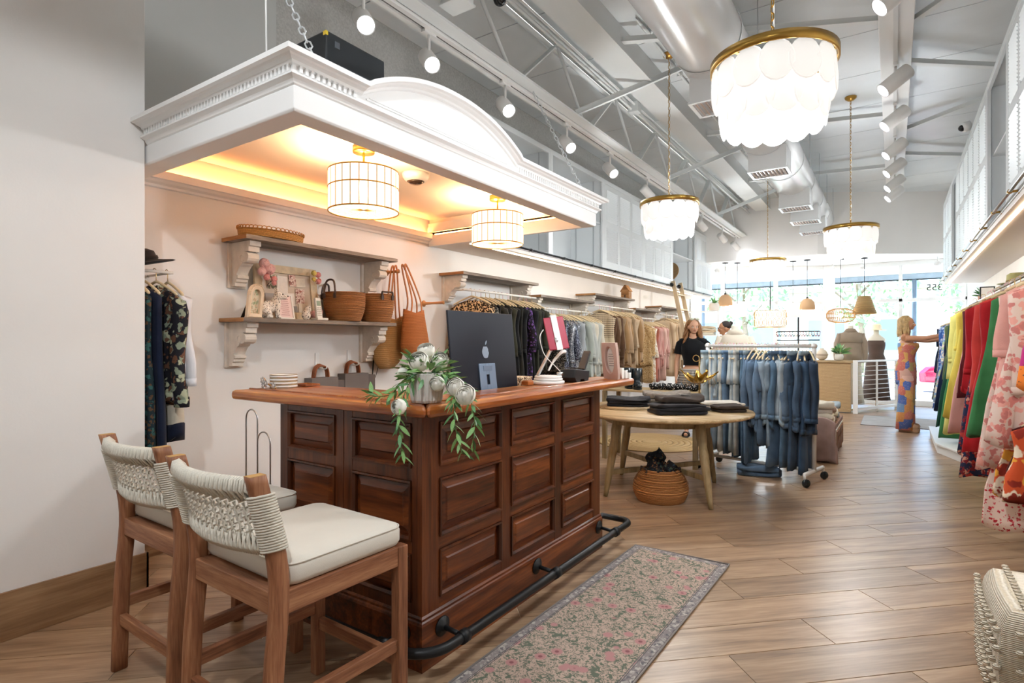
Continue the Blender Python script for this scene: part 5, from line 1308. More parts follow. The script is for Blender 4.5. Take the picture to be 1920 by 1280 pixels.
PNKC = cloth('cloth_dusty_pink','#d1a297',.12); PNK3 = cloth('cloth_rose_pink','#c68d84',.12); BRICK = cloth('cloth_brick','#a8604c',.15); BLUSH = cloth('cloth_blush','#dcb8aa',.1); SAND = cloth('cloth_sand','#d3bd9f',.1)
STRP = stripes('brown_stripe','#d9cbbb','#8a6a58',26,'z',.5)
def fair_isle():
    m, n, b = new_mat('fair_isle'); co = coords(n)
    sp = node(n,'ShaderNodeSeparateXYZ'); n.links.new(co, sp.inputs[0])
    w1 = node(n,'ShaderNodeTexWave',bands_direction='Z',i_Scale=11.0); n.links.new(co,w1.inputs[0])
    w2 = node(n,'ShaderNodeTexWave',bands_direction='X',i_Scale=22.0); n.links.new(co,w2.inputs[0])
    mu = node(n,'ShaderNodeMath',operation='MULTIPLY'); n.links.new(w1.outputs[0],mu.inputs[0]); n.links.new(w2.outputs[0],mu.inputs[1])
    pat = ramp(n,mu.outputs[0],[(0,'#d9c7a8'),(.22,'#d9c7a8'),(.26,'#6a4f42'),(.6,'#3a2d2c')])
    mr = node(n,'ShaderNodeMapRange'); mr.inputs[1].default_value = -.50; mr.inputs[2].default_value = -.46; n.links.new(sp.outputs[2],mr.inputs[0])
    n.links.new(mixc(n,mr.outputs[0],'#d8c8a9',pat), b.inputs['Base Color']); b.inputs['Roughness'].default_value = .95
    nb = node(n,'ShaderNodeTexNoise',i_Scale=160.0); n.links.new(co,nb.inputs[0]); bump(n,b,nb.outputs[0],.5,.01); return m
FAIR = fair_isle()
RODW = M('rod_white','#e8e6e0',.4)
def rod(label, y0, y1, x, z, xw, f):
    t = thing('clothes_rail', label, 'clothes rail', (x,(y0+y1)/2,z)); MB().tube([(x,y0,z),(x,y1,z)],.0125,10).build('rail', RODW, t)
    for y in (y0+.04,y1-.04):
        b = MB().tube([(x,y,z),(xw,y,z)],.009,8).lathe([(0,0),(.025,0),(.025,.006),(0,.006)],n=14,M=TR(xw,y,z) @ Matrix.Rotation(f*PI/2,4,'Y')).build('rail_arm', RODW, t)
RX = -3.66
racks = [
 ('first left rack from the totes', 4.50, 5.98, 2.10, 1.915, [
   (ZEB,'zebra-print','blouse','top',.70,.5),(SEQB,'black sequined','dress','dress',1.1,0),(SEQB,'black sequined','top','top',.75,.5),(BLK,'plain black','dress','dress',1.1,0),(CHAR,'charcoal','dress','dress',1.05,.5),(BLK,'black','blouse','top',.8,.5),
   (OLV,'dark olive','dress','dress',1.1,.5),(BLK,'matt black','jacket','jacket',.8,.55),(CHAR,'dark charcoal','dress','dress',1.1,0),(BLK,'black knit','dress','dress',1.05,.5),(PURP,'black and purple floral','dress','dress',1.1,.5),(BLK,'black','dress','dress',1.1,.5),(OLV,'sheer olive','blouse','top',.8,.55),(CHAR,'smoky','blouse','top',.75,.55),(OLV,'olive lace','top','top',.75,.5)]),
 ('left rack of sequins', 6.03, 7.55, 1.965, 1.80, [
   (SEQB,'black sequined','top','top',.7,.5),(SEQN,'midnight sequined','dress','dress',1.0,.5),(SEQN,'midnight sequined','top','top',.75,.5),(SEQN,'navy sequined','dress','dress',1.0,0),(SEQS,'silver sequined','dress','dress',1.0,.5),(SEQN,'blue-grey sequined','top','top',.8,.5),(SEQS,'silver sequined','top','top',.75,.5),(SILV_,'silver-grey','dress','dress',1.0,.5),(SILV_,'grey satin','blouse','top',.8,.55),(SEQS,'pewter sequined','dress','dress',1.0,0),
   (SAGE,'sage-grey','blouse','top',.8,.55),(PGREY,'pale grey','dress','dress',.95,.5),(PGREY,'pale grey','knit','top',.75,.55),(CRM,'cream','blouse','top',.8,.55),(PGREY,'mist grey','cardigan','jacket',.8,.55),(CRM,'ivory','knit','top',.75,.55)]),
 ('left rack of brown clothes', 7.58, 9.12, 2.095, 1.915, [
   (FAIR,'brown and cream patterned','sweater','top',.72,.6),(BRN,'brown suede','jacket','jacket',.85,.6),(BRN,'dark brown','coat','jacket',1.0,.6),(TAU,'taupe','knit','top',.75,.55),(BRN,'chocolate','cardigan','jacket',.8,.6),(TAU,'taupe','dress','dress',1.05,.5),(CAMEL,'camel','sweater','top',.75,.6),(BGE,'beige','blouse','top',.8,.55),(CAMEL,'camel','dress','dress',1.05,.5),(TAU,'mushroom','top','top',.75,.5),(BGE,'sand-beige','dress','dress',1.0,.5),(SAND,'sand','blouse','top',.8,.5),(CAMEL,'caramel','cardigan','jacket',.8,.55),(BGE,'oatmeal','knit','top',.75,.55)]),
 ('left rack of pink clothes', 9.15, 10.42, 1.955, 1.79, [
   (LACE,'gold lace','top','top',.7,.5),(LACE,'gold patterned','dress','dress',1.0,.5),(WHP,'white and tan patterned','blouse','top',.8,.6),(WHP,'white paisley','dress','dress',1.0,.55),(BRICK,'brick','dress','dress',1.0,.5),(PNK3,'rose','blouse','top',.8,.55),(PNKC,'dusty pink','dress','dress',1.0,.5),(PNKC,'dusty pink ruffled','blouse','top',.8,.55),(PNK3,'rose striped','shirt','top',.75,.55),(BLUSH,'blush','dress','dress',1.0,.5),(PNKC,'pale rose','top','top',.75,.5),(BLUSH,'blush','blouse','top',.8,.55)]),
 ('left rack by the ladder', 10.45, 11.75, 2.06, 1.89, [
   (SAND,'sand','dress','dress',1.05,.5),(CAMEL,'camel','blouse','top',.8,.55),(BGE,'beige','dress','dress',1.05,.5),(SAND,'sand','coat','jacket',.95,.6),(CRM,'cream','sweater','top',.75,.6),(TAU,'taupe','dress','dress',1.05,.5),(BGE,'biscuit','blouse','top',.8,.55),(STRP,'brown and white striped','knit','top',.7,.6),(CRM,'cream','cardigan','jacket',.8,.55)])]
for ri, (desc, y0, y1, zs, zr, items) in enumerate(racks):
    wall_shelf(['large weathered shelf above the rack of black clothes','weathered shelf above the sequined clothes','weathered shelf above the brown clothes','weathered shelf above the pink clothes','weathered shelf above the beige clothes by the ladder'][ri], y0, y1, zs, .33, None, 1, XL, .03, .26)
    rod('white clothes rail of the '+desc, y0+.03, y1-.03, RX, zr, XL, 1)
    n = len(items); cnt = {}
    for i, (mt, col, kind, style, L, sl) in enumerate(items):
        y = y0+.17+(y1-y0-.32)*i/(n-1)
        if L > zr-.35: L = zr-.35
        garment('hanging_garment', '%s %s, %s along the %s' % (col, kind, ordn(i), desc), kind, (RX+gr.uniform(-.015,.015), y, zr), gr.uniform(-.10,.10)+(.28 if i == 0 else 0), mt, style, gr.uniform(.19,.215), L, sl*gr.uniform(.9,1.05), 'clothes on the left wall racks', th=.024, hook=HOOK2 if gr.random() < .3 else HOOK)
# objects on the shelves of the left wall
t = thing('wooden_figurine', 'small carved wooden house ornament on the shelf above the brown clothes', 'ornament', (-3.72,8.95,2.096))
MB().prism([(-.07,0),(.07,0),(.07,.12),(0,.22),(-.07,.12)],'y',8.89,9.01,TR(-3.72,0,2.096)).build('house_body', WRAW, t, bev=.003)
MB().box(-3.73,-3.71,8.885,8.892,2.10,2.16).build('door_shade_patch', M('door_shade_brown','#3b2617',.8), t)  # dark block on the front, coloured as the shade inside a doorway
MB().bar((-3.80,8.95,2.215),(-3.72,8.95,2.325),.14,.012).bar((-3.64,8.95,2.215),(-3.72,8.95,2.325),.14,.012).build('roof', WRAW, t)
# alcove garments by the near wall
rod('white clothes rail in the corner beside the near wall', NEARY+.0, 2.06-.0, -3.66, 1.80, XL, 1) if False else None
t = thing('clothes_rail', 'short white rail in the corner holding the dark coats', 'clothes rail', (-3.66,1.62,1.80)); MB().tube([(-3.66,NEARY+.015,1.80),(-3.66,1.71,1.80)],.009,10).build('rail', RODW, t); MB().tube([(-3.66,1.705,1.80),(XL,1.705,1.80)],.008,8).build('rail_arm', RODW, t)
NAVYC = cloth('cloth_navy','#1b2338',.25); TEALF = floral('teal_floral','#1a2b33',['#2f5a5a','#54402f'],26,.5)
DKFL = floral('dark_floral','#23232a',['#b9bda0','#8f9a86','#6a4a3a'],11,.5); WHC = cloth('cloth_white','#dcdde2',.06)
for i, (mt, lab, kind, style, L, sl, y, dr) in enumerate(((TEALF,'teal and brown floral dress hanging half hidden behind the near wall','dress','dress',1.0,0,1.49,0),(NAVYC,'long navy blue dress hanging in the corner by the near wall','dress','dress',1.02,0,1.545,.0),(DKFL,'black jacket with pale flowers hanging in the corner','jacket','jacket',.66,.62,1.615,.1),(WHC,'white ruffled blouse behind the floral jacket in the corner','blouse','top',.66,.5,1.68,-.05))):
    garment('hanging_garment', lab, kind, (-3.66,y,1.80), dr, mt, style, .235 if i > 1 else .20, L, sl, 'clothes in the corner behind the near wall', th=.028)
t = garment('hanging_garment','cream knit sleeve with navy cuff hanging below the floral jacket','knit',(-3.62,1.66,1.30),.12,CRM,'two_tone',.13,.38,0,None,.045,.15,77,NAVYC,None,.006,0,False)
t = thing('black_hat', 'black felt hat hanging above the coats in the corner', 'hat', (-3.70,1.60,1.83))
MB().lathe([(0,.075),(.05,.07),(.085,.05),(.095,.0),(.17,-.012),(.185,-.02),(.17,-.024),(.09,-.012),(0,-.01)],n=28,M=TR(-3.74,1.56,1.86) @ Matrix.Rotation(.25,4,'X')).build('hat_body', cloth('felt_black','#15151a',.15), t)
MB().lathe([(.096,.002),(.099,.004),(.097,.024),(.094,.024)],n=28,M=TR(-3.74,1.56,1.86) @ Matrix.Rotation(.25,4,'X')).build('hat_band', BLK, t)
# ================================================================ ROUND TABLE
OAK = wood('oak_table','#86714f','#a98f66','#c2ab86','x',1.3,.5,True); OAKZ = wood('oak_leg','#776548','#97835c','#b09b78','z',1.3,.5,True)
tc = (-1.79,5.17); R = .80
rt = thing('round_table', 'round oak table with turned splayed legs', 'table', (tc[0],tc[1],0))
MB().lathe([(0,.715),(R-.03,.715),(R-.004,.725),(R,.737),(R-.004,.748),(0,.75)],(tc[0],tc[1],0),64).build('tabletop', OAK, rt)
MB().lathe([(.5,.64),(.53,.64),(.53,.715),(.5,.715)],(tc[0],tc[1],0),48).build('apron', OAKZ, rt)
ft = [(-2.13,4.65),(-1.24,4.76),(-2.34,5.50),(-1.45,5.69)]
for fx, fy in ft:
    a = Vector((tc[0]+(fx-tc[0])*.78, tc[1]+(fy-tc[1])*.78, .712)); b = Vector((fx,fy,0)); P = [a.lerp(b,i/10) for i in range(11)]
    rs = [.042,.045,.046,.034,.04,.037,.034,.031,.028,.024,.018]
    MB().tube(P, rs, 14).build('leg', OAKZ, rt)
for i, j in ((0,3),(1,2)):
    a = Vector((ft[i][0],ft[i][1],0)); b = Vector((ft[j][0],ft[j][1],0)); c = Vector((tc[0],tc[1],0)); a = c+(a-c)*.93; b = c+(b-c)*.93; a.z = b.z = .21+.03*i
    MB().bar(a,b,.028,.045).build('stretcher', OAKZ, rt, bev=.004)
# folded clothes
FBLK = cloth('denim_black','#222226',.3,12); FGRY = cloth('knit_grey','#7d756c',.25,30,weave=120); FWHT = cloth('linen_white','#cfc8bc',.08); FBRN = cloth('cloth_espresso','#3a322d',.25,12)
def folded(label, cat, c, rot, w, d, layers, h, mt, mt2=None, group='folded clothes on the round table', loose=.0):
    t = local('folded_clothes', label, cat, c, rot, group); r = random.Random(int(c[0]*997+c[1]*313)); z = .0015
    for k in range(layers):
        ww, dd_ = w*r.uniform(.92,1.0), d*r.uniform(.92,1.0); hh = h*r.uniform(.85,1.15); rr_ = []; ph = r.uniform(0,6); ox, oy = r.uniform(-.012,.012), r.uniform(-.012,.012)
        for (f_, zz) in ((.90,0),(.985,.12),(1,.5),(.985,.88),(.92,1.0),(.55,1.03)):
            pts = []
            for q in range(28):
                a = 2*PI*q/28; ca, sa = math.cos(a), math.sin(a)
                pts.append((ox+ww/2*f_*math.copysign(abs(ca)**.35,ca)*(1+.05*math.sin(3*a+ph)+.02*math.sin(9*a+2*ph)), oy+dd_/2*f_*math.copysign(abs(sa)**.35,sa)*(1+.05*math.sin(5*a+ph)+.02*math.sin(11*a)), z+hh*zz+(hh*.12*math.sin(7*a+ph)*f_ if zz > .4 else 0)+(hh*.22*math.sin(2*a+ph)+loose*math.sin(3*a+ph) if zz > .8 else 0)))
            rr_.append(pts)
        MB().rings(rr_).build('folded_layer', mt2 if (mt2 and k%2) else mt, t); z += hh*1.0
    return t
folded('large stack of folded black jeans at the front of the round table','clothes',(-1.56,4.93,.75),.65,.50,.30,3,.028,FBLK)
folded('crumpled brown-black trousers lying on the front stack of the round table','clothes',(-1.58,5.00,.842),.75,.42,.22,1,.045,FBRN,loose=.012)
folded('folded dark trousers with frayed hems at the right edge of the round table','clothes',(-1.22,5.33,.75),.65,.30,.24,2,.028,FBRN)
folded('pile of grey cable-knit sweaters at the middle of the round table','clothes',(-1.88,5.50,.75),.5,.46,.32,3,.045,FGRY,loose=.01)
folded('folded black tops at the left of the round table','clothes',(-2.14,5.14,.765),.4,.42,.30,3,.026,FBLK,loose=.01)
folded('white folded linen at the back right of the round table','clothes',(-1.36,5.62,.75),.6,.40,.26,2,.022,FWHT)
t = thing('white_price_tag', 'white paper tag lying on the crumpled black trousers', 'tag', (-1.50,5.06,.90)); MB().box(-.05,.05,-.014,.014,0,.002,TR(-1.54,5.04,.905) @ rz(1.0) @ Matrix.Rotation(.12,4,'Y')).build('paper', PORC, t); MB().box(-.052,-.046,-.002,.002,.0,.003,TR(-1.54,5.04,.905) @ rz(1.0)).build('string', PORC, t)
t = thing('wooden_board', 'round stacked pale wooden boards under the black tops on the table', 'board', (-2.12,5.06,.7505))
MB().lathe([(0,0),(.26,0),(.262,.007),(0,.007)],(-2.12,5.10,.7505),40).build('board', OAK, t); MB().lathe([(0,0),(.245,0),(.247,.0065),(0,.0065)],(-2.12,5.10,.7578),40).build('board', OAK, t)
# gold leaf jewellery stand
t = thing('jewellery_stand', 'gilt leaf-shaped jewellery bowl on a tall pole on the table', 'stand', (-1.52,5.42,.75)); c = (-1.52,5.42)
MB().lathe([(0,0),(.07,0),(.07,.008),(.012,.014),(.009,.02)],(c[0],c[1],.751),24).tube([(c[0],c[1],.76),(c[0],c[1],1.22)],.007,8).tube([(c[0]+.03*math.cos(a)-.03,c[1],1.22+.03*math.sin(a)) for a in [i*PI/6 for i in range(12)]],.004,6,closed=True).build('pole', GOLD, t)
for k in range(11):
    a = 2*PI*k/11
    P = [(c[0]+(.02+.15*s_)*math.cos(a+.3*s_), c[1]+(.02+.15*s_)*math.sin(a+.3*s_), 1.0+.09*s_**2+.02*math.sin(k*2+s_*3)) for s_ in [i/6 for i in range(7)]]
    MB().sheet(lambda u,v,P=P,a=a: (P[int(round(u*6))][0]-math.sin(a)*(v-.5)*.07*math.sin(PI*min(.97,u+.05)), P[int(round(u*6))][1]+math.cos(a)*(v-.5)*.07*math.sin(PI*min(.97,u+.05)), P[int(round(u*6))][2]+.02*abs(v-.5)), 6, 2).build('leaf', M('gilt','#b08a3c',.35,.9,var=.2,vs=60), t, thick=.003)
for k in range(9):
    a = k*.7; MB().tube([(c[0]+.13*math.cos(a),c[1]+.13*math.sin(a),1.05),(c[0]+.15*math.cos(a),c[1]+.15*math.sin(a),.99),(c[0]+.12*math.cos(a+.15),c[1]+.12*math.sin(a+.15),.95)],.0018,5).build('necklace', GOLD, t)
# basket below with dark scarf
bk_ = basket('round seagrass basket full of dark scarves under the round table', (-1.69,4.83,0), .205, .27, ((-PI*.75,.005),(PI*.25,.005)), 1.18, woven('seagrass_orange','#7a4420','#c78a4e',90,45))
t = thing('scarf_pile', 'dark floral scarves heaped in the floor basket', 'scarves', (-1.69,4.83,.24)); SCF = floral('scarf_print','#15151a',['#3f4a3a','#6a4a2f','#2b3f4a'],22,.42)
for k,(ox,oy,oz,rx,ry,rz_) in enumerate(((0,0,.0,.15,.14,.06),(-.05,.02,.07,.09,.08,.09),(-.02,.0,.13,.05,.06,.07),(.08,-.02,.05,.07,.07,.05))):
    m = MB(); rg = random.Random(k)
    m.ell((-1.69+ox,4.83+oy,.245+oz),(rx,ry,rz_),18,12); m.v = [(x+.018*math.sin(x*60+k)*math.cos(z*50),y+.018*math.sin(y*55+z*40+k),z+.014*math.sin(x*70+y*60)) for x,y,z in m.v]; m.build('scarf', SCF, t)
# jute rug on the floor further back
JUTE = woven('jute','#8f6f42','#c7a774',60,60)
t = thing('jute_rug', 'round braided jute rug on the floor behind the bar', 'rug', (-2.95,7.75,0))
for k in range(9): MB().lathe([(.06+k*.075 if k else .0,.001),(.132+k*.075,.001),(.135+k*.075,.007),(.10+k*.075,.011),(.062+k*.075 if k else 0,.007)],(-2.75,7.5,0),48,).build('braid_ring', JUTE, t)
# wooden crate table with boots and scarves behind the round table
t = thing('display_crate', 'low wooden display crate behind the round table', 'crate', (-2.35,6.35,0))
for k in range(4): MB().box(-2.85,-1.75,6.14+k*.115,6.25+k*.115,.80,.825).build('crate_plank', OAK, t, bev=.003)
for x in (-2.83,-1.77):
    for y in (6.16,6.57): MB().box(x-.025,x+.025,y-.02,y+.02,0,.80).build('crate_leg', OAKZ, t)
RUB = M('black_rubber','#1b2226',.25)
def boot(label, x, y, z, rot, h=.2):
    t = local('rubber_boot', label, 'boot', (x,y,z), rot, 'rubber boots on the crate'); rr = []
    for (yy,zz,rx,ry) in ((0,.02,.04,.055),(.0,.05,.042,.06),(.0,.09,.045,.062),(.0,.13,.05,.062),(-.0,h,.062,.07),(0,h+.002,.056,.064)): rr.append([(rx*math.cos(a), yy+ry*math.sin(a), zz) for a in [k*PI/10 for k in range(20)]])
    m = MB().ell((0,-.11,.045),(.046,.10,.045),14,10).ell((0,-.03,.06),(.043,.08,.06),14,10).ell((0,.0,.05),(.042,.06,.05),14,10); m.rings(rr)
    m.build('upper', RUB, t); MB().prism([(.047*math.cos(a), -.07+.145*math.sin(a)) for a in [k*PI/12 for k in range(24)]],'z',.001,.022).build('sole', M('sole_black','#0f1112',.6), t)
    MB().box(-.062,-.058,-.025,.025,.06,h-.01).box(.058,.062,-.025,.025,.06,h-.01).build('elastic_gusset', BLK, t)
boot('black rubber ankle boot standing at the front of the crate', -2.50, 6.33, .8255, .5, .24)
boot('black rubber ankle boot standing behind its pair on the crate', -2.64, 6.42, .8255, .45, .24)
BWF = floral('bw_print','#141416',['#e6e2dc'],55,.42)
for k in range(6):
    m = MB().ell((-2.30+k*.09,6.36+.02*(k%2),.862),(.055,.07,.038),12,8); m.v = [(x+.01*math.sin(y*90+k),y+.01*math.sin(x*80),z+.008*math.sin(x*100+y*70) if z > .84 else max(z,.827)) for x,y,z in m.v]
    tag(m.build('knotted_scarf', BWF), 'black and white knotted scarf, %s from the boots on the crate' % ordn(k), 'scarf', 'knotted scarves on the crate')
# ================================================================ DENIM RACK
GALV = M('painted_pipe','#dcdad6',.4,.2)
A = Vector((-1.72,6.46,0)); B = Vector((-.64,6.21,0)); dv = (B-A).normalized(); nv = Vector((-dv.y,dv.x,0)); ZT = 1.335
rk = thing('denim_rack', 'white pipe rolling clothes rack full of denim', 'clothes rack', ((A+B)/2)[:])
for P in (A,B):
    MB().tube([P+Vector((0,0,.12)), P+Vector((0,0,ZT))],.021,12).build('post', GALV, rk)
    MB().tube([P-nv*.24+Vector((0,0,.12)), P+nv*.24+Vector((0,0,.12))],.019,12).build('foot_bar', GALV, rk)
    MB().ell(P+Vector((0,0,ZT)),(.03,.03,.03),12,8).build('elbow', GALV, rk)
    for s_ in (-1,1):
        c = P+nv*.24*s_; w_ = MB().tube([c+Vector((0,0,.125)),c+Vector((0,0,.065))],.013,8).build('caster_stem', GALV, rk)
        MB().lathe([(0,-.014),(.036,-.014),(.04,-.008),(.04,.008),(.036,.014),(0,.014)],n=18,M=TR(c.x+.012,c.y,.041) @ rz(.8) @ Matrix.Rotation(PI/2,4,'X')).build('caster_wheel', RUB, w_)
MB().tube([A+Vector((0,0,ZT)),B+Vector((0,0,ZT))],.019,12).build('top_bar', GALV, rk)
MB().tube([A+Vector((0,0,.12)),B+Vector((0,0,.12))],.017,12).build('bottom_bar', GALV, rk)
DEN = [cloth('denim_%d' % i, c, .22, 9, .85, 260) for i, c in enumerate(('#8a9cab','#adb8bb','#67809a','#526c84','#929fa8','#43576e','#c6c8c2','#5a7088','#29384c','#354b64'))]
DSEAM = cloth('denim_seam','#8fa3b0',.2,20)
den = [('faded light blue','jeans',1,.97),('pale washed','jeans',6,.95),('light blue','jeans',0,.98),('grey-blue','jeans',4,.96),('pale blue','shorts',1,.5),('light blue','jeans',0,.97),('cream-grey','jeans',6,.98),('mid blue','jeans',2,1.0),('pale blue','jeans',1,.96),('soft blue','jeans',4,.98),('off-white','jeans',6,1.0),('mid blue','jeans',3,1.02),('wide mid blue','jeans',2,1.06),('mid blue flared','jeans',3,1.06),
       ('blue','jacket',7,.58),('washed blue','jacket',2,.62),('mid blue','jacket',7,.66),('washed blue','shirt',2,.7),('frayed blue','jacket',0,.64),('blue','dress',7,.85),('mid blue','jacket',3,.66),('ripped washed blue','jacket',4,.60),('faded','dress',0,.86),('blue','jeans',7,1.05),('grey-blue','jacket',4,.62),('mid blue','jeans',3,1.04),('blue','jacket',7,.64),('dark blue','jeans',5,1.06),('dark blue','jacket',5,.66),('deep indigo','jacket',9,.7),('indigo','jeans',9,1.08),('darkest indigo','jacket',8,.68)]
for i, (col, kind, mi, L) in enumerate(den):
    s_ = .035+.93*i/(len(den)-1); p = A.lerp(B,s_); rot = math.atan2(nv.y,nv.x)+gr.uniform(-.16,.16)+(.25 if kind == 'jacket' else 0)
    if i in (12,15,21,29,31): rot += .35
    st = 'jeans' if kind in ('jeans','shorts') else 'jacket' if kind in ('jacket','shirt') else 'dress'
    garment('denim_garment', '%s denim %s, %s from the left on the denim rack' % (col, kind, ordn(i)), kind, (p.x,p.y,ZT+.012), rot+gr.uniform(-.2,.2), DEN[mi], st, gr.uniform(.17,.19) if st == 'jeans' else gr.uniform(.20,.23), L*1.12 if kind == 'jeans' else L*1.06, .56 if st == 'jacket' else (.3 if st == 'dress' else 0), 'denim clothes on the rolling rack', th=.022, flare=.12 if st == 'jeans' else .08, mt2=DSEAM if i%3 == 0 else DEN[mi], hook=HOOK2 if gr.random() < .4 else HOOK)
folded('jeans fallen in a heap on the floor under the denim rack','jeans',(-1.16,6.30,0),.3,.42,.26,2,.05,DEN[7],None,'clothes under the denim rack',.012)
# patterned bench with throws behind the rack
t = thing('wooden_bench', 'wooden bench with a carved white lattice front behind the denim rack', 'bench', (-.85,8.0,0)); BW = wood('bench_wood','#5a3a22','#805634','#9a6f48','z',1,.6,True)
for x in (-1.05,-.60):
    for y in (7.4,8.55): MB().box(x-.04,x+.04,y-.04,y+.04,0,.36).build('bench_leg', BW, t, bev=.005)
MB().box(-1.10,-.55,7.35,8.6,.36,.41).build('bench_seat', BW, t, bev=.004)
MB().box(-.565,-.545,7.46,8.49,.08,.36).build('lattice_panel', M('lattice_white','#d9d4ca',.7), t)
for k in range(8):
    y = 7.53+k*.125; m = MB()
    for s_ in (-1,1): m.bar((-.54,y,.10),(-.54,y+.1*s_ if 7.47 < y+.1*s_ < 8.5 else y,.34),.012,.03,(0,1,0))
    m.build('lattice_bar', BW, t)
for i,(lab,y,w_,mt,n,h) in enumerate((('stack of folded cream throws on the bench, nearest the rack',7.60,.40,FWHT,4,.06),('stack of folded taupe and cream throws in the middle of the bench',8.0,.40,cloth('throw_taupe','#a8968a',.15),3,.06),('stack of folded pale denim throws at the far end of the bench',8.38,.36,DEN[4],3,.055))):
    folded(lab,'throws',(-.82,y,.411),.05,.5,w_-.03,n,h,mt,CRM,'throws on the bench',.008)
t = garment('hanging_garment','long mauve fringed throw draped over the near end of the bench','throw',(-.70,7.33,.62),0,cloth('throw_mauve','#a58d86',.2),'skirt',.17,.5,0,None,.03,.1,5,None,None,.012,0,False)
# ================================================================ RIGHT-HAND RACKS
RXR = .84
def banded():
    m, n, b = new_mat('crochet_bands'); co = coords(n); sp = node(n,'ShaderNodeSeparateXYZ'); n.links.new(co, sp.inputs[0])
    mr = node(n,'ShaderNodeMapRange'); mr.inputs[1].default_value = -.75; mr.inputs[2].default_value = -.1; n.links.new(sp.outputs[2], mr.inputs[0])
    c = ramp(n, mr.outputs[0], [(0,'#e07a2a'),(.22,'#b02a72'),(.44,'#dfc03a'),(.8,'#d9a83a')], True)
    v = node(n,'ShaderNodeTexVoronoi',i_Scale=45.0); n.links.new(co, v.inputs[0])
    c = mixc(n, ramp(n, v.outputs['Distance'],[(0,'#ffffff'),(.14,'#ffffff'),(.2,'#000000')]), c, '#7a4a2a'); n.links.new(c, b.inputs['Base Color']); b.inputs['Roughness'].default_value = .95; return m
FL1 = floral('coral_floral','#dfc9bd',['#d98a82','#e6a79b','#c9807a'],10,.5); FL2 = floral('navy_red_floral','#2c3350',['#c0453f','#d9a08a','#8a2f38'],13,.52)
RED = cloth('cloth_red','#b5242c',.2); COR = cloth('cloth_coral','#cf4640',.15); BURG = cloth('cloth_burgundy','#5f1d22',.2); YEL_ = cloth('cloth_lemon','#d6cf7a',.1); YEL2 = cloth('cloth_yellow','#d9c65a',.1)
GRN = cloth('cloth_forest','#1f4638',.2); GRN2 = cloth('cloth_leaf_green','#3f7d4e',.2); MOSS = cloth('cloth_moss','#5f6f4e',.2); NVY = cloth('cloth_deep_navy','#1a2440',.2); BLF = floral('blue_white_print','#3f63ab',['#dfe6f2','#8fb0dd'],12,.5); GRP = floral('grey_print','#8d8f92',['#3f4247','#d4d6d8'],30,.5)
LILAC = floral('pastel_print','#8fb0d6',['#e6b7a6','#c7d9a8','#f0e6d6'],9,.55); PKL = cloth('cloth_petal_pink','#dfa79c',.1); CROC = banded(); MAG = cloth('cloth_magenta','#a82a6a',.15); ORG = cloth('cloth_orange','#e07a2a',.12)
CHERR = floral('cherry_print','#ead3c6',['#b8323a','#d9646a'],30,.42); RETRO = floral('retro_print','#c9542f',['#efe0c9','#8a2f24','#e0a23f'],7,.55); MAROON = cloth('cloth_maroon','#4a1a18',.2)
RZ1, RZ2 = 1.86, 1.76
right = [(3.85,CROC,'orange, pink and yellow crochet','top','top',.62,.3,.24),(4.7,PKL,'petal pink ruffled','blouse','top',.85,.4,.24),(4.55,FL1,'sheer coral floral','dress','dress',1.0,.62,.27),(4.85,FL1,'long coral floral','dress','dress',1.2,.6,.27),(5.65,GRN2,'leaf green','dress','dress',1.1,0,.2),(5.8,RED,'bright red','dress','dress',1.25,.5,.23),(5.95,COR,'coral red','blouse','top',.8,.55,.23),(6.1,FL2,'navy and red floral','kimono','dress',1.5,.5,.28),(6.35,FL2,'navy floral','wrap dress','dress',1.35,.45,.26),
         (6.8,RED,'red','cardigan','jacket',.85,.6,.24),(7.1,BURG,'burgundy knit','cardigan','jacket',.9,.68,.25),(7.35,PKL,'pale pink','dress','dress',1.3,0,.22),(7.7,YEL2,'sunny yellow','dress','dress',1.2,.4,.24),(8.2,YEL_,'lemon yellow','dress','dress',1.42,.5,.26),(8.45,YEL_,'pale lemon','blouse','top',.8,.55,.24),(8.8,GRN2,'green','dress','dress',1.45,0,.22),(9.1,GRN,'forest green','dress','dress',1.35,.3,.25),(9.3,MOSS,'moss ruffled','blouse','top',.75,.45,.26),(9.55,NVY,'deep navy','dress','dress',1.2,.4,.22),(9.75,LILAC,'pastel blue patterned','dress','dress',1.1,.5,.25),(10.0,BLF,'blue and white','dress','dress',1.2,.5,.24),(10.25,BLF,'blue printed','blouse','top',.85,.5,.24),(10.5,GRP,'grey printed','dress','dress',1.15,.5,.23),(10.75,GRP,'grey patterned','blouse','top',.85,.5,.24),(11.0,NVY,'navy','top','top',.75,.3,.24)]
low = [(4.40,RETRO,'orange retro-print',.46,.27),(4.52,MAROON,'dark maroon',.42,.25),(4.66,RETRO,'orange retro-print second',.50,.28),(4.85,CHERR,'red cherry-print pale',.74,.31)]
rod('white lower clothes rail at the right edge', 4.25, 5.3, .84, 1.02, XR, -1)
for i, (y, mt, col, L, w_) in enumerate(low):
    garment('hanging_garment', '%s skirt on the lower rail at the right edge' % col, 'skirt', (.84, y, 1.02), gr.uniform(-.08,.08), mt, 'skirt', w_, L, 0, 'skirts on the lower right rail', th=.034, flare=.15, fold=.02)
for y0, y1, zr, zs, lab in ((4.15,6.55,RZ1,2.03,'right wall rack nearest the camera'),(6.6,8.62,RZ1,1.99,'middle right wall rack of reds and yellows'),(8.67,11.2,RZ2,1.94,'right wall rack nearest the window')):
    rod('white clothes rail of the '+lab, y0, y1, RXR, zr, XR, -1)
    wall_shelf('weathered shelf over the '+lab, y0, y1, zs, .30, None, -1, XR, .03, .24)
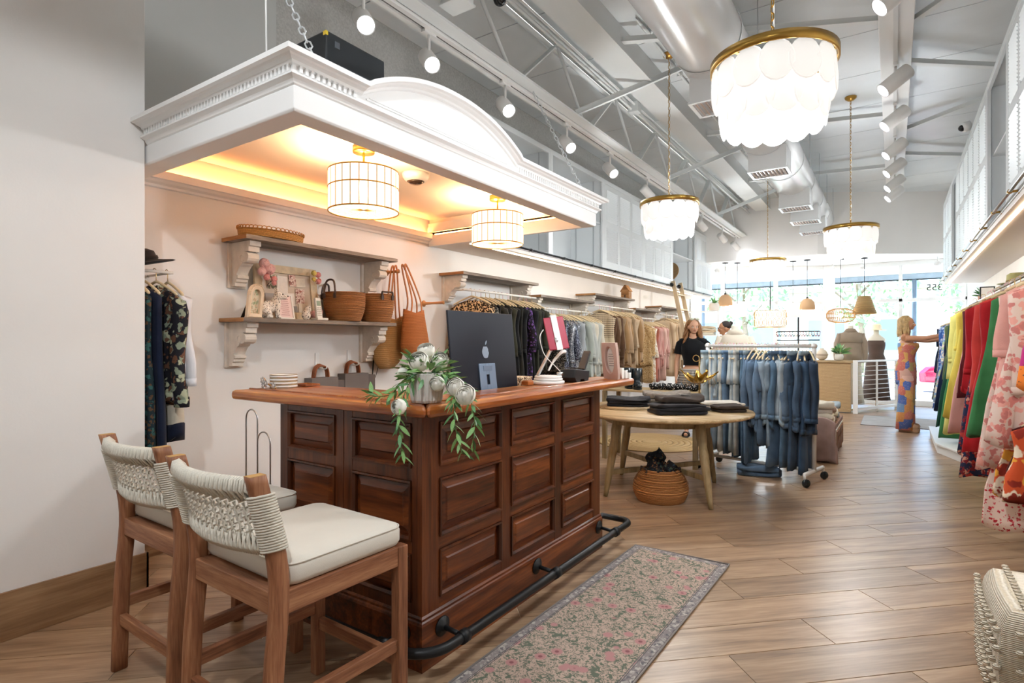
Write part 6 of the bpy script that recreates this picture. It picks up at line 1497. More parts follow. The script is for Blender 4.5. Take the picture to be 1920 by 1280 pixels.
for i, (y, mt, col, kind, style, L, sl, w_) in enumerate(right):
    zr = RZ1 if y < 8.64 else RZ2
    garment('hanging_garment', '%s %s, %s along the right racks from the camera' % (col, kind, ordn(i)), kind, (RXR-.02+gr.uniform(-.02,.01), y, zr), gr.uniform(-.12,.12), mt, style, .205 if style == 'dress' else .22, min(L,zr-.22), sl, 'colourful clothes on the right wall racks', th=.034, flare=.75 if style == 'dress' else .3, fold=.02, hook=HOOK2 if gr.random() < .3 else HOOK)
t = thing('display_plinth', 'low white plinth under the right wall racks', 'plinth', (.85,8.1,0))
MB().prism([(.45,8.75),(.72,7.97),(XR-.03,8.1),(XR-.03,10.4),(.45,10.4)],'z',0,.10).build('plinth_body', M('plinth_paint','#dedcd8',.5), t, bev=.004); MB().prism([(.43,8.75),(.71,7.94),(XR-.02,8.06),(XR-.02,10.42),(.43,10.42)],'z',.10,.125).build('plinth_top', M('plinth_top_paint','#e9e8e5',.5), t, bev=.004)
t = thing('straw_hat', 'olive felt hat on the second right shelf', 'hat', (1.08,7.9,1.99)); HATO = cloth('felt_olive','#8d8a5f',.12)
MB().lathe([(.0,.115),(.06,.11),(.085,.09),(.09,.012),(.16,.004),(.165,.0),(.09,.001),(0,.001)],(1.08,7.9,1.991),28).build('hat_body', HATO, t); MB().lathe([(.0905,.014),(.094,.014),(.092,.035),(.089,.035)],(1.08,7.9,1.991),28).build('hat_band', cloth('band_brown','#6f5a3a',.1), t)
t = thing('potted_fern', 'small green potted plant at the end of the right shelves', 'plant', (1.08,10.6,1.941)); MB().lathe([(.045,0),(.06,.02),(.065,.10),(.06,.10),(.055,.02)],(1.08,10.6,1.941),20).build('pot', M('pot_clay','#c9a27f',.7), t)
for k in range(30):
    a = lr.uniform(0,6.28); e = lr.uniform(.1,1.3); d = Vector((math.cos(a)*math.cos(e),math.sin(a)*math.cos(e),math.sin(e))); add_leaf(t, Vector((1.08,10.6,2.03))+d*.02, d, lr.uniform(.09,.16), LM[1])
t = thing('small_picture_frame', 'small black picture frame on the shelf end of the right wall', 'picture frame', (1.05,9.9,1.941)); MB().box(.97,1.13,9.89,9.91,1.942,2.12).build('frame', BLACK, t, bev=.003); MB().box(.985,1.115,9.886,9.890,1.957,2.105).build('print', PAPER, t)
# ================================================================ PEOPLE
SKIN = M('skin_light','#d3a284',.5,var=.04,vs=12); SKIN2 = M('skin_tan','#c08a68',.5,var=.04,vs=12)
for s_ in (SKIN, SKIN2): s_.node_tree.nodes['Principled BSDF'].inputs['Subsurface Weight'].default_value = .0
LIP = M('lip','#a85a52',.5); EYEW = M('eye_white','#e8e4de',.3); EYED = M('eye_dark','#2a1d16',.3)
def hand(m, wrist, d, up, s=1.0, curl=.5, side=1):
    """palm with four unequal bent fingers and a thumb leaving the side of the palm"""
    w = Vector(wrist); d = Vector(d).normalized(); u = Vector(up); u = (u-d*u.dot(d)).normalized(); v = d.cross(u)*side
    for k in range(4): m.tube([w+v*.012*(k-1.5)*.6, w+d*.085*s+v*.0175*(k-1.5)], [.016,.0125], 8)
    for k, (ln, o_) in enumerate(((.060,-1.5),(.072,-.5),(.068,.5),(.052,1.5))):
        b = w+d*.082*s+v*.019*o_; c1 = curl; p1 = b+(d*math.cos(c1*.5)-u*math.sin(c1*.5))*ln*.5; p2 = p1+(d*math.cos(c1*1.3)-u*math.sin(c1*1.3))*ln*.32; p3 = p2+(d*math.cos(c1*2)-u*math.sin(c1*2))*ln*.25
        m.tube([b,p1,p2,p3],[.0095,.0088,.008,.0065],8)
    b = w+d*.025*s-v*.024; m.tube([b, b+d*.03-v*.022-u*.008, b+d*.055-v*.026-u*.02],[.0125,.0105,.008],8)
def human(t, skin, arms, legs, head_turn=0, head_tilt=0, lean=0):
    """one continuous body skin. arms: [(shoulder, elbow, wrist, hand dir, up)]; legs: [(hip, knee, ankle, toe)]"""
    m = MB()
    m.ell((0,.01,.93),(.165,.115,.125),18,12).ell((0,.0,1.07),(.125,.09,.13),18,12).ell((0,0,1.24),(.148,.10,.15),18,12)
    for sx in (-1,1): m.ell((sx*.065,-.075,1.235),(.06,.05,.058),12,8)
    m.tube([(-.165,.01,1.365),(-.08,.012,1.395),(0,.012,1.41),(.08,.012,1.395),(.165,.01,1.365)],[.05,.052,.055,.052,.05],12)
    m.tube([(0,.012,1.38),(0,.0,1.50)],[.056,.047],12)
    for sh, el, wr, hd, up, sd in arms:
        sh, el, wr = Vector(sh), Vector(el), Vector(wr)
        m.tube([sh, sh.lerp(el,.35), el, el.lerp(wr,.3), wr],[.047,.042,.034,.034,.023],12); hand(m, wr, hd, up, 1, .55, sd)
    for hp, kn, an, toe in legs:
        hp, kn, an, toe = map(Vector, (hp,kn,an,toe))
        m.tube([hp, hp.lerp(kn,.5), kn, kn.lerp(an,.3), an],[.09,.075,.053,.054,.034],14)
        m.tube([an+Vector((0,.02,-.03)), an.lerp(toe,.5)+Vector((0,0,-.012)), toe],[.034,.034,.024],12)
    Hm = TR(0,0,1.50) @ rz(head_turn) @ Matrix.Rotation(head_tilt,4,'X') @ TR(0,0,-1.50)
    m.ell((0,.005,1.615),(.073,.092,.092),18,14,Hm).ell((0,-.035,1.565),(.056,.058,.066),16,12,Hm).ell((0,-.055,1.525),(.034,.034,.024),12,8,Hm)
    m.tube([(0,-.086,1.605),(0,-.108,1.575),(0,-.095,1.566)],[.008,.013,.012],8,M=Hm)
    for sx in (-1,1): m.ell((sx*.073,.005,1.585),(.010,.018,.028),10,8,Hm).ell((sx*.034,-.07,1.578),(.022,.018,.018),10,8,Hm)
    b = remeshed(m, 'body', skin, t, .0075, 3)
    for sx in (-1,1):
        e = MB().ell((sx*.030,-.0835,1.598),(.013,.008,.0075),10,8,Hm).build('eye', EYEW, t); MB().ell((sx*.030,-.0895,1.598),(.006,.004,.006),8,6,Hm).build('iris', EYED, e)
        MB().tube([(sx*.016,-.091,1.615),(sx*.032,-.092,1.620),(sx*.046,-.082,1.614)],.0032,6,M=Hm).build('eyebrow', M('brow','#6b4a2c',.7), t)
    MB().tube([(-.021,-.085,1.547),(-.008,-.093,1.550),(0,-.094,1.548),(.008,-.093,1.550),(.021,-.085,1.547)],[.003,.0055,.0055,.0055,.003],8,M=Hm).build('mouth', LIP, t)
    return Hm
def loft(m, rows, n=28, M_=None):
    m.rings([[(cx+rx*math.cos(a)*(1+f*math.sin(k*a)), cy+ry*math.sin(a)*(1+f*math.sin(k*a)), z) for a in [i*2*PI/n for i in range(n)]] for z,cx,cy,rx,ry,f,k in rows], True, M_); return m
def hair_locks(t, mt, Hm, n, z1, spread, seed, wav=.012, back_only=False, r0=.012):
    r = random.Random(seed); m = MB(); m.ell((0,.022,1.635),(.082,.090,.080),18,12,Hm)
    for i in range(n):
        a = (-.15+1.3*i/(n-1))*PI if not back_only else (.1+.8*i/(n-1))*PI
        x0, y0 = .078*math.cos(a), .02+.085*math.sin(a); ph = r.uniform(0,6); P = [(x0*.45,y0*.5-.01,1.715),(x0*1.02,y0*1.02,1.66)]
        L = z1+r.uniform(-.05,.04)
        for s_ in [k/9 for k in range(1,10)]:
            P.append((x0*(1.06+spread*s_)+wav*math.sin(s_*11+ph), y0*(1.04+spread*.6*s_)+wav*math.cos(s_*10+ph)-(.015*s_ if math.sin(a) < .3 else 0), 1.66+(L-1.66)*s_))
        m.tube(P,[r0,r0*1.5]+[r0*1.7]*7+[r0*1.2,r0*.4],7,M=Hm if L > 1.45 else None)
    return m.build('hair', mt, t)
# --- woman in the black top, facing the camera
t = local('person', 'person with long wavy fair hair in a black cropped top and denim shorts', 'person', (-2.41,8.27,0), .30)
p1 = t
Hm = human(t, SKIN, [((-.175,.01,1.355),(-.225,.03,1.10),(-.235,-.03,.86),(0,-.15,-1),(-1,0,0),1), ((.175,.01,1.355),(.225,.03,1.10),(.215,-.05,.87),(-.05,-.2,-1),(1,0,0),-1)],
          [((-.085,0,.90),(-.09,-.01,.49),(-.09,.03,.09),(-.105,-.13,.032)), ((.085,0,.90),(.10,-.04,.49),(.105,.0,.09),(.125,-.16,.032))], .25, .16)
TEE = cloth('tee_black','#131417',.2)
m = loft(MB(), [(1.035,0,.0,.136,.098,.01,5),(1.10,0,0,.134,.10,.02,5),(1.20,0,-.022,.160,.132,.015,4),(1.27,0,-.024,.166,.132,.01,4),(1.34,0,-.005,.170,.112,0,3),(1.39,0,.008,.135,.08,0,3),(1.418,0,.010,.075,.066,0,3)])
m.tube([(-.172,.01,1.362),(-.08,.012,1.392),(.08,.012,1.392),(.172,.01,1.362)],[.058,.060,.060,.058],12); m.build('top', TEE, t)
for sx in (-1,1): MB().tube([(sx*.14,.01,1.372),(sx*.178,.012,1.345),(sx*.198,.018,1.25),(sx*.208,.02,1.20)],[.056,.060,.062,.064],14).build('sleeve', TEE, t)
SHRT = DEN[0]
m = loft(MB(), [(.985,0,.005,.14,.105,.01,3),(.93,0,.008,.172,.128,.01,3),(.86,0,.008,.185,.135,.01,3),(.80,0,.005,.182,.128,.01,3)]); m.build('shorts', SHRT, t)
for sx in (-1,1): MB().tube([(sx*.085,0,.86),(sx*.09,0,.76),(sx*.093,0,.70)],[.10,.10,.104],16).build('shorts_leg', SHRT, t)
PLD = stripes('plaid_grey','#b9b2aa','#7d7873',9,'z',.5)
loft(MB(), [(.985,0,.01,.16,.122,.03,7),(.93,0,.015,.187,.145,.04,7),(.80,-.02,.03,.198,.15,.06,8),(.70,-.03,.05,.19,.14,.08,9)]).build('tied_shirt', PLD, t)
for sx in (-.25,1): MB().tube([(sx*.03,-.13,.96),(sx*.07,-.155,.86),(sx*.08,-.15,.74)],[.02,.03,.022],10).build('tied_sleeve', PLD, t)
HAIRB = M('hair_golden','#8a5f38',.55,var=.25,vs=30); hair_locks(t, HAIRB, Hm, 44, 1.20, .75, 4, .02, False, .009)
m = MB()
for sx in (-1,1): m.ell((sx*.038,-.052,1.712),(.030,.012,.02),12,8,Hm)
m.tube([(-.075,.02,1.67),(-.07,-.045,1.71),(0,-.066,1.712),(.07,-.045,1.71),(.075,.02,1.67)],.004,6,M=Hm); m.build('sunglasses', M('shade_lens','#c9cdb9',.15,.3), t)
def sandal(t, ax, ay, tx, ty, mt):
    d = Vector((tx-ax,ty-ay,0)); L = d.length; Mx = TR(ax,ay,0) @ rz(math.atan2(d.y,d.x))
    MB().prism([(-.06+.0*1,-.035),(L*.6,-.045),(L+.03,-.04),(L+.055,0),(L+.03,.04),(L*.6,.045),(-.06,.035),(-.075,0)],'z',.0,.02,Mx).build('sandal_sole', mt, t, bev=.004)
    for o_ in (.3,.75): MB().tube([(L*o_,.046*math.cos(a),.018+.055*math.sin(a)) for a in [i*PI/8 for i in range(9)]],.012,8,M=Mx).build('sandal_strap', mt, t)
SANB = M('sandal_black','#1a1716',.5)
sandal(t,-.09,.03,-.105,-.13,SANB); sandal(t,.105,.0,.125,-.16,SANB)
# --- person in profile behind the cream coat
t = local('person', 'person with dark tied-back hair and glasses, half hidden by the cream coat', 'person', (-2.28,9.62,0), -1.15)
Hm = human(t, SKIN2, [((-.175,.01,1.355),(-.215,.03,1.10),(-.20,-.06,.88),(0,-.2,-1),(-1,0,0),1), ((.175,.01,1.355),(.215,.03,1.10),(.20,-.06,.88),(0,-.2,-1),(1,0,0),-1)],
          [((-.085,0,.90),(-.09,-.01,.49),(-.09,.03,.09),(-.10,-.13,.032)), ((.085,0,.90),(.09,-.01,.49),(.09,.03,.09),(.10,-.13,.032))], 0, .1)
m = loft(MB(), [(.80,0,.005,.19,.135,.01,4),(.95,0,.005,.18,.13,.01,4),(1.07,0,0,.142,.108,.01,4),(1.20,0,-.022,.162,.134,.01,4),(1.34,0,-.005,.172,.112,0,3),(1.39,0,.008,.135,.08,0,3),(1.425,0,.01,.07,.064,0,3)]); m.tube([(-.172,.01,1.362),(-.08,.012,1.392),(.08,.012,1.392),(.172,.01,1.362)],[.058,.060,.060,.058],12); m.build('top', CRM, t)
for sx in (-1,1):
    MB().tube([(sx*.14,.01,1.372),(sx*.178,.012,1.345),(sx*.21,.03,1.12),(sx*.198,-.05,.92)],[.056,.06,.05,.04],14).build('sleeve', CRM, t)
    MB().tube([(sx*.085,0,.88),(sx*.09,-.01,.49),(sx*.09,.02,.08)],[.11,.09,.10],16).build('trouser_leg', DEN[9], t)
HAIRD = M('hair_dark','#2b1f1a',.5,var=.2,vs=30)
m = MB().ell((0,.025,1.638),(.082,.088,.080),18,12,Hm).ell((0,.105,1.67),(.035,.035,.035),12,8,Hm); m.build('hair', HAIRD, t)
m = MB()
for sx in (-1,1): m.tube([(sx*.032+.022*math.cos(a),-.098,1.60+.017*math.sin(a)) for a in [i*PI/6 for i in range(12)]],.0022,5,closed=True,M=Hm); m.tube([(sx*.054,-.096,1.605),(sx*.078,.0,1.605)],.002,5,M=Hm)
m.build('glasses', BLACK, t)
# --- person in the patchwork outfit reaching for the right rack
t = local('person', 'person with blond hair in a patchwork strapless jumpsuit reaching into the right rack', 'person', (.17,10.6,.06), PI/2-.12)
Hm = human(t, SKIN2, [((-.165,-.01,1.365),(-.15,-.26,1.37),(-.12,-.50,1.43),(.05,-1,.12),(0,0,1),1), ((.165,-.01,1.365),(.16,-.25,1.33),(.12,-.50,1.37),(-.05,-1,.1),(0,0,1),-1)],
          [((-.085,0,.90),(-.085,0,.49),(-.085,.03,.07),(-.09,-.13,.03)), ((.085,0,.90),(.09,-.02,.49),(.09,.02,.07),(.10,-.14,.03))], 0, .05)
def patchwork():
    m, n, b = new_mat('patchwork'); co = coords(n,(1,1,1)); v = node(n,'ShaderNodeTexVoronoi',distance='CHEBYCHEV',i_Scale=8.0); v.inputs['Randomness'].default_value = .75; n.links.new(co,v.inputs[0])
    sp = node(n,'ShaderNodeSeparateColor'); n.links.new(v.outputs['Color'],sp.inputs[0])
    c = ramp(n,sp.outputs[0],[(0,'#c98a52'),(.17,'#c4786a'),(.32,'#4f68a8'),(.45,'#d0a05a'),(.58,'#c06a5c'),(.7,'#6f8fb5'),(.8,'#a8905a'),(.9,'#d4a898')],True)
    v2 = node(n,'ShaderNodeTexVoronoi',i_Scale=42.0); n.links.new(co,v2.inputs[0])
    c = mixc(n,ramp(n,v2.outputs['Distance'],[(0,'#777777'),(.28,'#777777'),(.34,'#000000')]),c,'#e0c9a0'); n.links.new(c,b.inputs['Base Color']); b.inputs['Roughness'].default_value = .85; return m
PW = patchwork()
m = loft(MB(), [(1.295,0,-.018,.160,.134,0,3),(1.24,0,-.022,.162,.140,0,3),(1.14,0,-.005,.142,.112,.01,4),(1.06,0,.0,.137,.102,.01,4),(.95,0,.01,.178,.132,.01,4),(.86,0,.015,.19,.142,.01,4),(.72,0,.01,.185,.135,.015,4),(.66,0,.005,.18,.13,.02,4)]); m.build('jumpsuit', PW, t)
for sx in (-1,1):
    MB().tube([(sx*.085,0,.80),(sx*.09,0,.5),(sx*.095,.01,.25),(sx*.10,.015,-.02)],[.105,.102,.108,.118],18).build('jumpsuit_leg', PW, t)
    MB().tube([(sx*.09,-.125,1.28),(sx*.105,-.08,1.37),(sx*.10,.02,1.41),(sx*.08,.09,1.33)],.005,6).build('strap', PW, t)
    MB().prism([(-.05,.09),(.05,.09),(.055,-.10),(.03,-.16),(-.03,-.16),(-.055,-.10)],'z',-.058,.0,TR(sx*.092,0,0)).build('platform_shoe', M('shoe_tan','#b08a6a',.6), t, bev=.01)
    MB().ell((sx*.095,-.08,.02),(.052,.085,.05),14,10).build('shoe_upper', MATS['shoe_tan'], t)
HAIRY = M('hair_blond','#b59767',.55,var=.25,vs=30); hair_locks(t, HAIRY, Hm, 34, 1.43, .12, 9, .003, False, .0075)
# ================================================================ WINDOW DISPLAY
# library ladder
t = thing('library_ladder', 'pale wooden library ladder leaning on the left rail', 'ladder', (-2.9,10.6,0)); LW = wood('ladder_wood','#b39a76','#d2bd9b','#e3d3b6','z',1,.5,True)
for y in (10.35,10.78): MB().bar((-2.86,y,.0),(-3.385,y,2.50),.03,.075,(1,0,0)).build('stile', LW, t, bev=.005)
for k in range(8): z = .28+k*.28; x = -2.86-.525*z/2.5; MB().box(x-.04,x+.04,10.36,10.77,z,z+.022).build('rung', LW, t, bev=.003)
for y in (10.35,10.78): MB().tube([(-3.40,y-.05,2.43),(-3.40,y+.05,2.43)],.035,12).build('rail_roller', BLACK, t)
# wicker console and cable railing
t = thing('wicker_console', 'wicker-fronted console with a wooden top by the window', 'console', (-1.0,12.75,0))
MB().box(-1.36,-.68,12.62,12.92,.02,.97).build('wicker_body', woven('wicker_light','#9a7850','#d3b68a',60,40), t, bev=.006); MB().box(-1.40,-.64,12.58,12.96,.97,1.01).build('console_top', OAK, t, bev=.005)
def railing(label, a, b, group='white cable railings by the window'):
    a = Vector((a[0],a[1],0)); b = Vector((b[0],b[1],0)); t = thing('cable_railing', label, 'railing', a[:], group)
    for P in (a, a.lerp(b,.5), b): r_ = .04 if P != a.lerp(b,.5) else .018; MB().box(P.x-r_,P.x+r_,P.y-r_,P.y+r_,.0,1.02).build('post', FRM, t, bev=.004)
    MB().bar(a+Vector((0,0,1.0)), b+Vector((0,0,1.0)), .07, .035).build('top_rail', FRM, t, bev=.004); MB().bar(a+Vector((0,0,.08)), b+Vector((0,0,.08)), .05, .05).build('bottom_rail', FRM, t)
    for k in range(9): MB().tube([a+Vector((0,0,.18+k*.09)), b+Vector((0,0,.18+k*.09))],.005,6).build('cable', M('cable_pale','#e9e9e6',.4), t)
railing('white cable railing in front of the window mannequins', (-.60,12.62), (.06,14.0))
# mannequins
MANN = M('mannequin_cream','#e4dccb',.6)
def mannequin(label, x, y, rot, z0=0, coat=None, skirt=None, jl=.6, hat=False, kind='jacket', H=1.52):
    t = local('mannequin', label, 'mannequin', (x,y,z0), rot, 'dress forms by the window'); k = H/1.52
    loft(MB(), [(.80*k,0,0,.15,.11,0,3),(.90*k,0,.01,.165,.115,0,3),(1.05*k,0,0,.125,.09,0,3),(1.22*k,0,-.01,.155,.115,0,3),(1.34*k,0,.0,.17,.09,0,3),(1.40*k,0,.005,.10,.07,0,3),(1.44*k,0,.005,.055,.052,0,3),(H,0,.0,.05,.048,0,3)]).build('torso', MANN, t)
    MB().tube([(0,0,.02),(0,0,.82*k)],.014,8).build('stand_pole', BRASS, t); MB().lathe([(0,0),(.15,0),(.15,.012),(.03,.02),(0,.02)],(0,0,0),24).build('stand_base', BRASS, t)
    if coat:
        rows = [((1.43-.0)*k,0,.01,.075,.07,0,3),(1.38*k,0,.01,.19,.115,0,3),(1.30*k,0,.0,.21,.14,.01,6),(1.15*k,0,.0,.205,.14,.02,6),((1.43-jl*.8)*k,0,.0,.22,.15,.03,7),((1.43-jl)*k,0,0,.215,.145,.03,7)]
        loft(MB(), rows).build('coat_body' if kind == 'jacket' else 'dress_body', coat, t)
        if kind == 'jacket':
            for sx in (-1,1): MB().tube([(sx*.18,.01,1.37*k),(sx*.235,.02,1.2*k),(sx*.25,.0,1.0*k),(sx*.235,-.02,.86*k)],[.062,.066,.058,.05],14).build('sleeve', coat, t)
            loft(MB(), [(1.40*k,0,.01,.13,.10,0,3),(1.46*k,0,.012,.085,.08,0,3),(1.47*k,0,.012,.075,.07,0,3)]).build('collar', coat, t)
            loft(MB(), [(1.39*k,0,.02,.20,.125,0,3),(1.22*k,0,.025,.218,.145,0,3),(1.215*k,0,.02,.20,.13,0,3)]).build('back_yoke', coat, t)
    if skirt: loft(MB(), [(1.05*k,0,0,.13,.10,0,3),(.92*k,0,.005,.18,.13,.02,9),(.5,0,0,.21,.16,.05,10),(.12,0,0,.235,.185,.07,11)]).build('skirt', skirt, t)
    if hat:
        MB().lathe([(0,.13),(.07,.125),(.095,.10),(.10,.02),(.19,.0),(.20,-.006),(.10,.004),(0,.004)],(0,0,H+.0),28).build('hat_body', M('hat_cream','#e9e0c6',.8), t)
mannequin('mannequin wearing a taupe belted jacket over a cream skirt by the window', -.72,13.35,PI+.2,0,cloth('jacket_taupe','#9a8977',.12),CRM,.58,False,'jacket',1.70)
mannequin('mannequin in a long brown dress and cream sun hat by the window', -.30,14.15,PI-.1,0,None,None,.6,True,'dress',1.62)
BRD = cloth('dress_brown','#5c4c44',.15); tt = [o for o in COL.objects if o.name.startswith('mannequin') and o.type == 'EMPTY'][-1]
loft(MB(), [(1.40,0,-.012,.162,.122,0,3),(1.30,0,-.012,.166,.128,0,3),(1.12,0,0,.136,.102,.01,5),(.98,0,.005,.18,.13,.03,10),(.55,0,0,.22,.17,.06,12),(.16,0,0,.26,.21,.08,13)]).build('dress_body', BRD, tt)
for sx in (-1,1): MB().tube([(sx*.09,-.115,1.39),(sx*.10,-.05,1.47),(sx*.09,.06,1.42)],.006,6).build('strap', BRD, tt)
mannequin('dress form wearing a cream hooded coat behind the denim rack', -1.86,8.40,.3,0,cloth('coat_cream','#e6dcca',.06),None,.75,False,'jacket',1.60)
# small things: plants, vase, necklace stand, etagere, mat
def plant(label, c, h, r, n, potm, sz=.12, ph=.12, pr=.07):
    t = thing('potted_plant', label, 'plant', c); x,y,z = c
    MB().lathe([(pr*.7,0),(pr,.02),(pr*1.1,ph*.6),(pr*.95,ph),(pr*.85,ph),(pr*.8,ph*.5)],(x,y,z),24).build('pot', potm, t)
    MB().tube([(x,y,z+ph*.4),(x,y,z+ph+h*.3)],.006,6).build('stem', STEMG, t)
    for k in range(n):
        a = lr.uniform(0,6.28); e = lr.uniform(.15,1.45); d = Vector((math.cos(a)*math.cos(e),math.sin(a)*math.cos(e),math.sin(e))); add_leaf(t, Vector((x,y,z+ph))+d*r*lr.uniform(.1,.6), d, sz*lr.uniform(.7,1.3), LM[k%3])
plant('bushy green plant in a pale pot on the wicker console', (-.88,12.76,1.011), .3, .12, 40, M('pot_white','#e2ddd3',.6), .16)
t = thing('vase', 'round beige vase on the wicker console', 'vase', (-1.18,12.76,1.011)); MB().lathe([(.04,0),(.09,.04),(.11,.11),(.08,.18),(.035,.21),(.04,.235),(.03,.235),(.025,.2)],(-1.18,12.76,1.011),26).build('vase_body', M('vase_beige','#d6c5b0',.7), t); MB().lathe([(.111,.10),(.1125,.11),(.111,.12)],(-1.18,12.76,1.011),26).build('glaze_band', M('vase_band','#b9a48c',.7), t)
t = thing('necklace_stand', 'tall metal stand hung with beaded necklaces behind the denim rack', 'stand', (-1.10,8.78,0))
MB().tube([(-1.10,8.78,.01),(-1.10,8.78,1.72)],.011,8).build('pole', BLACK, t); MB().lathe([(0,0),(.16,0),(.16,.012),(.02,.02),(0,.02)],(-1.10,8.78,0),24).build('base', BLACK, t)
for z in (1.52,1.40): MB().tube([(-1.38,8.85,z),(-.83,8.70,z)],.008,8).build('arm', BLACK, t)
BEAD = [M('bead_%d' % i, c, .3) for i, c in enumerate(('#7a2f38','#3f5a4a','#c9b48a','#4a4a52','#b98a7a'))]
for k in range(16):
    s_ = k/15; x = -1.37+.53*s_; y = 8.847-.145*s_; mm = MB()
    for q in range(7): a = PI*q/6; mm.ell((x+.017*math.cos(a)*-1,y-.01,1.51-.055*math.sin(a)),(.008,.008,.008),6,5)
    mm.build('necklace', BEAD[k%5], t)
t = thing('etagere', 'white open shelf unit in the far left corner by the window', 'shelf', (-3.45,12.45,0))
for x in (-3.90,-3.05): MB().box(x-.012,x+.012,12.25,12.65,0,2.03).build('side_panel', WHITE, t)
for z in (.1,.58,1.05,1.5,2.01): MB().box(-3.888,-3.062,12.25,12.65,z,z+.02).build('shelf_board', WHITE, t)
plant('small plant in a round white pot on top of the white corner shelf', (-3.17,12.42,2.031), .12, .06, 26, M('pot_cream','#e6ddd2',.6), .10, .16, .10)
for i,(z,mt,lab) in enumerate(((1.52,CRM,'folded cream sweaters on the top tier of the white corner shelf'),(1.07,BGE,'folded beige sweaters on the middle tier of the white corner shelf'),(.60,TAU,'folded taupe sweaters on the lower tier of the white corner shelf'))):
    folded(lab,'sweaters',(-3.35,12.45,z),0,.40,.30,4,.045,mt,SAND,'sweaters on the white corner shelf')
t = thing('leaning_basket', 'round woven basket leaning inside the open left cabinet', 'basket', (-3.62,10.65,2.43)); Ml = TR(-3.60,10.75,2.72) @ Matrix.Rotation(1.25,4,'X') @ rz(.3)
MB().lathe([(0,0),(.2,.0),(.27,.02),(.275,.03),(.2,.015),(0,.012)],n=36,M=Ml @ Matrix.Diagonal((.72,.72,.72,1))).build('basket_disc', woven('basket_dark','#6d5236','#a98659',60,40), t); MB().lathe([(.268,.015),(.282,.022),(.268,.03)],n=36,M=Ml @ Matrix.Diagonal((.72,.72,.72,1))).build('basket_rim', RAT, t)
t = thing('door_mat', 'thin grey mat on the floor by the door', 'mat', (.2,11.9,0)); MB().box(-.45,.95,11.0,12.4,.001,.009).build('mat_field', cloth('mat_grey','#a7a6a4',.1), t); MB().tube([(-.45,11.0,.005),(.95,11.0,.005),(.95,12.4,.005),(-.45,12.4,.005)],.005,6,closed=True).build('mat_binding', cloth('mat_edge','#8a8988',.1), t)
# --- pendants over the window display (hung from the soffit at 3.12)
def pendant(name, label, x, y, z0, z1, build):
    t = thing(name, label, 'pendant lamp', (x,y,z0), 'pendant lamps in the shop window')
    MB().lathe([(0,-.02),(.06,-.018),(.065,0),(0,0)],(x,y,3.12),20).build('ceiling_rose', BLACK, t); MB().tube([(x,y,3.11),(x,y,z1)],.005,6).build('cord', BLACK, t); build(t,x,y,z0,z1)
    ld = bpy.data.lights.new('pendant_bulb','POINT'); ld.energy = 6*LAMP; ld.shadow_soft_size = .05; ld.color = (1,.82,.6); lo = bpy.data.objects.new('pendant_bulb',ld); COL.objects.link(lo); lo.parent = t; lo.location = (0,0,(z1-z0)*.35)
def bell(t,x,y,z0,z1):
    h = z1-z0; MB().lathe([(.145,0),(.15,.005),(.148,h*.35),(.13,h*.65),(.085,h*.9),(.02,h),(.02,h*.97),(.08,h*.87),(.124,h*.63),(.142,h*.35),(.144,.0)],(x,y,z0),28).build('shade', stripes('turned_wood','#b9926c','#cba883',30,'z',.5), t); MB().lathe([(0,h),(.025,h),(.02,h+.03),(0,h+.03)],(x,y,z0),14).build('cap', BLACK, t); MB().ell((x,y,z0+h*.3),(.035,.035,.045),10,8).build('bulb', MATS['bulb_glow'], t)
def wdrum(t,x,y,z0,z1):
    h = z1-z0; MB().lathe([(.165,0),(.168,0),(.168,h),(.165,h)],(x,y,z0),32).build('shade', M('linen_shade','#fff6ea',.7,emit=1.6,ecol='#ffeed6'), t); MB().lathe([(.166,-.004),(.17,-.004),(.17,.004),(.166,.004)],(x,y,z0),32).build('trim_ring', BRASS, t); MB().tube([(x-.165,y,z1),(x+.165,y,z1)],.003,5).build('spider', BRASS, t)
def lattice(t,x,y,z0,z1):
    h = z1-z0; R_ = .31; MB().lathe([(R_-.02,.01),(R_-.017,.01),(R_-.017,h-.01),(R_-.02,h-.01)],(x,y,z0),40).build('diffuser', M('pearl_shade','#fbf8f2',.6,emit=.8,ecol='#fff6e8'), t)
    for z in (z0,z0+h): MB().lathe([(R_-.01,-.006),(R_,-.006),(R_,.006),(R_-.01,.006)],(x,y,z),40).build('hoop', BRASS, t)
    for k in range(22):
        a = 2*PI*k/22; m = MB()
        for zz in (z0+h*.27,z0+h*.73): m.tube([(x+R_*math.cos(a+.10*math.cos(q)),y+R_*math.sin(a+.10*math.cos(q)),zz+h*.22*math.sin(q)) for q in [i*PI/6 for i in range(12)]],.004,5,closed=True)
        m.build('oval_link', BRASS, t)
    MB().tube([(x,y,z1),(x,y,z1+.5)],.01,8).build('stem', BLACK, t)
def oblong(t,x,y,z0,z1):
    h = z1-z0; m = MB()
    for k in range(40):
        a = 2*PI*k/40; m.tube([(x+r_*math.cos(a),y+r_*math.sin(a),z0+h*s_) for r_, s_ in ((.12,0),(.22,.12),(.265,.35),(.265,.65),(.22,.88),(.12,1))],.004,5)
    o = m.build('rattan_ribs', RAT, t); o['kind'] = 'stuff'
    for r_, s_ in ((.12,0),(.268,.35),(.268,.65),(.12,1)): MB().tube([(x+r_*math.cos(a),y+r_*math.sin(a),z0+h*s_) for a in [i*PI/16 for i in range(32)]],.006,6,closed=True).build('hoop', RAT, t)
    MB().ell((x,y,z0+h*.5),(.04,.04,.05),10,8).build('bulb', MATS['warm_bulb'], t)
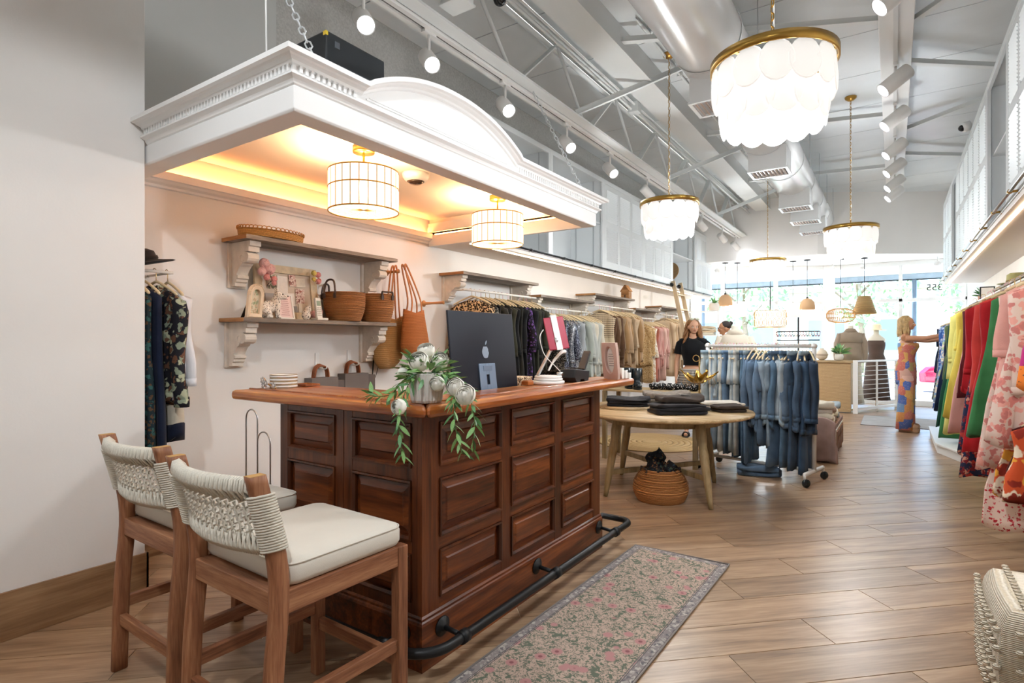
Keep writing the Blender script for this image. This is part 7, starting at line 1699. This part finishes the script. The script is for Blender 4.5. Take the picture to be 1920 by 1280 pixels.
def cone(t,x,y,z0,z1):
    h = z1-z0; MB().lathe([(.215,0),(.22,0),(.11,h),(.0,h),(.0,h-.006),(.104,h-.006),(.212,0)],(x,y,z0),32).build('shade', woven('rope_shade','#7d5f3a','#b5935f',40,60), t); MB().ell((x,y,z0+h*.4),(.04,.04,.05),10,8).build('bulb', MATS['warm_bulb'], t); MB().lathe([(.213,-.005),(.223,-.005),(.223,.006),(.213,.006)],(x,y,z0),32).build('rim', RAT, t)
pendant('bell_pendant','turned wooden bell pendant at the left of the window',-3.08,13.0,2.17,2.42,bell)
pendant('drum_pendant','glowing white drum pendant beside the left wooden bell',-2.86,13.15,1.93,2.20,wdrum)
pendant('lattice_pendant','white drum pendant wrapped in gilt oval links',-2.13,12.80,1.68,2.02,lattice)
pendant('drum_pendant','glowing white drum pendant beside the right wooden bell',-1.80,13.55,1.92,2.20,wdrum)
pendant('bell_pendant','turned wooden bell pendant right of the disc chandelier',-1.52,13.5,2.06,2.30,bell)
pendant('rattan_pendant','flattened openwork rattan pendant with a lit bulb',-.92,13.75,1.78,2.07,oblong)
pendant('cone_pendant','cone-shaped rope pendant in front of the window',-.50,13.85,1.96,2.32,cone)
for i,(x,y,lab) in enumerate(((-3.3,13.2,'small white globe spot on the window soffit, far left'),(-1.1,14.2,'small white globe spot on the window soffit by the column'),(-.55,14.3,'small white globe spot on the window soffit above the rope cone'),(.75,14.5,'small white globe spot on the window soffit near the house number'))):
    t = thing('soffit_spot', lab, 'spotlight', (x,y,3.0), 'small spots on the window soffit'); MB().tube([(x,y,3.12),(x,y,3.02)],.01,6).build('stem', TRK, t); MB().ell((x,y,2.97),(.065,.065,.06),16,10).build('globe_head', TRK, t); MB().lathe([(0,-.055),(.045,-.05),(.045,-.045),(0,-.045)],(x,y,2.96),16).build('lens', SPOTE, t)
# ================================================================ THE STREET OUTSIDE
PAVE = M('pavement','#cfcbc4',.85,var=.06,vs=3)
struct(MB().box(-14,14,YF+.02,19.2,-.15,-.02).build('floor_pavement', PAVE)); struct(MB().box(-40,40,19.2,29,-.22,-.14).build('floor_road', M('asphalt','#8c8c8e',.9,var=.06,vs=4)))
struct(MB().box(-40,40,29,80,-.22,-.08).build('floor_verge', M('verge','#9aa884',.9,var=.2,vs=1)))
for k in range(12): MB().box(-13.9+k*2.32,-11.62+k*2.32,YF+.1,17.0,-.02,-.012).build('paving_slab', PAVE, bpy.data.objects['floor_pavement']); MB().box(-13.9+k*2.32,-11.62+k*2.32,17.05,19.1,-.02,-.012).build('paving_slab', PAVE, bpy.data.objects['floor_pavement'])
aw = thing('street_awning', 'dark blue street awning seen through the window transoms', 'awning', (-1,16.6,2.7)); AWB = cloth('awning_blue','#8e979e',.1)
MB().prism([(YF+.25,3.62),(YF+.25,3.60),(16.8,3.02),(16.8,3.04)],'x',-6.0,3.4).build('awning_top', M('awning_white','#eef1f3',.8), aw); MB().box(-6.0,3.4,16.78,16.81,2.88,3.02).build('valance', AWB, aw); MB().tube([(-6,16.79,2.88),(3.4,16.79,2.88)],.02,8).build('front_bar', BLACK, aw)
for x in (-4.6,.42): MB().tube([(x,16.79,-.02),(x,16.79,2.88)],.05,10).build('awning_post', M('post_blue','#5d6a75',.5), aw)
def tree(label, x, y, h, r, seed, n=900):
    t = thing('street_tree', label, 'tree', (x,y,-.1), 'trees across the street'); rg = random.Random(seed); BARK = M('bark','#8d7a66',.9,var=.2,vs=8)
    MB().tube([(x,y,-.1),(x+.1,y,h*.25),(x-.05,y,h*.5),(x,y,h*.75)],[.16,.13,.1,.05],10).build('trunk', BARK, t)
    for k in range(5): a = k*1.3+seed; MB().tube([(x,y,h*(.35+.07*k)),(x+math.cos(a)*r*.4,y+math.sin(a)*r*.4,h*(.5+.07*k)),(x+math.cos(a)*r*.75,y+math.sin(a)*r*.75,h*(.6+.07*k))],[.06,.045,.02],7).build('branch', BARK, t)
    m = MB()
    for k in range(n):
        a = rg.uniform(0,6.28); e = math.asin(rg.uniform(-1,1)); q = rg.uniform(.45,1)**.5; c = Vector((x+r*q*math.cos(a)*math.cos(e), y+r*q*math.sin(a)*math.cos(e), h*.68+h*.36*q*math.sin(e))); s_ = rg.uniform(.09,.2)
        u = Vector((rg.uniform(-1,1),rg.uniform(-1,1),rg.uniform(-1,1))).normalized(); v = u.orthogonal().normalized(); m.add([c-u*s_,c+v*s_*.5,c+u*s_,c-v*s_*.5],[(0,1,2,3)])
    o = m.build('foliage', M('foliage_green','#8fae7c',.7,var=.25,vs=2), t); o['kind'] = 'stuff'
for a in (('leafy street tree at the left across the road',-6.2,30,6.0,2.2,1),('leafy street tree behind the window column',-1.3,31,6.4,2.3,2),('leafy street tree right of the window column',3.6,30.5,5.8,2.2,3),('leafy street tree at the far right across the road',8.6,31,6.2,2.3,4),('leafy street tree behind the left window panes',-11.4,31,6.5,2.4,5)): tree(*a)
bd = thing('street_building', 'pale low building across the road', 'building', (0,37,0)); MB().box(-16,12,37,41,-.1,4.2).build('wall', M('building_cream','#e6e0d4',.8,var=.04,vs=1), bd); MB().box(-16.3,12.3,36.7,41.3,4.2,4.5).build('roof', M('building_roof','#b0a294',.8), bd)
for k in range(8):
    wn = MB().box(-14+k*3.3,-12.2+k*3.3,36.95,37,.9,2.6).build('window', M('window_dark','#7f92a0',.2), bd)
    MB().box(-14.1+k*3.3,-12.1+k*3.3,36.9,36.96,.78,.9).build('window_sill', WHITE, wn)
# red parked car
car = local('parked_car', 'red parked car seen through the glass beside the patchwork jumpsuit', 'car', (2.72,20.9,-.14), .0); RC = M('car_red','#b3123c',.2,.2); RC.node_tree.nodes['Principled BSDF'].inputs['Coat Weight'].default_value = 1
prof = [(-2.1,.35),(-2.12,.62),(-1.95,.80),(-1.2,.92),(-.75,1.36),(-.3,1.46),(.55,1.45),(1.15,1.25),(1.55,.98),(2.05,.88),(2.12,.6),(2.08,.35)]
rr = []
for y,f_ in ((-.88,.94),(-.80,1),(.80,1),(.88,.94)): rr.append([(px_*f_, y if pz < .95 else y*.80, .35+(pz-.35)*(1 if abs(y) < .85 else .96)) for px_,pz in prof])
MB().rings(rr, True, sm=False).build('car_body', RC, car, bev=.04)
for s_ in (-1,1): MB().prism([(-.98,.97),(-.66,1.33),(-.1,1.39),(-.1,.97)],'y',.765*s_-.012,.765*s_+.012).prism([(-.02,.97),(-.02,1.39),(.5,1.38),(1.05,1.2),(1.32,.97)],'y',.765*s_-.012,.765*s_+.012).build('side_window', M('car_glass','#8fa9ba',.05,.2), car)
for sx in (-1.3,1.3):
    for sy in (-.8,.8): w_ = MB().lathe([(0,-.1),(.30,-.1),(.33,-.06),(.33,.06),(.30,.1),(0,.1)],n=24,M=TR(sx,sy,.33) @ Matrix.Rotation(PI/2,4,'X')).build('tyre', RUB, car); MB().lathe([(0,-.105),(.2,-.105),(.2,.105),(0,.105)],n=16,M=TR(sx,sy,.33) @ Matrix.Rotation(PI/2,4,'X')).build('hub_cap', STEEL, w_)
for sy in (-.6,.6): MB().box(-2.13,-2.06,sy-.14,sy+.14,.62,.74).build('head_light', PORC, car, bev=.02); MB().box(2.05,2.12,sy-.14,sy+.14,.68,.8).build('tail_light', M('tail_red','#7a0f18',.3), car, bev=.02)
